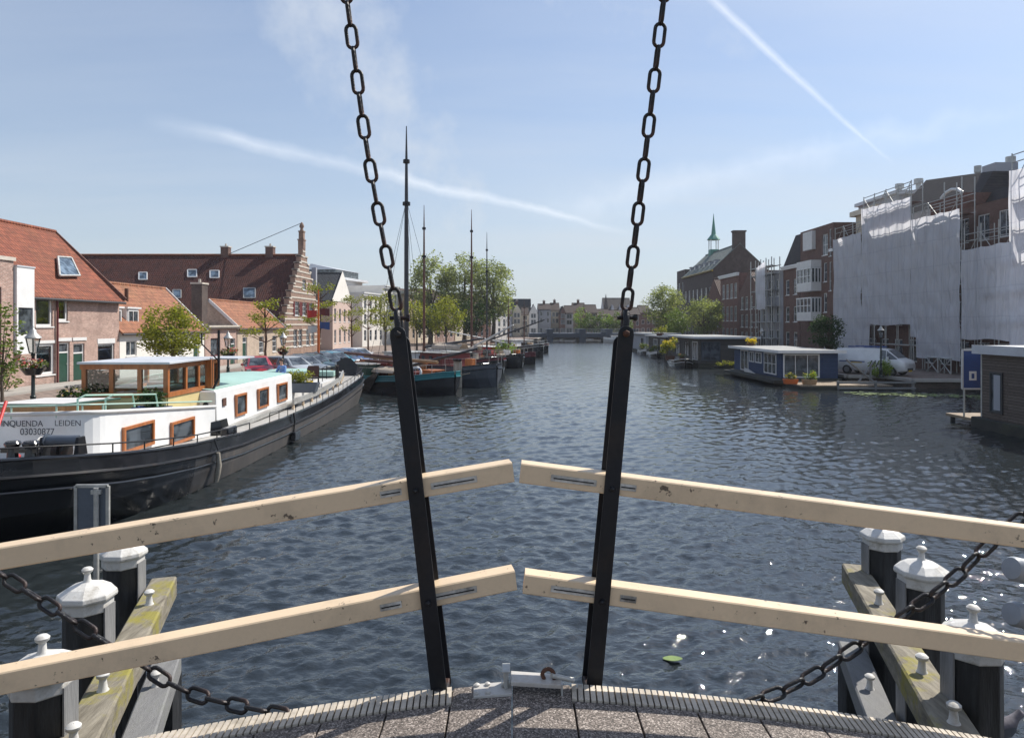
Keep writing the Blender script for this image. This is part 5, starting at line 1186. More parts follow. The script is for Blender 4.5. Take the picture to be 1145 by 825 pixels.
mb = MB(); mb.box((-.6,26.1,1.45),(.9,27.2,1.72)); mb.build('stern_lid', M['mint'], barge, bevel=.02)
# black tarpaulin at the stern, sloping to the tiller
mb = MB(); rid = [Vector((.8,27.2,2.2)),Vector((1.25,27.2,2.46)),Vector((1.6,27.2,2.42)),Vector((2.0,27.1,2.05)),Vector((2.3,27.0,1.68))]; bas = [Vector((.8,28.2,1.7)),Vector((1.1,28.1,1.7)),Vector((1.5,28.0,1.66)),Vector((1.8,27.6,1.62)),Vector((2.2,27.2,1.6))]; fr = [Vector((.8,27.1,1.7)),Vector((1.25,27.0,1.62)),Vector((1.6,26.9,1.5)),Vector((2.0,26.8,1.5)),Vector((2.25,26.8,1.5))]
mb.loft([fr,rid,bas], closed=False); mb.build('stern_tarpaulin', M['cover_black'], barge, fix=False)
# fenders hanging from the barge side
for (Y, n_, lab) in ((19.1,9,'grey rope fender hanging on the black barge side near the bow'),):
    c = sheer_at(st, Y-BY); x = c[2]+.10; root = thing('rope_fender', lab, 'fender', (BX+x,Y,.2)); mb = MB(); mb.smooth = True
    mb.tube([(0,0,c[4]-.55),(.02,0,c[4]-.9),(-.02,0,.1),(-.06,0,-.12)], [.05,.075,.08,.06], 10); mb.build('rope_body', M['rope'], root); mb = MB(); mb.tube([(-.1,0,c[4]-.2),(0,0,c[4]-.5)], .015, 6); mb.build('lanyard', M['black_steel'], root)
c = sheer_at(st, 27.8-BY); Yf = YX(330,-8.05); root = thing('box_fender', 'dark block fender hanging by a chain halfway along the barge side', 'fender', (-8.06,Yf,.2))
mb = MB(); mb.box((-.08,-.32,-.1),(.12,.32,.22)); mb.build('block', M['hull_black'], root, bevel=.03); mb = MB(); mb.tube([(-.04,0,.22),(-.02,.05,.55),(-.04,-.02,.9)], .03, 6); mb.build('hanging_chain', M['chain'], root)
# plants, people and gear aboard
bush('potted_plant', 'dark bushy plant inside the wheelhouse window', (XA(110,20.6),20.6,1.95), .55, 1.0, 'leaf_deep', 700, .13, 3, cat='plant', pot=('hull_black',.7,.5,.3))
bush('potted_plant', 'green plant in a blue box at the wheelhouse corner', (XA(170,19.2),19.2,1.78), .42, .5, 'leaf_dark', 450, .11, 5, pot=('blue',.95,.4,.34))
bush('potted_plant', 'low dark plant on the cabin top left of the wheelhouse', (XA(85,19.3),19.3,1.8), .55, .55, 'leaf_dark', 500, .11, 6, pot=('hull_black',1.2,.4,.3), flowers=('petal_yellow',), nf=15, fs=.06)
bush('potted_plant', 'yellow green plant in a grey deck box behind the mint roofed deckhouse', (XA(335,31),31.0,1.36), .75, .62, 'leaf_oak', 800, .10, 7, pot=('sign_back',1.7,.55,.42))
seated_person('person in a light blue shirt sitting on the barge deck by the parked cars', (XA(317,33.2),33.2,1.84), R(-25), 'shirt_blue', 'cloth_dark', 'hair')
root = thing('deck_chair', 'dark deck chair draped with a brown throw beside the yellow can', 'chair', (XA(350,33.4),33.4,1.36), R(200))
for s in (-1,1):
    mb = MB(); mb.tube([(s*.27,-.35,0),(s*.27,.25,.95)], .02, 6); mb.tube([(s*.27,.35,0),(s*.27,-.3,.55)], .02, 6); mb.build('side_frame', M['black_steel'], root)
mb = MB(); mb.box((-.26,-.32,.42),(.26,.12,.47)); mb.build('seat', M['cloth_dark'], root, bevel=.02); 
mb = MB(); mb.prism([(-.26,.05,.5),(.26,.05,.5),(.26,.26,1.02),(-.26,.26,1.02)],(0,.05,.0)); mb.build('backrest', M['cushion'], root, bevel=.02)
mb = MB(); mb.smooth = True; mb.loft([[Vector((-.24+.48*i/5, .22+.05*k+.03*math.sin(i*2+k), (1.05 if k in (1,2) else .62 if k == 0 else .55))) for i in range(6)] for k in range(4)], closed=False); mb.build('throw', M['cushion'], root, fix=False)
root = thing('jerry_can', 'yellow jerry can standing by the deck chair', 'can', (XA(346,32.6),32.6,1.36)); mb = MB(); mb.box((-.15,-.1,0),(.15,.1,.36)); mb.build('body', M['yellow'], root, bevel=.03); mb = MB(); mb.tube([(-.1,0,.36),(-.1,0,.42),(.06,0,.42),(.06,0,.36)],.018,6); mb.build('handle', M['yellow'], root); mb = MB(); mb.tube([(.11,0,.36),(.11,0,.41)],.03,8); mb.build('cap', M['trim_dark'], root)

# ------------------------------------------------------------------ moored ships beyond the barge
def ship(label, bow, d, L, B, zs, below, band, rim, mast=None, house=None, boom=None, deckm='deck_grey', cat='ship', bandh=.3, full=1.0, wires=True, group=None, name='sailing_barge', tarp=None, rudder=False):
    d = Vector(d).normalized(); ang = math.atan2(d.y,d.x)-math.pi/2
    root = thing(name, label, cat, (bow[0],bow[1],0), ang, group); h = B/2
    s = [(0,0,.06,.03,zs[0]),(.25,0,h*.32,h*.12,zs[0]-.02),(.8,0,h*.58,h*.38,zs[0]-.1),(1.7,0,h*.82,h*.66,zs[0]-.22),(3,0,h*.97,h*.88,zs[1]+.12),(5,0,h,h*.96,zs[1]),(L*.6,0,h,h*.96,zs[1]-.03),(L-2.2,0,h*.93,h*.85,zs[1]+.08),(L-.8,0,h*.65,h*.45,zs[2]-.08),(L,0,.1,.05,zs[2])]
    hull(root, s, below, band, rim, deckm, dz=.12, bandh=bandh, strake=rim)
    if house:
        for (y0, y1, w_, hh, m, wm, nwin) in house:
            zb = zs[1]-.1; mb = MB(); mb.loft([[Vector(p) for p in ((-w_/2,y0,zb),(w_/2,y0,zb),(w_/2,y1,zb),(-w_/2,y1,zb))],[Vector(p) for p in ((-w_/2+.08,y0+.05,zb+hh),(w_/2-.08,y0+.05,zb+hh),(w_/2-.08,y1,zb+hh),(-w_/2+.08,y1,zb+hh))]],caps=True); dk = mb.build('deckhouse', M[m], root, bevel=.03)
            mb = MB(); mb.box((-w_/2-.06,y0-.08,zb+hh),(w_/2+.06,y1+.08,zb+hh+.07)); mb.build('deckhouse_roof', M[wm], dk, bevel=.02)
            for i in range(nwin):
                for sx in (-1,1):
                    yy = y0+(y1-y0)*(i+.5)/nwin; mb = MB(); mb.box((sx*(w_/2-.035)-.02,yy-.17,zb+hh*.45),(sx*(w_/2-.035)+.02,yy+.17,zb+hh*.8)); mb.build('window', M['glass'], dk)
    if mast:
        y, hm, r, m = mast; mb = MB(); zb = zs[1]-.1; mb.tube([(0,y,zb),(0,y,hm*.6),(0,y,hm*.86),(0,y,hm)], [r,r*.85,r*.55,r*.18], 10); ms = mb.build('mast', M[m], root)
        mb = MB(); mb.box((-.3,y-.3,zb),(.3,y+.3,zb+.75)); mb.build('mast_case', M['hull_black'], root, bevel=.04)
        for q, kk in ((.70,1.5),(.86,1.3)): mb = MB(); mb.tube([(0,y,hm*q),(0,y,hm*(q+.013))], r*kk, 8); mb.build('mast_band', M['black_steel'], ms)
        if wires:
            mb = MB()
            for p in ((0,.3,zs[0]),(-h,y+1.5,zs[1]),(h,y+1.5,zs[1]),(-h,y+.6,zs[1]),(h,y+.6,zs[1])): mb.tube([(0,y,hm*.72),p], .014, 4)
            mb.build('rigging', M['black_steel'], root)
    if boom:
        for (p0, p1, r, m) in boom: mb = MB(); mb.tube([p0,Vector(p0).lerp(Vector(p1),.5),p1], [r,r*1.1,r*.7], 8); mb.build('boom', M[m], root)
    if tarp:
        for (y0, y1, w_, z, m) in tarp:
            mb = MB(); mb.smooth = True; rg = random.Random(5); mb.loft([[Vector((w_/2*math.cos(math.pi*i/8), y0+(y1-y0)*k/7, z+.35*math.sin(math.pi*i/8)*rg.uniform(.7,1.2))) for i in range(9)] for k in range(8)], closed=False); mb.build('folded_sail', M[m], root, fix=False)
    rg = random.Random(len(label)); zd = zs[1]-.12
    if cat == 'ship':
        for sx in (-1,1):
            mb = MB(); y = 4.6; xx = sx*(h+.07); mb.prism([(xx,y,zs[1]+.25),(xx,y+.35,zs[1]+.3),(xx,y+2.3,.35),(xx,y+1.9,.0),(xx,y+1.0,-.05)],(sx*.07,0,0)); mb.build('leeboard', M['varnish' if rg.random() < .5 else 'hull_black'], root, bevel=.02)
        mb = MB(); mb.tube([(-.35,1.2,zd+.35),(.35,1.2,zd+.35)],.14,10); mb.box((-.42,1.05,zd),(-.34,1.35,zd+.5)); mb.box((.34,1.05,zd),(.42,1.35,zd+.5)); mb.build('windlass', M['hull_black'], root)
        for k in range(9):
            x, y = rg.uniform(-.7,.7)*h*.8, rg.uniform(2.0,L-1.5); a, b_, c_ = rg.uniform(.12,.4), rg.uniform(.2,.6), rg.uniform(.3,.85); mb = MB(); mb.box((x-a,y-b_,zd),(x+a,y+b_,zd+c_)); mb.build('deck_box', M[rg.choice(('varnish','galv','canvas','maroon','wood','hull_black','offwhite'))], root, bevel=.03)
        for k in range(4):
            x, y = rg.uniform(-.6,.6)*h, rg.uniform(1.5,L-2); mb = MB()
            for q in range(3): mb.ring([(x+(.24-.03*q)*math.cos(t_),y+(.24-.03*q)*math.sin(t_),zd+.04+.05*q) for t_ in np.linspace(0,6.283,13)[:-1]], .03, 5)
            mb.build('rope_coil', M['rope'], root)
        for sx in (-1,1):
            mb = MB(); pts = []
            for q in s[2:9]:
                p_ = Vector((sx*(q[2]-.06),q[0],q[4])); pts.append(p_+Vector((0,0,.55))); mb.tube([p_,p_+Vector((0,0,.55))],.018,5)
            mb.tube(pts,.012,5); mb.build('guard_wire', M['galv'], root)
        mb = MB(); mb.tube([(0,L-.2,zs[2]+.3),(.1,L-2.2,zs[2]+.55)],[.07,.04],7); mb.build('tiller', M['varnish'], root)
    return root
D1 = (-.75,.66)
s1 = ship('dark sailing barge with teal band and the tallest mast', (-3.5,42.9), D1, 11.5, 4.3, (1.45,1.02,1.25), 'hull_black', 'teal', 'teal', mast=(4.6,17.4,.17,'darkspar'), boom=[((-.35,1.2,2.0),(-.1,9.0,2.1),.10,'wood'),((.3,4.8,1.75),(.3,10,1.8),.12,'redwood'),((-.5,5,2.15),(-.7,10.5,2.35),.11,'redwood'),((.0,4.4,1.6),(2.4,.4,2.8),.09,'darkspar')], house=[(7.3,9.6,2.6,.7,'green_paint','galv',2),(1.6,2.6,1.0,.5,'varnish','varnish',0)], tarp=[(5.0,9.5,1.6,1.15,'canvas')], deckm='wood')
for (x, y, lab) in ((-1.15,1.5,'white ring lifebuoy hung on the teal bow'),):
    p = xf(s1) @ Vector((x-.50,y+.2,1.42)); root = thing('lifebuoy', lab, 'lifebuoy', tuple(p), math.atan2(-.66,-.75)*0-R(12)); mb = MB(); mb.ring([(.30*math.cos(a),0,.30*math.sin(a)) for a in np.linspace(0,2*math.pi,21)[:-1]], .075, 8); mb.build('ring', M['white'], root)
    for a in (R(45),R(135),R(225),R(315)):
        mb = MB(); mb.tube([(.30*math.cos(a-.16),0,.30*math.sin(a-.16)),(.30*math.cos(a+.16),0,.30*math.sin(a+.16))], .08, 8); mb.build('grip_band', M['blue'], root)
p = xf(s1) @ Vector((-1.95,2.4,.6)); root = thing('boat_fender', 'small white fender hanging at the teal bow', 'fender', tuple(p)); mb = MB(); mb.smooth = True; mb.lathe([(.03,-.3),(.09,-.24),(.1,0),(.09,.24),(.03,.3)], n=10); mb.build('body', M['white'], root); mb = MB(); mb.tube([(0,0,.3),(.03,0,.6)],.012,5); mb.build('lanyard', M['rope'], root)
s2 = ship('grey hulled sailing barge with maroon deckhouse and a pale leeboard', (-1.05,48.6), (-.72,.69), 13, 4.6, (1.62,1.28,1.4), 'boat_grey', 'boat_grey', 'hull_black', mast=(8.0,13.6,.11,'redwood'), house=[(4.2,6.8,2.9,1.05,'maroon','galv',3),(8.6,11.4,2.8,.95,'white','galv',3)], boom=[((0,7.8,2.6),(.1,1.4,3.35),.09,'darkspar')], tarp=[(3.4,6.6,.9,2.55,'canvas')])
mb = MB(); mb.prism([(-2.02,1.5,-.15),(-2.22,2.15,-.15),(-2.16,2.1,1.8),(-1.98,1.55,1.8)],(.10,-.02,0)); mb.build('leeboard', M['canvas'], s2, bevel=.02); mb = MB(); mb.box((-2.2,1.5,1.8),(-1.95,2.15,1.98)); mb.build('leeboard_head', M['hull_black'], s2, bevel=.03)
mb = MB(); mb.tube([(-2.2,.4,1.05),(-2.6,1.7,.75),(-2.7,4.2,.55)], .025, 5); mb.build('mooring_line', M['rope'], s2)
ship('brown sailing barge moored behind the grey one, with a long dark mast', (-.8,60.8), (-.72,.69), 12, 4.2, (1.5,1.15,1.3), 'hull_black', 'boat_red', 'hull_black', mast=(4.0,14.8,.11,'redwood'), house=[(6,9,2.6,1.0,'white','galv',3)], tarp=[(3,7,.9,2.0,'canvas')], boom=[((0,4,2.2),(.1,-1.2,4.3),.09,'offwhite')])
ship('black sailing barge with the slim black mast beyond the brown one', (1.0,69.0), (-.72,.69), 12, 4.0, (1.4,1.05,1.2), 'hull_black', 'hull_black', 'hull_black', mast=(5.0,13.9,.095,'darkspar'), house=[(7,9.5,2.4,1.0,'maroon','galv',3)], boom=[((0,5,2.6),(.5,-2.5,4.8),.08,'darkspar')])
s5 = ship('low dark red boat with a short orange brown mast and plants on deck', (2.5,75.6), (-.85,.53), 9, 3.3, (1.35,.95,1.1), 'hull_black', 'boat_red', 'boat_red', mast=(3.4,7.2,.09,'redwood'), bandh=.45, house=[(5.0,7.5,2.2,.95,'red','trim_white',2)], boom=[((0,3.4,2.2),(-5.0,8,3.6),.07,'offwhite')])
bush('deck_plant', 'leafy green plant growing on the dark red boat', tuple(xf(s5)@Vector((0,3.6,.9))), 1.5, 1.9, 'leaf_bright', 900, .2, 12)
ship('black hulled boat with its bow beside the open water, far left row', (4.0,90), (-.8,.6), 10, 3.6, (1.8,1.3,1.3), 'hull_black', 'hull_black', 'galv', house=[(4,7,2.4,1.0,'white','galv',3)], mast=(3,7.5,.08,'redwood'), wires=False)
ship('small dark boat farthest along the left row before the bridge', (5.4,104), (-.8,.6), 9, 3.4, (1.5,1.1,1.2), 'hull_black', 'maroon', 'offwhite', house=[(4,6.5,2.2,.9,'galv','trim_white',2)])
# ------------------------------------------------------------------ cars
def car(label, loc, rz, paint_, kind='car', group='cars parked along the left quay', name='parked_car'):
    van = kind == 'van'
    root = thing(name, label, 'van' if van else 'car', loc, rz, group)
    if van: S = [(-2.5,.42,1.15,1.85,.88,.80),(-2.44,.30,1.18,1.93,.95,.84),(-1.0,.30,1.18,1.97,.96,.85),(.75,.30,1.18,1.96,.96,.84),(1.2,.30,1.18,1.88,.96,.80),(1.98,.30,1.20,1.27,.95,.82),(2.40,.34,1.06,1.14,.93,.82),(2.5,.42,.80,.95,.88,.78)]
    elif kind == 'wagon': S = [(-2.2,.36,.82,.86,.76,.62),(-2.14,.28,.92,1.02,.83,.64),(-1.95,.22,.94,1.36,.87,.62),(-1.4,.2,.93,1.46,.88,.62),(-.3,.2,.91,1.48,.885,.63),(.5,.2,.89,1.40,.885,.61),(1.2,.2,.90,.94,.88,.68),(1.98,.22,.80,.82,.83,.64),(2.2,.34,.62,.64,.72,.58)]
    else: S = [(-1.95,.36,.80,.84,.74,.60),(-1.9,.28,.90,1.0,.81,.62),(-1.68,.22,.93,1.34,.85,.58),(-1.25,.2,.92,1.46,.86,.60),(-.3,.2,.90,1.49,.865,.61),(.4,.2,.88,1.41,.865,.59),(1.1,.2,.90,.94,.86,.66),(1.75,.22,.78,.80,.81,.62),(1.95,.34,.60,.62,.70,.56)]
    def ring(t):
        x, zb, zl, zr, hb, hr = t; q = [(hb*.88,zb),(hb,zb+.2),(hb*1.01,zl-.08),(hb*.965,zl),(hr,zr-.05),(hr*.82,zr)]
        return [Vector((x,-y,z)) for y, z in q]+[Vector((x,y,z)) for y, z in q[::-1]]
    mb = MB(); mb.smooth = True; RR = [ring(t) for t in S]; mb.loft(RR, caps=True); body = mb.build('body', M[paint_], root, bevel=0)
    g = 4 if van else 0
    def pane(pts, nm='window', m='glass'):
        p = [Vector(q) for q in pts]; c = sum(p, Vector())/len(p); n = (p[1]-p[0]).cross(p[2]-p[0]).normalized()
        if n.dot(c-Vector((c.x*.2,0,.9))) < 0: n = -n
        mb = MB(); mb.prism([c+(q-c)*.93+n*.004 for q in p], n*.01); return mb.build(nm, M[m], root)
    lo, hi = (3, 8), (4, 7)
    segs = [(3,4),(4,5)] if van else [(2,3),(3,4),(4,5),(5,6)]
    for a, b in segs:
        for k0, k1 in ((3,4),(8,7)):
            if van and a == 3:
                A0, A1, B0_, B1 = RR[3][k0].lerp(RR[4][k0],.0), RR[3][k1], RR[4][k0], RR[4][k1]
            pane([RR[a][k0],RR[b][k0],RR[b][k1],RR[a][k1]])
    a, b = (4,5) if van else (5,6); pane([RR[a][5],RR[a][6],RR[b][6]+Vector((0,.06,0)),RR[b][5]-Vector((0,.06,0))], 'windscreen')
    if not van: pane([RR[1][5],RR[1][6],RR[2][6],RR[2][5]], 'rear_window')
    L2 = S[-1][0]; r = .34 if van else .31; wb = (L2-.9, -L2+.85); hw = S[3][4]
    for x in wb:
        for s in (-1,1):
            T = Matrix.Translation(Vector((x,s*(hw-.10),r))) @ Matrix.Rotation(R(90),4,'X'); mb = MB(); mb.lathe([(r*.55,-.1),(r*.95,-.11),(r,-.06),(r,.06),(r*.95,.11),(r*.55,.1)], n=18, M=T); w_ = mb.build('wheel', M['tyre'], root)
            mb = MB(); mb.lathe([(r*.62,-.112),(r*.60,-.10),(r*.2,-.105)], n=14, M=T); mb.lathe([(r*.62,.112),(r*.60,.10),(r*.2,.105)], n=14, M=T); mb.build('rim', M['rim'], w_)
    for s in (-1,1):
        z = .72 if not van else .85; mb = MB(); mb.box((L2-.22,s*.62-.13,z-.07),(L2-.04,s*.62+.13,z+.07)); mb.build('headlight', M['galv'], root, bevel=.03)
        mb = MB(); mb.box((S[0][0]-.005,s*.68-.07,.72),(S[0][0]+.14,s*.68+.07,.95)); mb.build('tail_light', M['maroon'], root, bevel=.02)
        mb = MB(); x = S[6][0]-.25 if not van else 1.4; mb.box((x-.08,s*(hw+.02),.95 if not van else 1.15),(x+.05,s*(hw+.17),1.08 if not van else 1.38)); mb.build('mirror', M[paint_], root, bevel=.02)
    mb = MB(); mb.box((L2-.06,-.45,.4),(L2+.015,.45,.58)); mb.build('grille', M['trim_dark'], root); mb = MB(); mb.box((L2-.02,-.26,.32),(L2+.022,.26,.42)); mb.build('number_plate', M['yellow'], root)
    return root
for (lab, px, Y, X, rz, p, k) in (
  ('red hatchback at the near end of the parked row', 0, 43.6, -15.9, R(-66), 'cp_red','car'),
  ('silver estate car parked next to the red hatchback', 0, 45.9, -14.6, R(-38), 'cp_silver','wagon'),
  ('pale grey car parked behind the person in blue', 0, 48.2, -14.5, R(-38), 'cp_grey','wagon'),
  ('dark green car parked third behind the barge stern', 0, 50.4, -14.5, R(-38), 'cp_green','wagon'),
  ('black estate car parked beside the orange flag pole', 0, 52.8, -14.3, R(-38), 'cp_black','wagon'),
  ('teal car parked beyond the black estate car', 0, 55.4, -14.2, R(-38), 'cp_teal','wagon'),
  ('navy car parked beyond the teal one', 0, 58.0, -14.2, R(-38), 'cp_navy','car'),
  ('blue car parked near the white one at the row end', 0, 60.8, -14.1, R(-38), 'cp_blue','wagon'),
  ('white car parked at the far end of the row', 0, 63.6, -14.1, R(-38), 'cp_white','wagon')):
    car(lab, (X,Y,lz(Y)), rz, p, k)
vn = car('white delivery van with dark slashes on its side beside the right lamp', (27.2,52.3,.62), math.atan2(-.79,.62), 'cp_white', 'van', None, 'delivery_van')
for i in range(3):
    mb = MB(); x = -.05+.26*i; mb.prism([(x,-.968,.62),(x+.10,-.968,.62),(x+.34,-.968,1.08),(x+.24,-.968,1.08)],(0,-.006,0)); mb.build('slash_mark', M['trim_dark'], vn)
mb = MB(); mb.box((-2.2,-.972,.92),(-.3,-.966,1.0)); mb.build('blue_stripe', M['blue'], vn); mb = MB(); mb.box((-1.3,-.976,.86),(-.5,-.970,.92)); mb.build('yellow_stripe', M['yellow'], vn)
mb = MB()
for x in (-1.6,-.4,.5): mb.beam((x,-.75,2.03),(x,.75,2.03),.05,.05)
mb.beam((-1.7,-.6,2.08),(.6,-.6,2.08),.05,.05); mb.beam((-1.7,.6,2.08),(.6,.6,2.08),.05,.05); mb.build('roof_rack', M['blue'], vn)

# ------------------------------------------------------------------ street lamps, flag pole
def lamp(label, loc, h, basket=False, group='street lamps'):
    root = thing('street_lamp', label, 'street lamp', loc, 0, group); g = h-.85; k = .25
    mb = MB(); mb.lathe([(.17,0),(.17,.12),(.12,.16),(.11,.5),(.13,.54),(.09,.6),(.075,.95),(.09,1.0),(.055,1.05),(.045,g-.1),(.07,g-.06),(.04,g)], n=14); mb.build('post', M['lamp_green'], root)
    mb = MB()
    for i in range(6):
        a, b = 2*math.pi*i/6, 2*math.pi*(i+1)/6; mb.tube([(.11*math.cos(a),.11*math.sin(a),g),(.21*math.cos(a),.21*math.sin(a),g+.45)],.012,5); mb.tube([(.21*math.cos(a),.21*math.sin(a),g+.45),(.21*math.cos(b),.21*math.sin(b),g+.45)],.014,5); mb.tube([(.11*math.cos(a),.11*math.sin(a),g),(.11*math.cos(b),.11*math.sin(b),g)],.014,5)
    ln = mb.build('lantern', M['lamp_green'], root)
    mb = MB(); mb.loft([[Vector((r_*math.cos(2*math.pi*i/6),r_*math.sin(2*math.pi*i/6),z)) for i in range(6)] for r_, z in ((.105,g+.01),(.205,g+.44))]); mb.build('pane', M['lamp_glass'], ln, fix=False)
    mb = MB(); mb.lathe([(.24,g+.46),(.22,g+.50),(.10,g+.62),(.09,g+.70),(.04,g+.74),(.03,g+.80),(.01,g+.85)], n=12); mb.build('lamp_cap', M['galv'], ln)
    if basket:
        z = h*.57; c = Vector((0,-.05,z)); mb = MB(); mb.lathe([(.20,z-.16),(.36,z+.06),(.38,z+.06)], n=14); bk = mb.build('flower_basket', M['hull_black'], root)
        rg = random.Random(int(loc[1])); cs = [(Vector((.36*math.cos(a)*rg.uniform(.3,1.15),.36*math.sin(a)*rg.uniform(.3,1.15),z+rg.uniform(.05,.25))),.12) for a in np.linspace(0,6.2,14)]
        mb = MB(); leaves(mb, rg, cs, 420, .09); mb.build('foliage', M['leaf_mid'], bk, fix=False)
        for f in ('petal_red','petal_white'):
            mb = MB(); leaves(mb, rg, [(c_+Vector((0,0,.05)),r_*1.1) for c_, r_ in rg.sample(cs,9)], 130, .085); mb.build('blossom', M[f], bk, fix=False)
    return root
lamp('street lamp with red flower basket in front of the orange roofed house', (XA(37,21.6),21.6,lz(21.6)), 3.2, True)
lamp('street lamp with flower basket behind the barge stove pipe', (XA(255,36),36,lz(36)), 2.9, True)
lamp('street lamp with flower basket behind the person in blue', (XA(316,43),43.1,lz(43)), 3.0, True)
lamp('street lamp in front of the white van on the right quay', (XA(985,49.2),49.2,.62), 3.7)
lamp('street lamp behind the roof of the blue houseboat', (XA(852,70),70,.62), 3.4)
root = thing('flag_pole', 'orange wooden flag pole with red, white and blue flags', 'flag pole', (XA(356,54.5),54.5,.75))
mb = MB(); mb.tube([(0,0,0),(0,0,6.3)], .11, 10, r1=.05); mb.build('pole', M['orange'], root)
for (x, z, m, dx) in ((-.12,4.2,'red',-1),(.1,4.35,'maroon',1),(-.1,3.0,'offwhite',-1),(.12,3.3,'blue',1)):
    mb = MB(); mb.smooth = True; mb.loft([[Vector((x+dx*.75*i/6, .07*math.sin(i*1.3), z+j*.5-(.10*i/6)*(1.2-j))) for i in range(7)] for j in (0,1)], closed=False); mb.build('flag', M[m], root, fix=False)

# ------------------------------------------------------------------ trees, left bank
tree('bushy yellow green tree in front of the white house', (XA(193,38.5),38.5,1.1), 4.35, 1.85, 1.5, 1.3, 'leaf_oak', 5200, .17, 11, .11, clump=.5)
tree('thin leafy tree at the left edge before the brick house', (XA(3,28),28,1.2), 4.3, .75, 1.7, 1.0, 'leaf_mid', 650, .17, 12, .06, clump=.3, gaps=.2)
bush('shrub', 'green shrub growing against the flat roofed brick house', (XA(9,33),-0+32.6,1.2), .7, 1.5, 'leaf_mid', 600, .14, 13)
street_tree('young street tree with flat tiers between the chimney stack and flower lamp', (XA(297,50),50,.75), 5.1, ((4.7,.7),(3.7,1.5),(2.9,2.0)), 21)
street_tree('young street tree growing in front of the stepped gable', (XA(358,57),57,.75), 6.7, ((6.2,1.1),(4.9,1.4),(3.8,1.5)), 22)
street_tree('slender street tree in front of the white row house', (XA(393,72),72,.75), 6.5, ((5.8,1.0),(4.4,1.5),(2.9,1.1)), 23)
street_tree('street tree just left of the left hanger bar top', (XA(412,80),80,.75), 7, ((6.3,1.3),(5,1.8),(3.6,1.8)), 24)
tree('yellow green street tree behind the left hanger bar', (XA(431,84),84,.75), 7.4, 2.0, 2.4, 2.2, 'leaf_oak', 1800, .24, 25, .12, clump=.7)
tree('yellow green street tree right of the tallest mast', (XA(466,90),90,.75), 7, 1.9, 2.2, 2.2, 'leaf_oak', 1600, .25, 26, .12, clump=.7)
tree('rounded yellow green tree beside the red wooden mast', (XA(499,92),92,.75), 7.3, 2.7, 2.7, 1.6, 'leaf_oak', 3400, .27, 27, .15, clump=.8)
tree('tall airy willow, left of the big trees behind the masts', (XA(481,128),128,.75), 17.0, 4.6, 6.8, 3.5, 'leaf_far', 6500, .42, 31, .4, clump=1.5, gaps=.1)
tree('tall airy willow, middle of the big trees behind the masts', (XA(519,131),131,.75), 17.6, 5.0, 7, 3.5, 'leaf_far', 7000, .42, 32, .4, clump=1.5, gaps=.1)
tree('tall airy willow, right of the big trees behind the masts', (XA(551,128),128,.75), 16.6, 4.6, 6.6, 3.5, 'leaf_far', 6000, .42, 33, .4, clump=1.4, gaps=.1)
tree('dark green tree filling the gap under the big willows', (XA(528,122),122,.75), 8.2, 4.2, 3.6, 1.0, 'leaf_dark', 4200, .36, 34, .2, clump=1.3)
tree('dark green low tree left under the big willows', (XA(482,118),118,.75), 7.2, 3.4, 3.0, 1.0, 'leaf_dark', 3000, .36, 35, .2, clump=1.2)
# right bank trees
tree('broad light green willow on the right bank beyond the houseboats', (26.0,118,.62), 11.2, 4.1, 4.9, 1.6, 'leaf_far', 7500, .32, 41, .25, clump=1.3, shape='cone')
tree('round grey green willow before the red brick gables', (XA(787,100),100,.62), 7.7, 2.9, 2.9, 1.8, 'leaf_far', 6000, .26, 42, .2, clump=.9)
tree('low bushy tree behind the yellow flowers on the right bank', (XA(757,108),108,.62), 6.3, 2.4, 2.8, .8, 'leaf_mid', 3000, .28, 43, .15, clump=.8)
tree('compact dark green tree in front of the white scaffold sheeting', (XA(925,57),57,.62), 4.6, 1.45, 1.6, 1.2, 'leaf_deep', 5200, .16, 44, .1, clump=.5)
bush('shrub', 'bright green round bush on the quay below the van', (XA(992,49.3),48.9+1.2,.55), .95, 1.5, 'leaf_bright', 1600, .13, 45)

# ------------------------------------------------------------------ right bank: houseboats
def houseboat(label, x0, x1, y0, y1, zh, zw, wm, hm, rm, fascia, oh=.3, wins=(), front=(), name='houseboat', rt=.14, oy0=None):
    """side wall at x0 towards the canal, front wall at y0 towards the bridge"""
    root = thing(name, label, 'houseboat', (x0,y0,0)); W, L = x1-x0, y1-y0
    mb = MB(); mb.box((-.25,-.25,-.6),(W+.2,L+.3,zh)); mb.build('float', M[hm], root, bevel=.05)
    mb = MB(); mb.box((0,0,zh),(W,L,zw)); wl = mb.build('wall', M[wm], root)
    o0 = oh if oy0 is None else oy0
    mb = MB(); mb.box((-oh,-o0,zw),(W+oh,L+oh,zw+rt*.55)); mb.box((-oh+.06,-o0+.06,zw+rt*.55),(W+oh-.06,L+oh-.06,zw+rt)); r = mb.build('roof', M[rm], root)
    mb = MB()
    for a, b in (((-oh-.02,-o0-.03),(W+oh+.02,-o0)),((-oh-.03,-o0),(-oh,L+oh))): mb.box((a[0],a[1],zw-.05),(b[0],b[1],zw+rt+.02))
    mb.build('fascia', M[fascia], r)
    for (ya, yb, za, zb, fm, nx, nz) in wins:
        window(root, (0,yb-ya,za,zb), fm, nx, nz, sill=False, depth=-.03, T=Matrix(((0,1,0,0),(-1,0,0,yb-y0),(0,0,1,0),(0,0,0,1))), fw=.08)
    for (xa, xb, za, zb, fm, nx, nz) in front:
        window(root, (xa-x0,xb-x0,za,zb), fm, nx, nz, sill=False, depth=-.03, fw=.09)
    return root
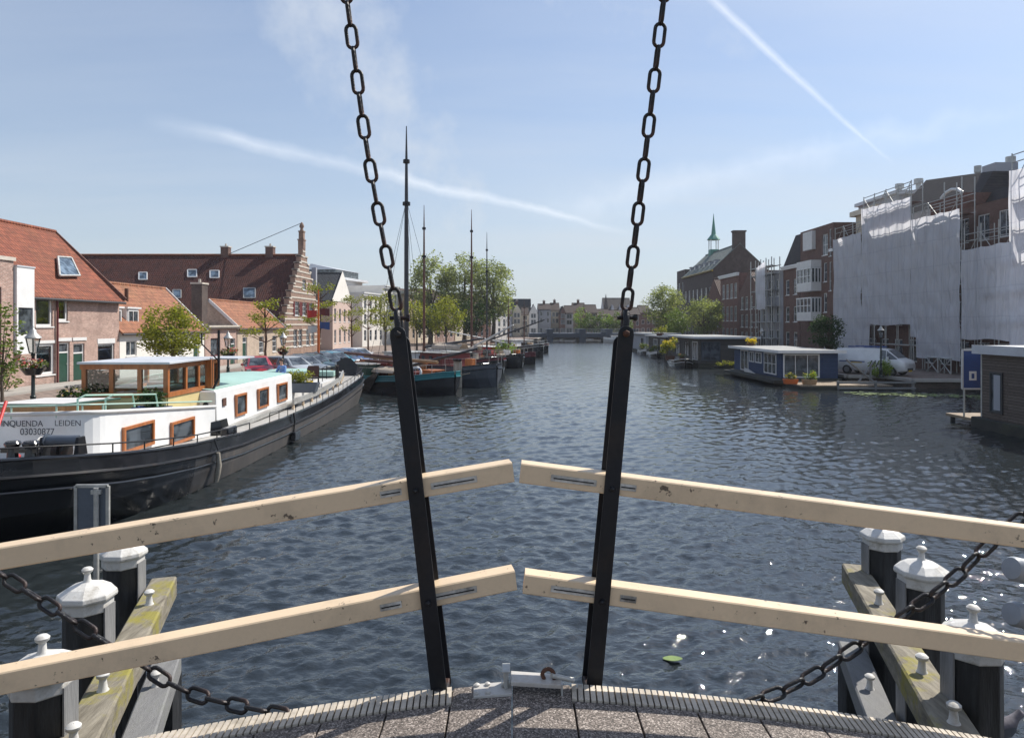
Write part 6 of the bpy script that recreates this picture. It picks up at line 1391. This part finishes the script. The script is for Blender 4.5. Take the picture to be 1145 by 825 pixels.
hb = houseboat('blue timber houseboat with white framed windows and flat grey roof', 19.5, 23.6, 50.5, 61.2, .45, 2.33, 'houseboat_blue','pontoon','roof_felt','trim_white', .4,
  wins=[(57.5,59.4,.5,2.2,'trim_white',2,1),(56.1,57.2,1.3,2.15,'trim_white',2,1),(54.4,55.8,1.3,2.15,'trim_white',2,1),(51.4,53.9,.62,2.2,'trim_white',3,2)],
  front=[(19.62,22.25,.5,2.22,'trim_white',3,1)])
mb = MB(); mb.box((-1.0,-1.2,.18),(-.26,10.5,.40)); mb.build('side_deck', M['pontoon'], hb)
mb = MB(); mb.prism([(-.3,4.8,.45),(-.3,7.2,.45),(-.3,7.2,.75),(-.3,6.4,.7)],(.12,0,0)); mb.build('side_board', M['offwhite'], hb)
houseboat('long brown grey timber houseboat with flat roof behind the yellow flowers', 18.8, 24.2, 70, 84, .5, 2.95, 'houseboat_grey','pontoon','roof_felt','roof_lead', .55,
  wins=[(70.6,72.6,.7,2.6,'offwhite',2,1),(74,76,.9,2.5,'trim_dark',2,1),(78,80,.9,2.5,'trim_dark',2,1)], front=[(19.0,20.9,.7,2.6,'bridge_blue',2,1)])
houseboat('low dark houseboat moored between the grey one and the white one', 19.2, 24.0, 87, 98, .5, 2.75, 'houseboat_grey','pontoon','roof_felt','offwhite', .45, wins=[(88,90,.9,2.4,'trim_white',2,1),(92,94.5,.9,2.4,'trim_white',3,1)], front=[(19.6,21.4,.8,2.4,'trim_white',2,1)])
houseboat('small pale houseboat farthest along the right bank', 19.4, 24.0, 101, 112, .5, 2.9, 'plaster_grey','pontoon','roof_felt','roof_lead', .4, wins=[(103,104.5,1,2.3,'trim_dark',2,1)], front=[(20.4,21.9,1.0,2.4,'trim_white',2,1)])
nh = houseboat('weathered grey timber houseboat with narrow windows at the right edge', 19.9, 26.2, 17.5, 29.6, .45, 3.18, 'timber_clad','pontoon','roof_lead','roof_lead', .22, wins=[(28.25,29.0,.72,2.42,'trim_dark',1,1),(26.2,27.0,.72,2.42,'trim_dark',1,1),(22,24,.72,2.42,'trim_dark',2,1)], rt=.3)
for y in (28.25, 26.2):
    mb = MB(); mb.box((-.055,y-17.5+.12,.86),(-.045,y-17.5+.5,2.3)); mb.build('curtain', M['plaster_grey'], nh)
mb = MB(); mb.tube([(.02,12.07,.2),(.02,12.07,3.15)],.05,8); mb.build('corner_trim', M['galv'], nh)
root = thing('blue_board', 'blue board with white frame and notice at the grey houseboat end', 'board', (19.75,30.6,.3)); mb = MB(); mb.box((0,0,1.25),(1.6,.05,2.95)); bd = mb.build('panel', M['blue'], root)
mb = MB()
for a, b in (((0,1.25),(0,2.95)),((1.6,1.25),(1.6,2.95)),((0,1.25),(1.6,1.25)),((0,2.95),(1.6,2.95))): mb.beam((a[0],.0,a[1]),(b[0],.0,b[1]),.07,.07,up=(0,1,0))
mb.build('frame', M['offwhite'], root); mb = MB(); mb.box((.30,-.012,1.62),(.62,-.002,2.02)); mb.build('notice', M['white'], bd); 
mb = MB(); mb.box((.4,-.016,1.7),(.52,-.0125,1.92)); mb.build('notice_print', M['blue'], bd)
for x in (.1,1.5):
    mb = MB(); mb.tube([(x,.03,0),(x,.03,1.3)],.04,6); mb.build('leg', M['galv'], root)
root = thing('landing_stage', 'small wooden landing stage under the blue board', 'landing stage', (19.8,29.95,-.5)); mb = MB(); mb.box((0,0,.72),(5,1.9,.84)); mb.build('deck', M['deck_planks'], root); 
for x, y in ((.2,.2),(.2,1.7),(4.6,.2),(4.6,1.7)):
    mb = MB(); mb.tube([(x,y,-.6),(x,y,.72)],.1,8); mb.build('pile', M['pile_black'], root)
root = thing('floating_deck', 'wooden floating deck with low rails before the blue houseboat', 'floating deck', (19.2,46.4,0)); mb = MB(); mb.box((0,0,-.3),(6.2,3.6,.22)); mb.build('float', M['pontoon'], root); mb = MB(); mb.box((.05,.05,.22),(6.15,3.55,.30)); mb.build('deck', M['deck_planks'], root)
for z in (.12,.5):
    mb = MB(); mb.beam((2.4,-.06,z),(7.6,-.06,z),.1,.12); mb.build('rail', M['grey_timber'], root)
for x in (2.5,5.0,7.5):
    mb = MB(); mb.box((x-.07,-.02,-.5),(x+.07,.1,.62)); mb.build('rail_post', M['grey_timber'], root)
bush('flower_box', 'orange planter of yellow flowers at the corner of the blue houseboat', (XA(884,47.6),47.6,.30), .45, .42, 'leaf_mid', 260, .1, 51, ('petal_yellow',), None, ('orange',.95,.4,.32), 'planter', 60, .1)
bush('flower_box', 'yellow flowers in a wooden tub at the waterline of the floating deck', (XA(905,47),47,.30), .5, .6, 'leaf_bright', 320, .1, 52, ('petal_yellow',), None, ('wood',.9,.45,.34), 'planter', 50, .1)
bush('flower_pot', 'yellow flowers on the roof of the blue houseboat', (XA(837,61),60.6,2.5), .55, .55, 'petal_yellow', 350, .12, 53, None, None, ('rust',.6,.4,.2), 'planter')
bush('flower_box', 'low yellow green plants on the stern beside the blue houseboat', (XA(812,64),64,.35), 1.2, .5, 'leaf_oak', 350, .12, 54, ('petal_yellow',), None, ('pontoon',2.2,.6,.2), 'planter', 30, .1)
s6 = ship('open dark boat loaded with flower pots before the grey houseboat', (16.9,68.0), (.13,1), 9.5, 2.2, (.95,.6,.7), 'hull_black', 'hull_black', 'galv', group=None, cat='boat', name='open_boat')
bush('flower_tub', 'tall yellow flowering shrub standing in the open dark boat', (XA(749,74),74,.5), 1.0, 2.3, 'leaf_oak', 900, .2, 55, ('petal_yellow',), None, ('rust',.9,.8,.5), 'planter', 200, .18)
bush('flower_tub', 'small terracotta pot of flowers in the open dark boat', (XA(763,70),70.2,.5), .4, .5, 'leaf_mid', 200, .12, 56, ('petal_red',), None, ('rust',.5,.5,.5), 'planter', 40, .1)
bush('flower_tub', 'yellow shrub on the roof edge of the dark houseboat', (XA(739,88),88.5,2.9), 1.0, .9, 'leaf_oak', 420, .18, 57, ('petal_yellow',), None, ('rust',.9,.5,.3), 'planter')
for i, (px, Y, lab) in enumerate(((719,100,'low grey boat moored by the pale houseboat'),(730,92,'small dark boat moored by the dark houseboat'))):
    ship(lab, (XA(px,Y),Y-3), (.1,1), 6, 1.9, (.9,.6,.65), 'hull_black', 'offwhite', 'galv', cat='boat', name='open_boat')
    bush('flower_box', ('potted greenery on the low grey boat','potted greenery on the small dark boat')[i], (XA(px,Y),Y-1,.5), .9, .9, 'leaf_mid', 300, .2, 60+i, ('petal_yellow',), None, ('rust',1.2,.6,.3), 'planter', 30, .14)
# leaning poles and lily pads
root = thing('mooring_poles', 'crossed weathered poles standing beside the floating deck', 'poles', (24.2,48.6,0)); 
for a, b in (((-.9,0,1.9),(1.3,.2,.2)),((1.2,.4,1.7),(-.2,.1,.1)),((.9,.3,0),(.95,.3,1.6))):
    mb = MB(); mb.tube([a,b],.07,7); mb.build('pole', M['grey_timber'], root)
rg = random.Random(9); mb = MB()
for i in range(150):
    t = rg.random(); x = 21.2+t*7.5; y = 43.6-t*1.5+rg.gauss(0,.55); r_ = rg.uniform(.10,.2); a0 = rg.uniform(0,6)
    if y > 46.1: continue
    mb.add([(x,y,.03)]+[(x+r_*math.cos(a0+k*.55),y+r_*math.sin(a0+k*.55),.03+rg.uniform(0,.02)) for k in range(11)], [[0,k,k+1] for k in range(1,11)])
o = mb.build('lily_pads', M['lily'], fix=False); tag(o, 'floating lily pads along the right quay', 'lily pads', kind='stuff')

# ------------------------------------------------------------------ right bank: buildings (front X = 33, towards the water)
ZR = .62; XR = 33.0
def rb(name, label, Yn, Yf, h, d, wm, X=XR, **kw):
    return building(name, label, kw.pop('cat','house'), (X,Yf,ZR), R(-90), Yf-Yn, d, h, wm, **kw)
rt, rf = rb('warehouse', 'huge dark brick warehouse with green tiled roof and blank gable', 120, 141, 13.2, 9.2, 'brick_dark', X=34.6, cat='warehouse', wins=wgrid(21,(1.2,4.6,8.0),7,1.3,2.2,1.2,sill=False,nz=2), roof='x', rh=4.3, rm='tile_green_x', oh=.3)
mb = MB(); mb.box((-.05,-.34,12.85),(21.05,-.02,13.1)); mb.build('eaves_band', M['yellow'], rt)
for i in range(6):
    x = 2.2+i*3.3; mb = MB(); mb.box((x-.6,.9,13.6),(x+.6,3.4,14.9)); mb.box((x-.7,.8,14.9),(x+.7,3.5,15.02)); dm = mb.build('dormer', M['plaster_grey'], rf); mb = MB(); mb.box((x-.45,.885,13.85),(x+.45,.897,14.75)); mb.build('pane', M['glass'], dm)
chimney(rf, (20.4,4.6), 1.1, 2.0, 16.2, 19.6, 'brick_dark', cap=False); mb = MB(); mb.box((19.75,3.45,19.6),(21.05,5.75,19.85)); mb.build('chimney_cap', M['brick_dark'], rf)
mb = MB(); mb.box((4.2,3.9,17.0),(5.8,5.5,18.2)); sp = mb.build('lantern_turret', M['copper'], rf)
for x in (4.3,5.7):
    for y in (4.0,5.4):
        mb = MB(); mb.tube([(x,y,18.2),(x,y,20.1)],.1,6); mb.build('turret_post', M['trim_white'], sp)
mb = MB(); mb.lathe([(1.3,20.1),(1.1,20.4),(.45,21.2),(.12,24.2),(.03,25.2)], (5,4.7,0), 8, smooth=False); mb.build('spire', M['copper'], sp)
rb('warehouse_wing', 'dark flat roofed wing at the far end of the warehouse', 141.2, 148, 14.8, 9, 'brick_dark', X=35, cat='building', wins=wgrid(6.8,(2,6,10),2,1.3,2.2,1.2,sill=False))
rb('gabled_house', 'red brick house with a steep dark red street gable by the willow', 110.5, 118, 8.0, 9, 'brick_red', wins=wgrid(7.5,(.8,3.3,5.8),3,1.25,1.8,.9,nx=2,nz=2), roof='y', rh=3.0, rm='tile_red_y')
rb('row_house', 'red brick house with white cornice in front of the warehouse gable', 101.5, 110.4, 11.2, 9, 'brick_red', wins=wgrid(8.9,(.9,4.2,7.6),4,1.2,2.2,.9,nx=2,nz=2), roof='flat', cornice=('trim_white',.4))
rb('gabled_house', 'narrow red brick house with a pointed gable beside the grey scaffold', 93.0, 101.4, 8.0, 9, 'brick_brown', wins=wgrid(8.4,(.8,3.3,5.8),4,1.1,1.8,.8,nx=2,nz=2), roof='y', rh=3.0, rm='tile_red_y')
rt, rf = rb('row_house', 'brown house wrapped in grey scaffold and netting', 85.0, 92.8, 10.4, 9, 'plaster_grey', wins=wgrid(7.8,(.9,3.9,7.2),3,1.3,2.1,.9,nx=2,nz=2), roof='flat')
rt, rf = rb('mansard_house', 'brown brick house with dark mansard roof beside the white bays', 80.0, 84.8, 10.6, 9, 'brick_brown', wins=wgrid(4.8,(1.0,4.0,7.2),2,1.1,1.8,.7,nx=1,nz=2), roof='mansard', rh=3.9, rm='tile_dark_x', cornice=('trim_white',.35))
rt, rf = rb('apartment_block', 'brown brick apartment block with white bay windows', 71.6, 79.8, 14.2, 11, 'brick_brown', cat='building', wins=[(5.6,6.9,11.0,13.2,dict(nx=2,nz=2)),(5.9,6.7,8.2,10.2,dict(nz=2)),(5.9,6.7,5.0,7.0,dict(nz=2)),(5.9,6.7,1.2,3.6,dict(nz=2)),(7.2,7.7,10.8,13.6,dict(nz=3)),(7.2,7.7,7.2,10.2,dict(nz=3))], roof='flat')
for z in (4.3, 7.5):
    mb = MB(); mb.box((1.6,-1.1,z-.2),(5.4,-.003,z+.75)); by = mb.build('bay_window', M['offwhite'], rt)
    mb = MB(); mb.box((1.65,-1.05,z+.75),(5.35,-.004,z+2.2)); mb.build('pane', M['glass'], by)
    mb = MB()
    for x in (1.6,2.52,3.45,4.4,5.3): mb.box((x,-1.12,z+.75),(x+.12,-1.0,z+2.2))
    for yy in (-.75,-.4,-.1): mb.box((5.30,yy,z+.75),(5.42,yy+.1,z+2.2)); mb.box((1.58,yy,z+.75),(1.7,yy+.1,z+2.2))
    mb.box((1.58,-1.13,z+1.4),(5.42,-1.02,z+1.47)); mb.box((1.55,-1.15,z+2.2),(5.45,-.004,z+2.32)); mb.build('window_frame', M['trim_white'], by)
mb = MB(); mb.box((1.6,-1.1,9.85),(5.4,-.003,10.6)); mb.box((1.6,-.4,11.9),(4.0,-.003,13.9)); mb.build('white_panel', M['offwhite'], rt)
mb = MB(); mb.box((8.205,.02,0),(8.26,11,11.2)); mb.build('side_wall', M['brick_orange'], rt)
mb = MB(); mb.box((7.6,-.25,11.2),(8.4,11,11.5)); mb.build('ledge', M['trim_white'], rt)
rt, rf = rb('rooftop_block', 'grey flat roofed rooftop block behind the brown apartment block', 68, 75.5, 16.4, 6, 'plaster_grey', X=37.5, cat='building', wins=wgrid(7.5,(14.6,),3,1.5,1.2,.8,sill=False))
mb = MB(); mb.box((-.3,-.3,16.4),(7.8,6.3,16.75)); mb.build('roof_slab', M['roof_lead'], rt)
for x, y in ((3.5,2.5),(6,3)):
    mb = MB(); mb.tube([(x,y,16.7),(x,y,17.7)],.25,10); mb.tube([(x,y,17.7),(x,y,18.2)],.42,10); mb.build('vent', M['galv'], rt)
# the big block under renovation
rt, rf = rb('brick_block', 'large brick block with dark roof standing behind the white sheeting', 47.2, 71.0, 12.6, 13, 'brick_brown', X=34.6, cat='building', wins=wgrid(23.8,(.5,3.6,6.8,9.9),10,1.3,1.9,1.1,nx=2,sill=False), roof='flat')
mb = MB(); mb.loft([[Vector(p) for p in ((5.0,.4,12.62),(17.2,.8,12.62),(17.2,12,12.62),(5.0,12,12.62))],[Vector(p) for p in ((5.3,4.4,17.3),(15.6,3.6,15.9),(15.6,10,15.9),(5.3,10,17.3))]],caps=True); r2 = mb.build('roof', M['tile_dark_x'], rt)
mb = MB(); mb.loft([[Vector(p) for p in ((17.3,.5,11.0),(23.7,.5,11.0),(23.7,12,11.0),(17.3,12,11.0))],[Vector(p) for p in ((17.3,2.4,14.0),(23.7,2.4,14.0),(23.7,10,14.0),(17.3,10,14.0))]],caps=True); mb.build('roof', M['tile_dark_x'], rt)
mb = MB(); mb.box((13.0,.2,12.62),(17.25,3.2,13.9)); mb.build('gable_bay', M['brick_red'], rt)
mb = MB(); mb.tube([(14.6,.1,13.9),(15.2,.1,14.25),(15.95,.1,14.38),(16.7,.1,14.25),(17.25,.1,13.9)],.12,6); mb.build('arched_coping', M['trim_white'], rt)
mb = MB(); mb.box((.2,.3,12.62),(4.8,8,14.6)); mb.box((-.1,-.2,14.6),(5.1,8.3,15.1)); mb.build('roof_storey', M['plaster_cream'], rt)
mb = MB(); mb.box((6.0,.35,12.62),(12.9,.6,13.4)); mb.box((17.25,.2,10.9),(23.8,.6,11.4)); mb.build('parapet', M['offwhite'], rt)
for (x, y, r_, z0, z1) in ((14.9,5.5,.36,15.6,17.2),(16.6,6.5,.42,13.5,17.4),(7.2,8,.3,16.5,18.2)):
    mb = MB(); mb.tube([(x,y,z0),(x,y,z1-.6)],r_*.6,10); mb.tube([(x,y,z1-.6),(x,y,z1)],r_,12); mb.build('vent', M['galv'], rt)
mb = MB(); mb.box((14.0,3.8,15.3),(15.6,5.6,16.6)); mb.build('roof_house', M['plaster_grey'], rt)
for z in (13.9,):
    for x in (18.0,20.5):
        pass
def sheet(label, Yn, Yf, z0s, z1n, z1f, X, seed):
    """hanging scaffold sheet between two ends; z0s: list of (share along, bottom height)"""
    rg = random.Random(seed); n = int((Yf-Yn)/.11)+2; mz = 70; mb = MB(); mb.smooth = True; vs = []
    ph = [rg.uniform(0,6.28) for _ in range(8)]
    for i in range(n):
        t = i/(n-1); Y = Yf+(Yn-Yf)*t; zb = [q[1] for q in z0s if t >= q[0]-1e-6][-1]; zt = z1f+(z1n-z1f)*t
        tie = abs(math.sin(math.pi*t*(Yf-Yn)/2.0))      # tied to the uprights every two metres
        for j in range(mz+1):
            s = j/mz; z = zb+(zt-zb)*s; hh = abs(math.sin(math.pi*z/2.0))
            x = X-.10*tie*(.4+.6*hh)+.035*math.sin(Y*5.1+ph[0]+.5*math.sin(z*.7+ph[1]))+.03*math.sin(Y*2.3+z*1.1+ph[2])+.03*math.sin(z*3.1-Y*1.7+ph[3])*tie+.012*math.sin(Y*11+z*2.2+ph[4])
            vs.append((x,Y,z+ (.06*math.sin(t*9+ph[5])*(1-s)) - (.10*tie*s if j == mz else 0)))
    fs = [[i*(mz+1)+j,(i+1)*(mz+1)+j,(i+1)*(mz+1)+j+1,i*(mz+1)+j+1] for i in range(n-1) for j in range(mz)]
    mb.add(vs, fs); o = mb.build('scaffold_sheet', M['sheet'], None, fix=False)
    return tag(o, label, 'scaffold sheeting', 'white scaffold sheets')
secs = [(65.8,71.5,[(0,.9)],13.1,13.0,32.95),(57.7,65.7,[(0,1.2),(.18,4.3)],14.9,15.2,32.95),(51.2,57.6,[(0,3.3),(.12,1.7)],12.9,13.0,32.95),(45.5,51.1,[(0,3.3)],9.9,9.8,32.95),(39.0,45.2,[(0,3.0)],14.2,14.3,32.2)]
labs = ['white scaffold sheet beside the apartment block, leftmost of five','white scaffold sheet reaching highest, with a gap above the van','white scaffold sheet in the middle hanging almost to the ground','low white scaffold sheet under the exposed brick wall','white scaffold sheet standing tall at the right edge']
for i, ((a, b, zz, zn, zf, X), lab) in enumerate(zip(secs, labs)):
    sheet(lab, a, b, zz, zn, zf, X, 70+i)
    root = thing('scaffold', ('steel scaffold poles of the section beside the apartment block','steel scaffold poles of the highest wrapped section','steel scaffold poles of the middle wrapped section','steel scaffold poles of the low wrapped section','steel scaffold poles of the section at the right edge')[i], 'scaffold', (X+.12,(a+b)/2,ZR), 0, 'steel scaffolds')
    n = max(2,round((b-a)/2.0)); zt = max(zn,zf); ext = 1.1 if i != 2 else 2.2
    if i == 3: ext = 1.6
    for k in range(n+1):
        Y = a+.1+(b-a-.2)*k/n
        for xx in (.0, .95):
            mb = MB(); mb.tube([(X+.13+xx,Y,ZR),(X+.13+xx,Y,zt+(ext if (i != 2 or k < 2) else 1.0))],.04,6); mb.build('upright', M['galv'], root, True)
    zl = 2.6; levels = []
    while zl < zt+ext-.9: levels.append(zl); zl += 2.0
    for z in levels+[zt+.5, zt+1.0]:
        for xx in (.0,.95):
            yb = b-.1 if z < zt+1.05 else (a+(b-a)*.55)
            mb = MB(); mb.tube([(X+.19+xx,a+.1,z),(X+.19+xx,yb,z)],.035,6); mb.build('ledger', M['galv'], root, True)
    for z in levels[::1]:
        yb = b-.1 if z < zt+1.05 else (a+(b-a)*.55)
        mb = MB(); mb.box((X+.24,a+.1,z-.12),(X+1.0,yb,z-.06)); mb.build('scaffold_board', M['redwood'], root, True)
    for k in range(n):
        Ya, Yb = a+.1+(b-a-.2)*k/n, a+.1+(b-a-.2)*(k+1)/n
        mb = MB(); mb.tube([(X+.10,Ya,zt-1.0),(X+.10,Yb,zt+1.0)] if k%2 else [(X+.10,Yb,zt-1.0),(X+.10,Ya,zt+1.0)],.03,6); mb.build('brace', M['galv'], root, True)
    if i in (2,3):
        mb = MB()
        for k in range(2): Y0 = a+1+k*1.6; mb.tube([(X-.1,Y0,ZR+.02),(X-.1,Y0+1.5,1.75)],.04,6); mb.tube([(X-.1,Y0+1.5,ZR+.02),(X-.1,Y0,1.75)],.04,6); mb.tube([(X-.1,Y0,ZR),(X-.1,Y0,1.8)],.05,6); mb.tube([(X-.1,Y0,1.78),(X-.1,Y0+1.6,1.78)],.05,6)
        mb.build('truss', M['galv'], root, True)
# grey scaffold with netting on the house at px 860
root = thing('scaffold', 'grey scaffold with torn white netting on the brown house', 'scaffold', (32.3,89,ZR), 0, 'steel scaffolds')
for k in range(5):
    Y = 85.2+k*1.85
    for x in (31.7,32.7):
        mb = MB(); mb.tube([(x,Y,ZR),(x,Y,12.6)],.06,6); mb.build('upright', M['galv'], root, True)
for z in (2.6,4.6,6.6,8.6,10.6,11.6):
    for x in (31.7,32.7): mb = MB(); mb.tube([(x+.06,85.0,z),(x+.06,92.9,z)],.05,6); mb.build('ledger', M['galv'], root, True)
    mb = MB(); mb.box((31.8,85.1,z-.12),(32.6,92.8,z-.05)); mb.build('scaffold_board', M['grey_timber'], root, True)
sh = sheet('torn white netting hanging on the grey scaffold of the brown house', 86.9, 90.2, [(0,6.2)], 12.3, 11.6, 31.6, 99)
sh['group'] = 'white scaffold sheets'
# ------------------------------------------------------------------ far end: bridge, houses, church, trees
root = thing('road_bridge', 'low dark blue road bridge with piers closing the far end of the canal', 'bridge', (17,164,0))
mb = MB(); mb.box((-13,-1.5,1.2),(14,8,2.15)); mb.build('girder', M['bridge_blue'], root)
for x in (-8.5+.3, -.2-.4, 5.6, 11):
    mb = MB(); mb.box((x-.75,-1.9,-1),(x+.75,8.2,3.2)); mb.build('pier', M['bridge_blue'], root)
for x in range(-12,14,2):
    mb = MB(); mb.box((x-.04,-1.45,2.15),(x+.04,-1.37,3.15)); mb.build('rail_post', M['bridge_blue'], root)
for z in (2.5,2.8,3.12):
    mb = MB(); mb.box((-13,-1.45,z),(14,-1.38,z+.08)); mb.build('rail', M['galv'], root)
ship('small white boat passing under the far bridge', (21,160.5), (1,.15), 6, 2.2, (1.3,.9,.9), 'offwhite', 'white', 'white', cat='boat', name='motor_boat', house=[(2,4,1.6,.8,'white','white',1)])
far = [ # px0, px1, eave y, ridge y, wall, roof type, label
 (561,572,352,345,'plaster_grey','x','far pale house half hidden by the willow'),(573,583,348,340,'plaster_cream','y','far cream gabled house beside the flag'),(583,591,352,344,'plaster_white','x','far white house under the dark modern roof'),
 (592,601,349,341,'plaster_white','y','far tall white house with a narrow gable'),(602,616,346,340,'plaster_grey','x','far wide grey house with dark red roof'),(616,626,347,339,'plaster_cream','x','far cream house with a chimney on red roof'),
 (627,632,349,343,'brick_red','y','far narrow red brick house'),(632,641,350,342,'plaster_white','x','far white house left of the green trees'),(641,655,348,339,'brick_buff','x','far buff house with the tallest red roof'),
 (655,668,350,341,'brick_red','x','far red house behind the small green trees'),(668,682,353,346,'plaster_cream','x','far low cream house below the church'),(682,700,354,347,'brick_buff','x','far low buff house right of the church front'),(700,716,352,344,'brick_red','x','far red house behind the right hanger bar')]
for i, (a, b, ye, yr, wm, rtp, lab) in enumerate(far):
    Y = 192+(i%3)*5; x0, x1 = XA(a,Y), XA(b,Y); he, hr_ = ZA(ye,Y)-.9, ZA(yr,Y)-.9; W = x1-x0
    rt, rf = building('canal_house', lab, 'house', (x0,Y,.9), 0, W, 9, he, wm, wins=wgrid(W,(1.0,he*.5,he*.75) if he > 5 else (1.0,),max(2,int(W/1.5)),.8,1.3 if he > 5 else .9,.4,sill=False), roof=rtp, rh=max(1.2,hr_-he), rm='tile_far_x' if rtp == 'x' else 'tile_far_y', gutter=False)
    if i in (1,4,5,8): chimney(rf, (W*.5,4.5 if rtp=='x' else 3), .7, .7, hr_-.5, hr_+1.0, 'brick_brown')
rt, rf = building('modern_block', 'dark glazed modern block above the far white houses', 'building', (XA(570,215),215,.9), 0, 6.5, 9, ZA(342,215)-.9, 'trim_dark', wins=wgrid(6.5,(4,6.5),3,1.5,1.6,.5,sill=False,glass='glass_blue',fm='trim_dark'), roof='mansard', rh=2.2, rm='tile_slate_y')
Yc = 290; rt, rf = building('church', 'far grey church with a long roof and pointed dormers', 'church', (XA(676,Yc),Yc,.9), 0, 11.5, 14, ZA(352,Yc)-.9, 'plaster_grey', roof='x', rh=ZA(333,Yc)-ZA(352,Yc), rm='tile_dark_x', gutter=False)
for x in (3.4,6.8,10):
    he = ZA(352,Yc)-.9; mb = MB(); mb.prism([(x-1.1,-.3,he-2),(x+1.1,-.3,he-2),(x+1.1,-.3,he+.5),(x,-.3,he+4.2),(x-1.1,-.3,he+.5)],(0,4,0)); mb.build('pointed_dormer', M['plaster_grey'], rf)
mb = MB(); mb.lathe([(1.0,0),(1.0,ZA(346,Yc)),(.05,ZA(331,Yc))], (.6,.5,0), 6, smooth=False); mb.build('stair_turret', M['tile_dark_x'], rt)
for i, (px, t) in enumerate(((649,9.0),(659,7.6),(668,8.0),(679,7.2),(689,7.8),(700,7.0))):
    tree(('leafy green tree at the left end of the far row behind the bridge','yellow green tree second in the far row behind the bridge','low round tree third in the far row behind the bridge','small yellow green tree fourth in the far row behind the bridge','green tree fifth in the far row behind the bridge','tree at the right end of the far row behind the bridge')[i], (XA(px,178),178,.9), t-.9, 1.9, (t-1.5)/2, 1.2, 'leaf_bright' if i%3 == 0 else 'leaf_mid', 1100, .38, 80+i, .14, clump=.8, group='trees behind the far bridge')
rb('row_house', 'red roofed house between the willow and the warehouse', 160, 170, 9.0, 10, 'brick_brown', X=38, wins=wgrid(10,(1,4),3,1.2,2,1), roof='x', rh=3.5, rm='tile_red_x')
for (a, b, yy, lab) in ((716,728,344,'far brown house glimpsed behind the light green willow'),(728,764,350,'far dark house row end behind the light green willow')):
    Y = 205; x0, x1 = XA(a,Y), XA(b,Y); building('canal_house', lab, 'house', (x0,Y,.9), 0, x1-x0, 9, ZA(yy+6,Y)-.9, 'brick_brown', wins=wgrid(x1-x0,(1,3.4),max(2,int((x1-x0)/1.8)),.8,1.3,.4,sill=False), roof='x', rh=ZA(yy,Y)-ZA(yy+6,Y)+.6, rm='tile_far_x', gutter=False)
# ------------------------------------------------------------------ thin summer haze over the canal
m = bpy.data.materials.new('haze'); m.use_nodes = True; nt = m.node_tree; nt.nodes.remove(nt.nodes['Principled BSDF'])
v = nd(nt,'ShaderNodeVolumePrincipled'); v.inputs['Color'].default_value = (.86,.91,1,1); v.inputs['Density'].default_value = .00024; v.inputs['Anisotropy'].default_value = .2
nt.links.new(v.outputs[0], nt.nodes['Material Output'].inputs['Volume'])
mb = MB(); mb.box((-950,-120,-4.6),(950,1650,27)); hz = mb.build('haze', m); tag(hz, 'thin summer haze hanging in the air over the canal', 'haze', kind='stuff')
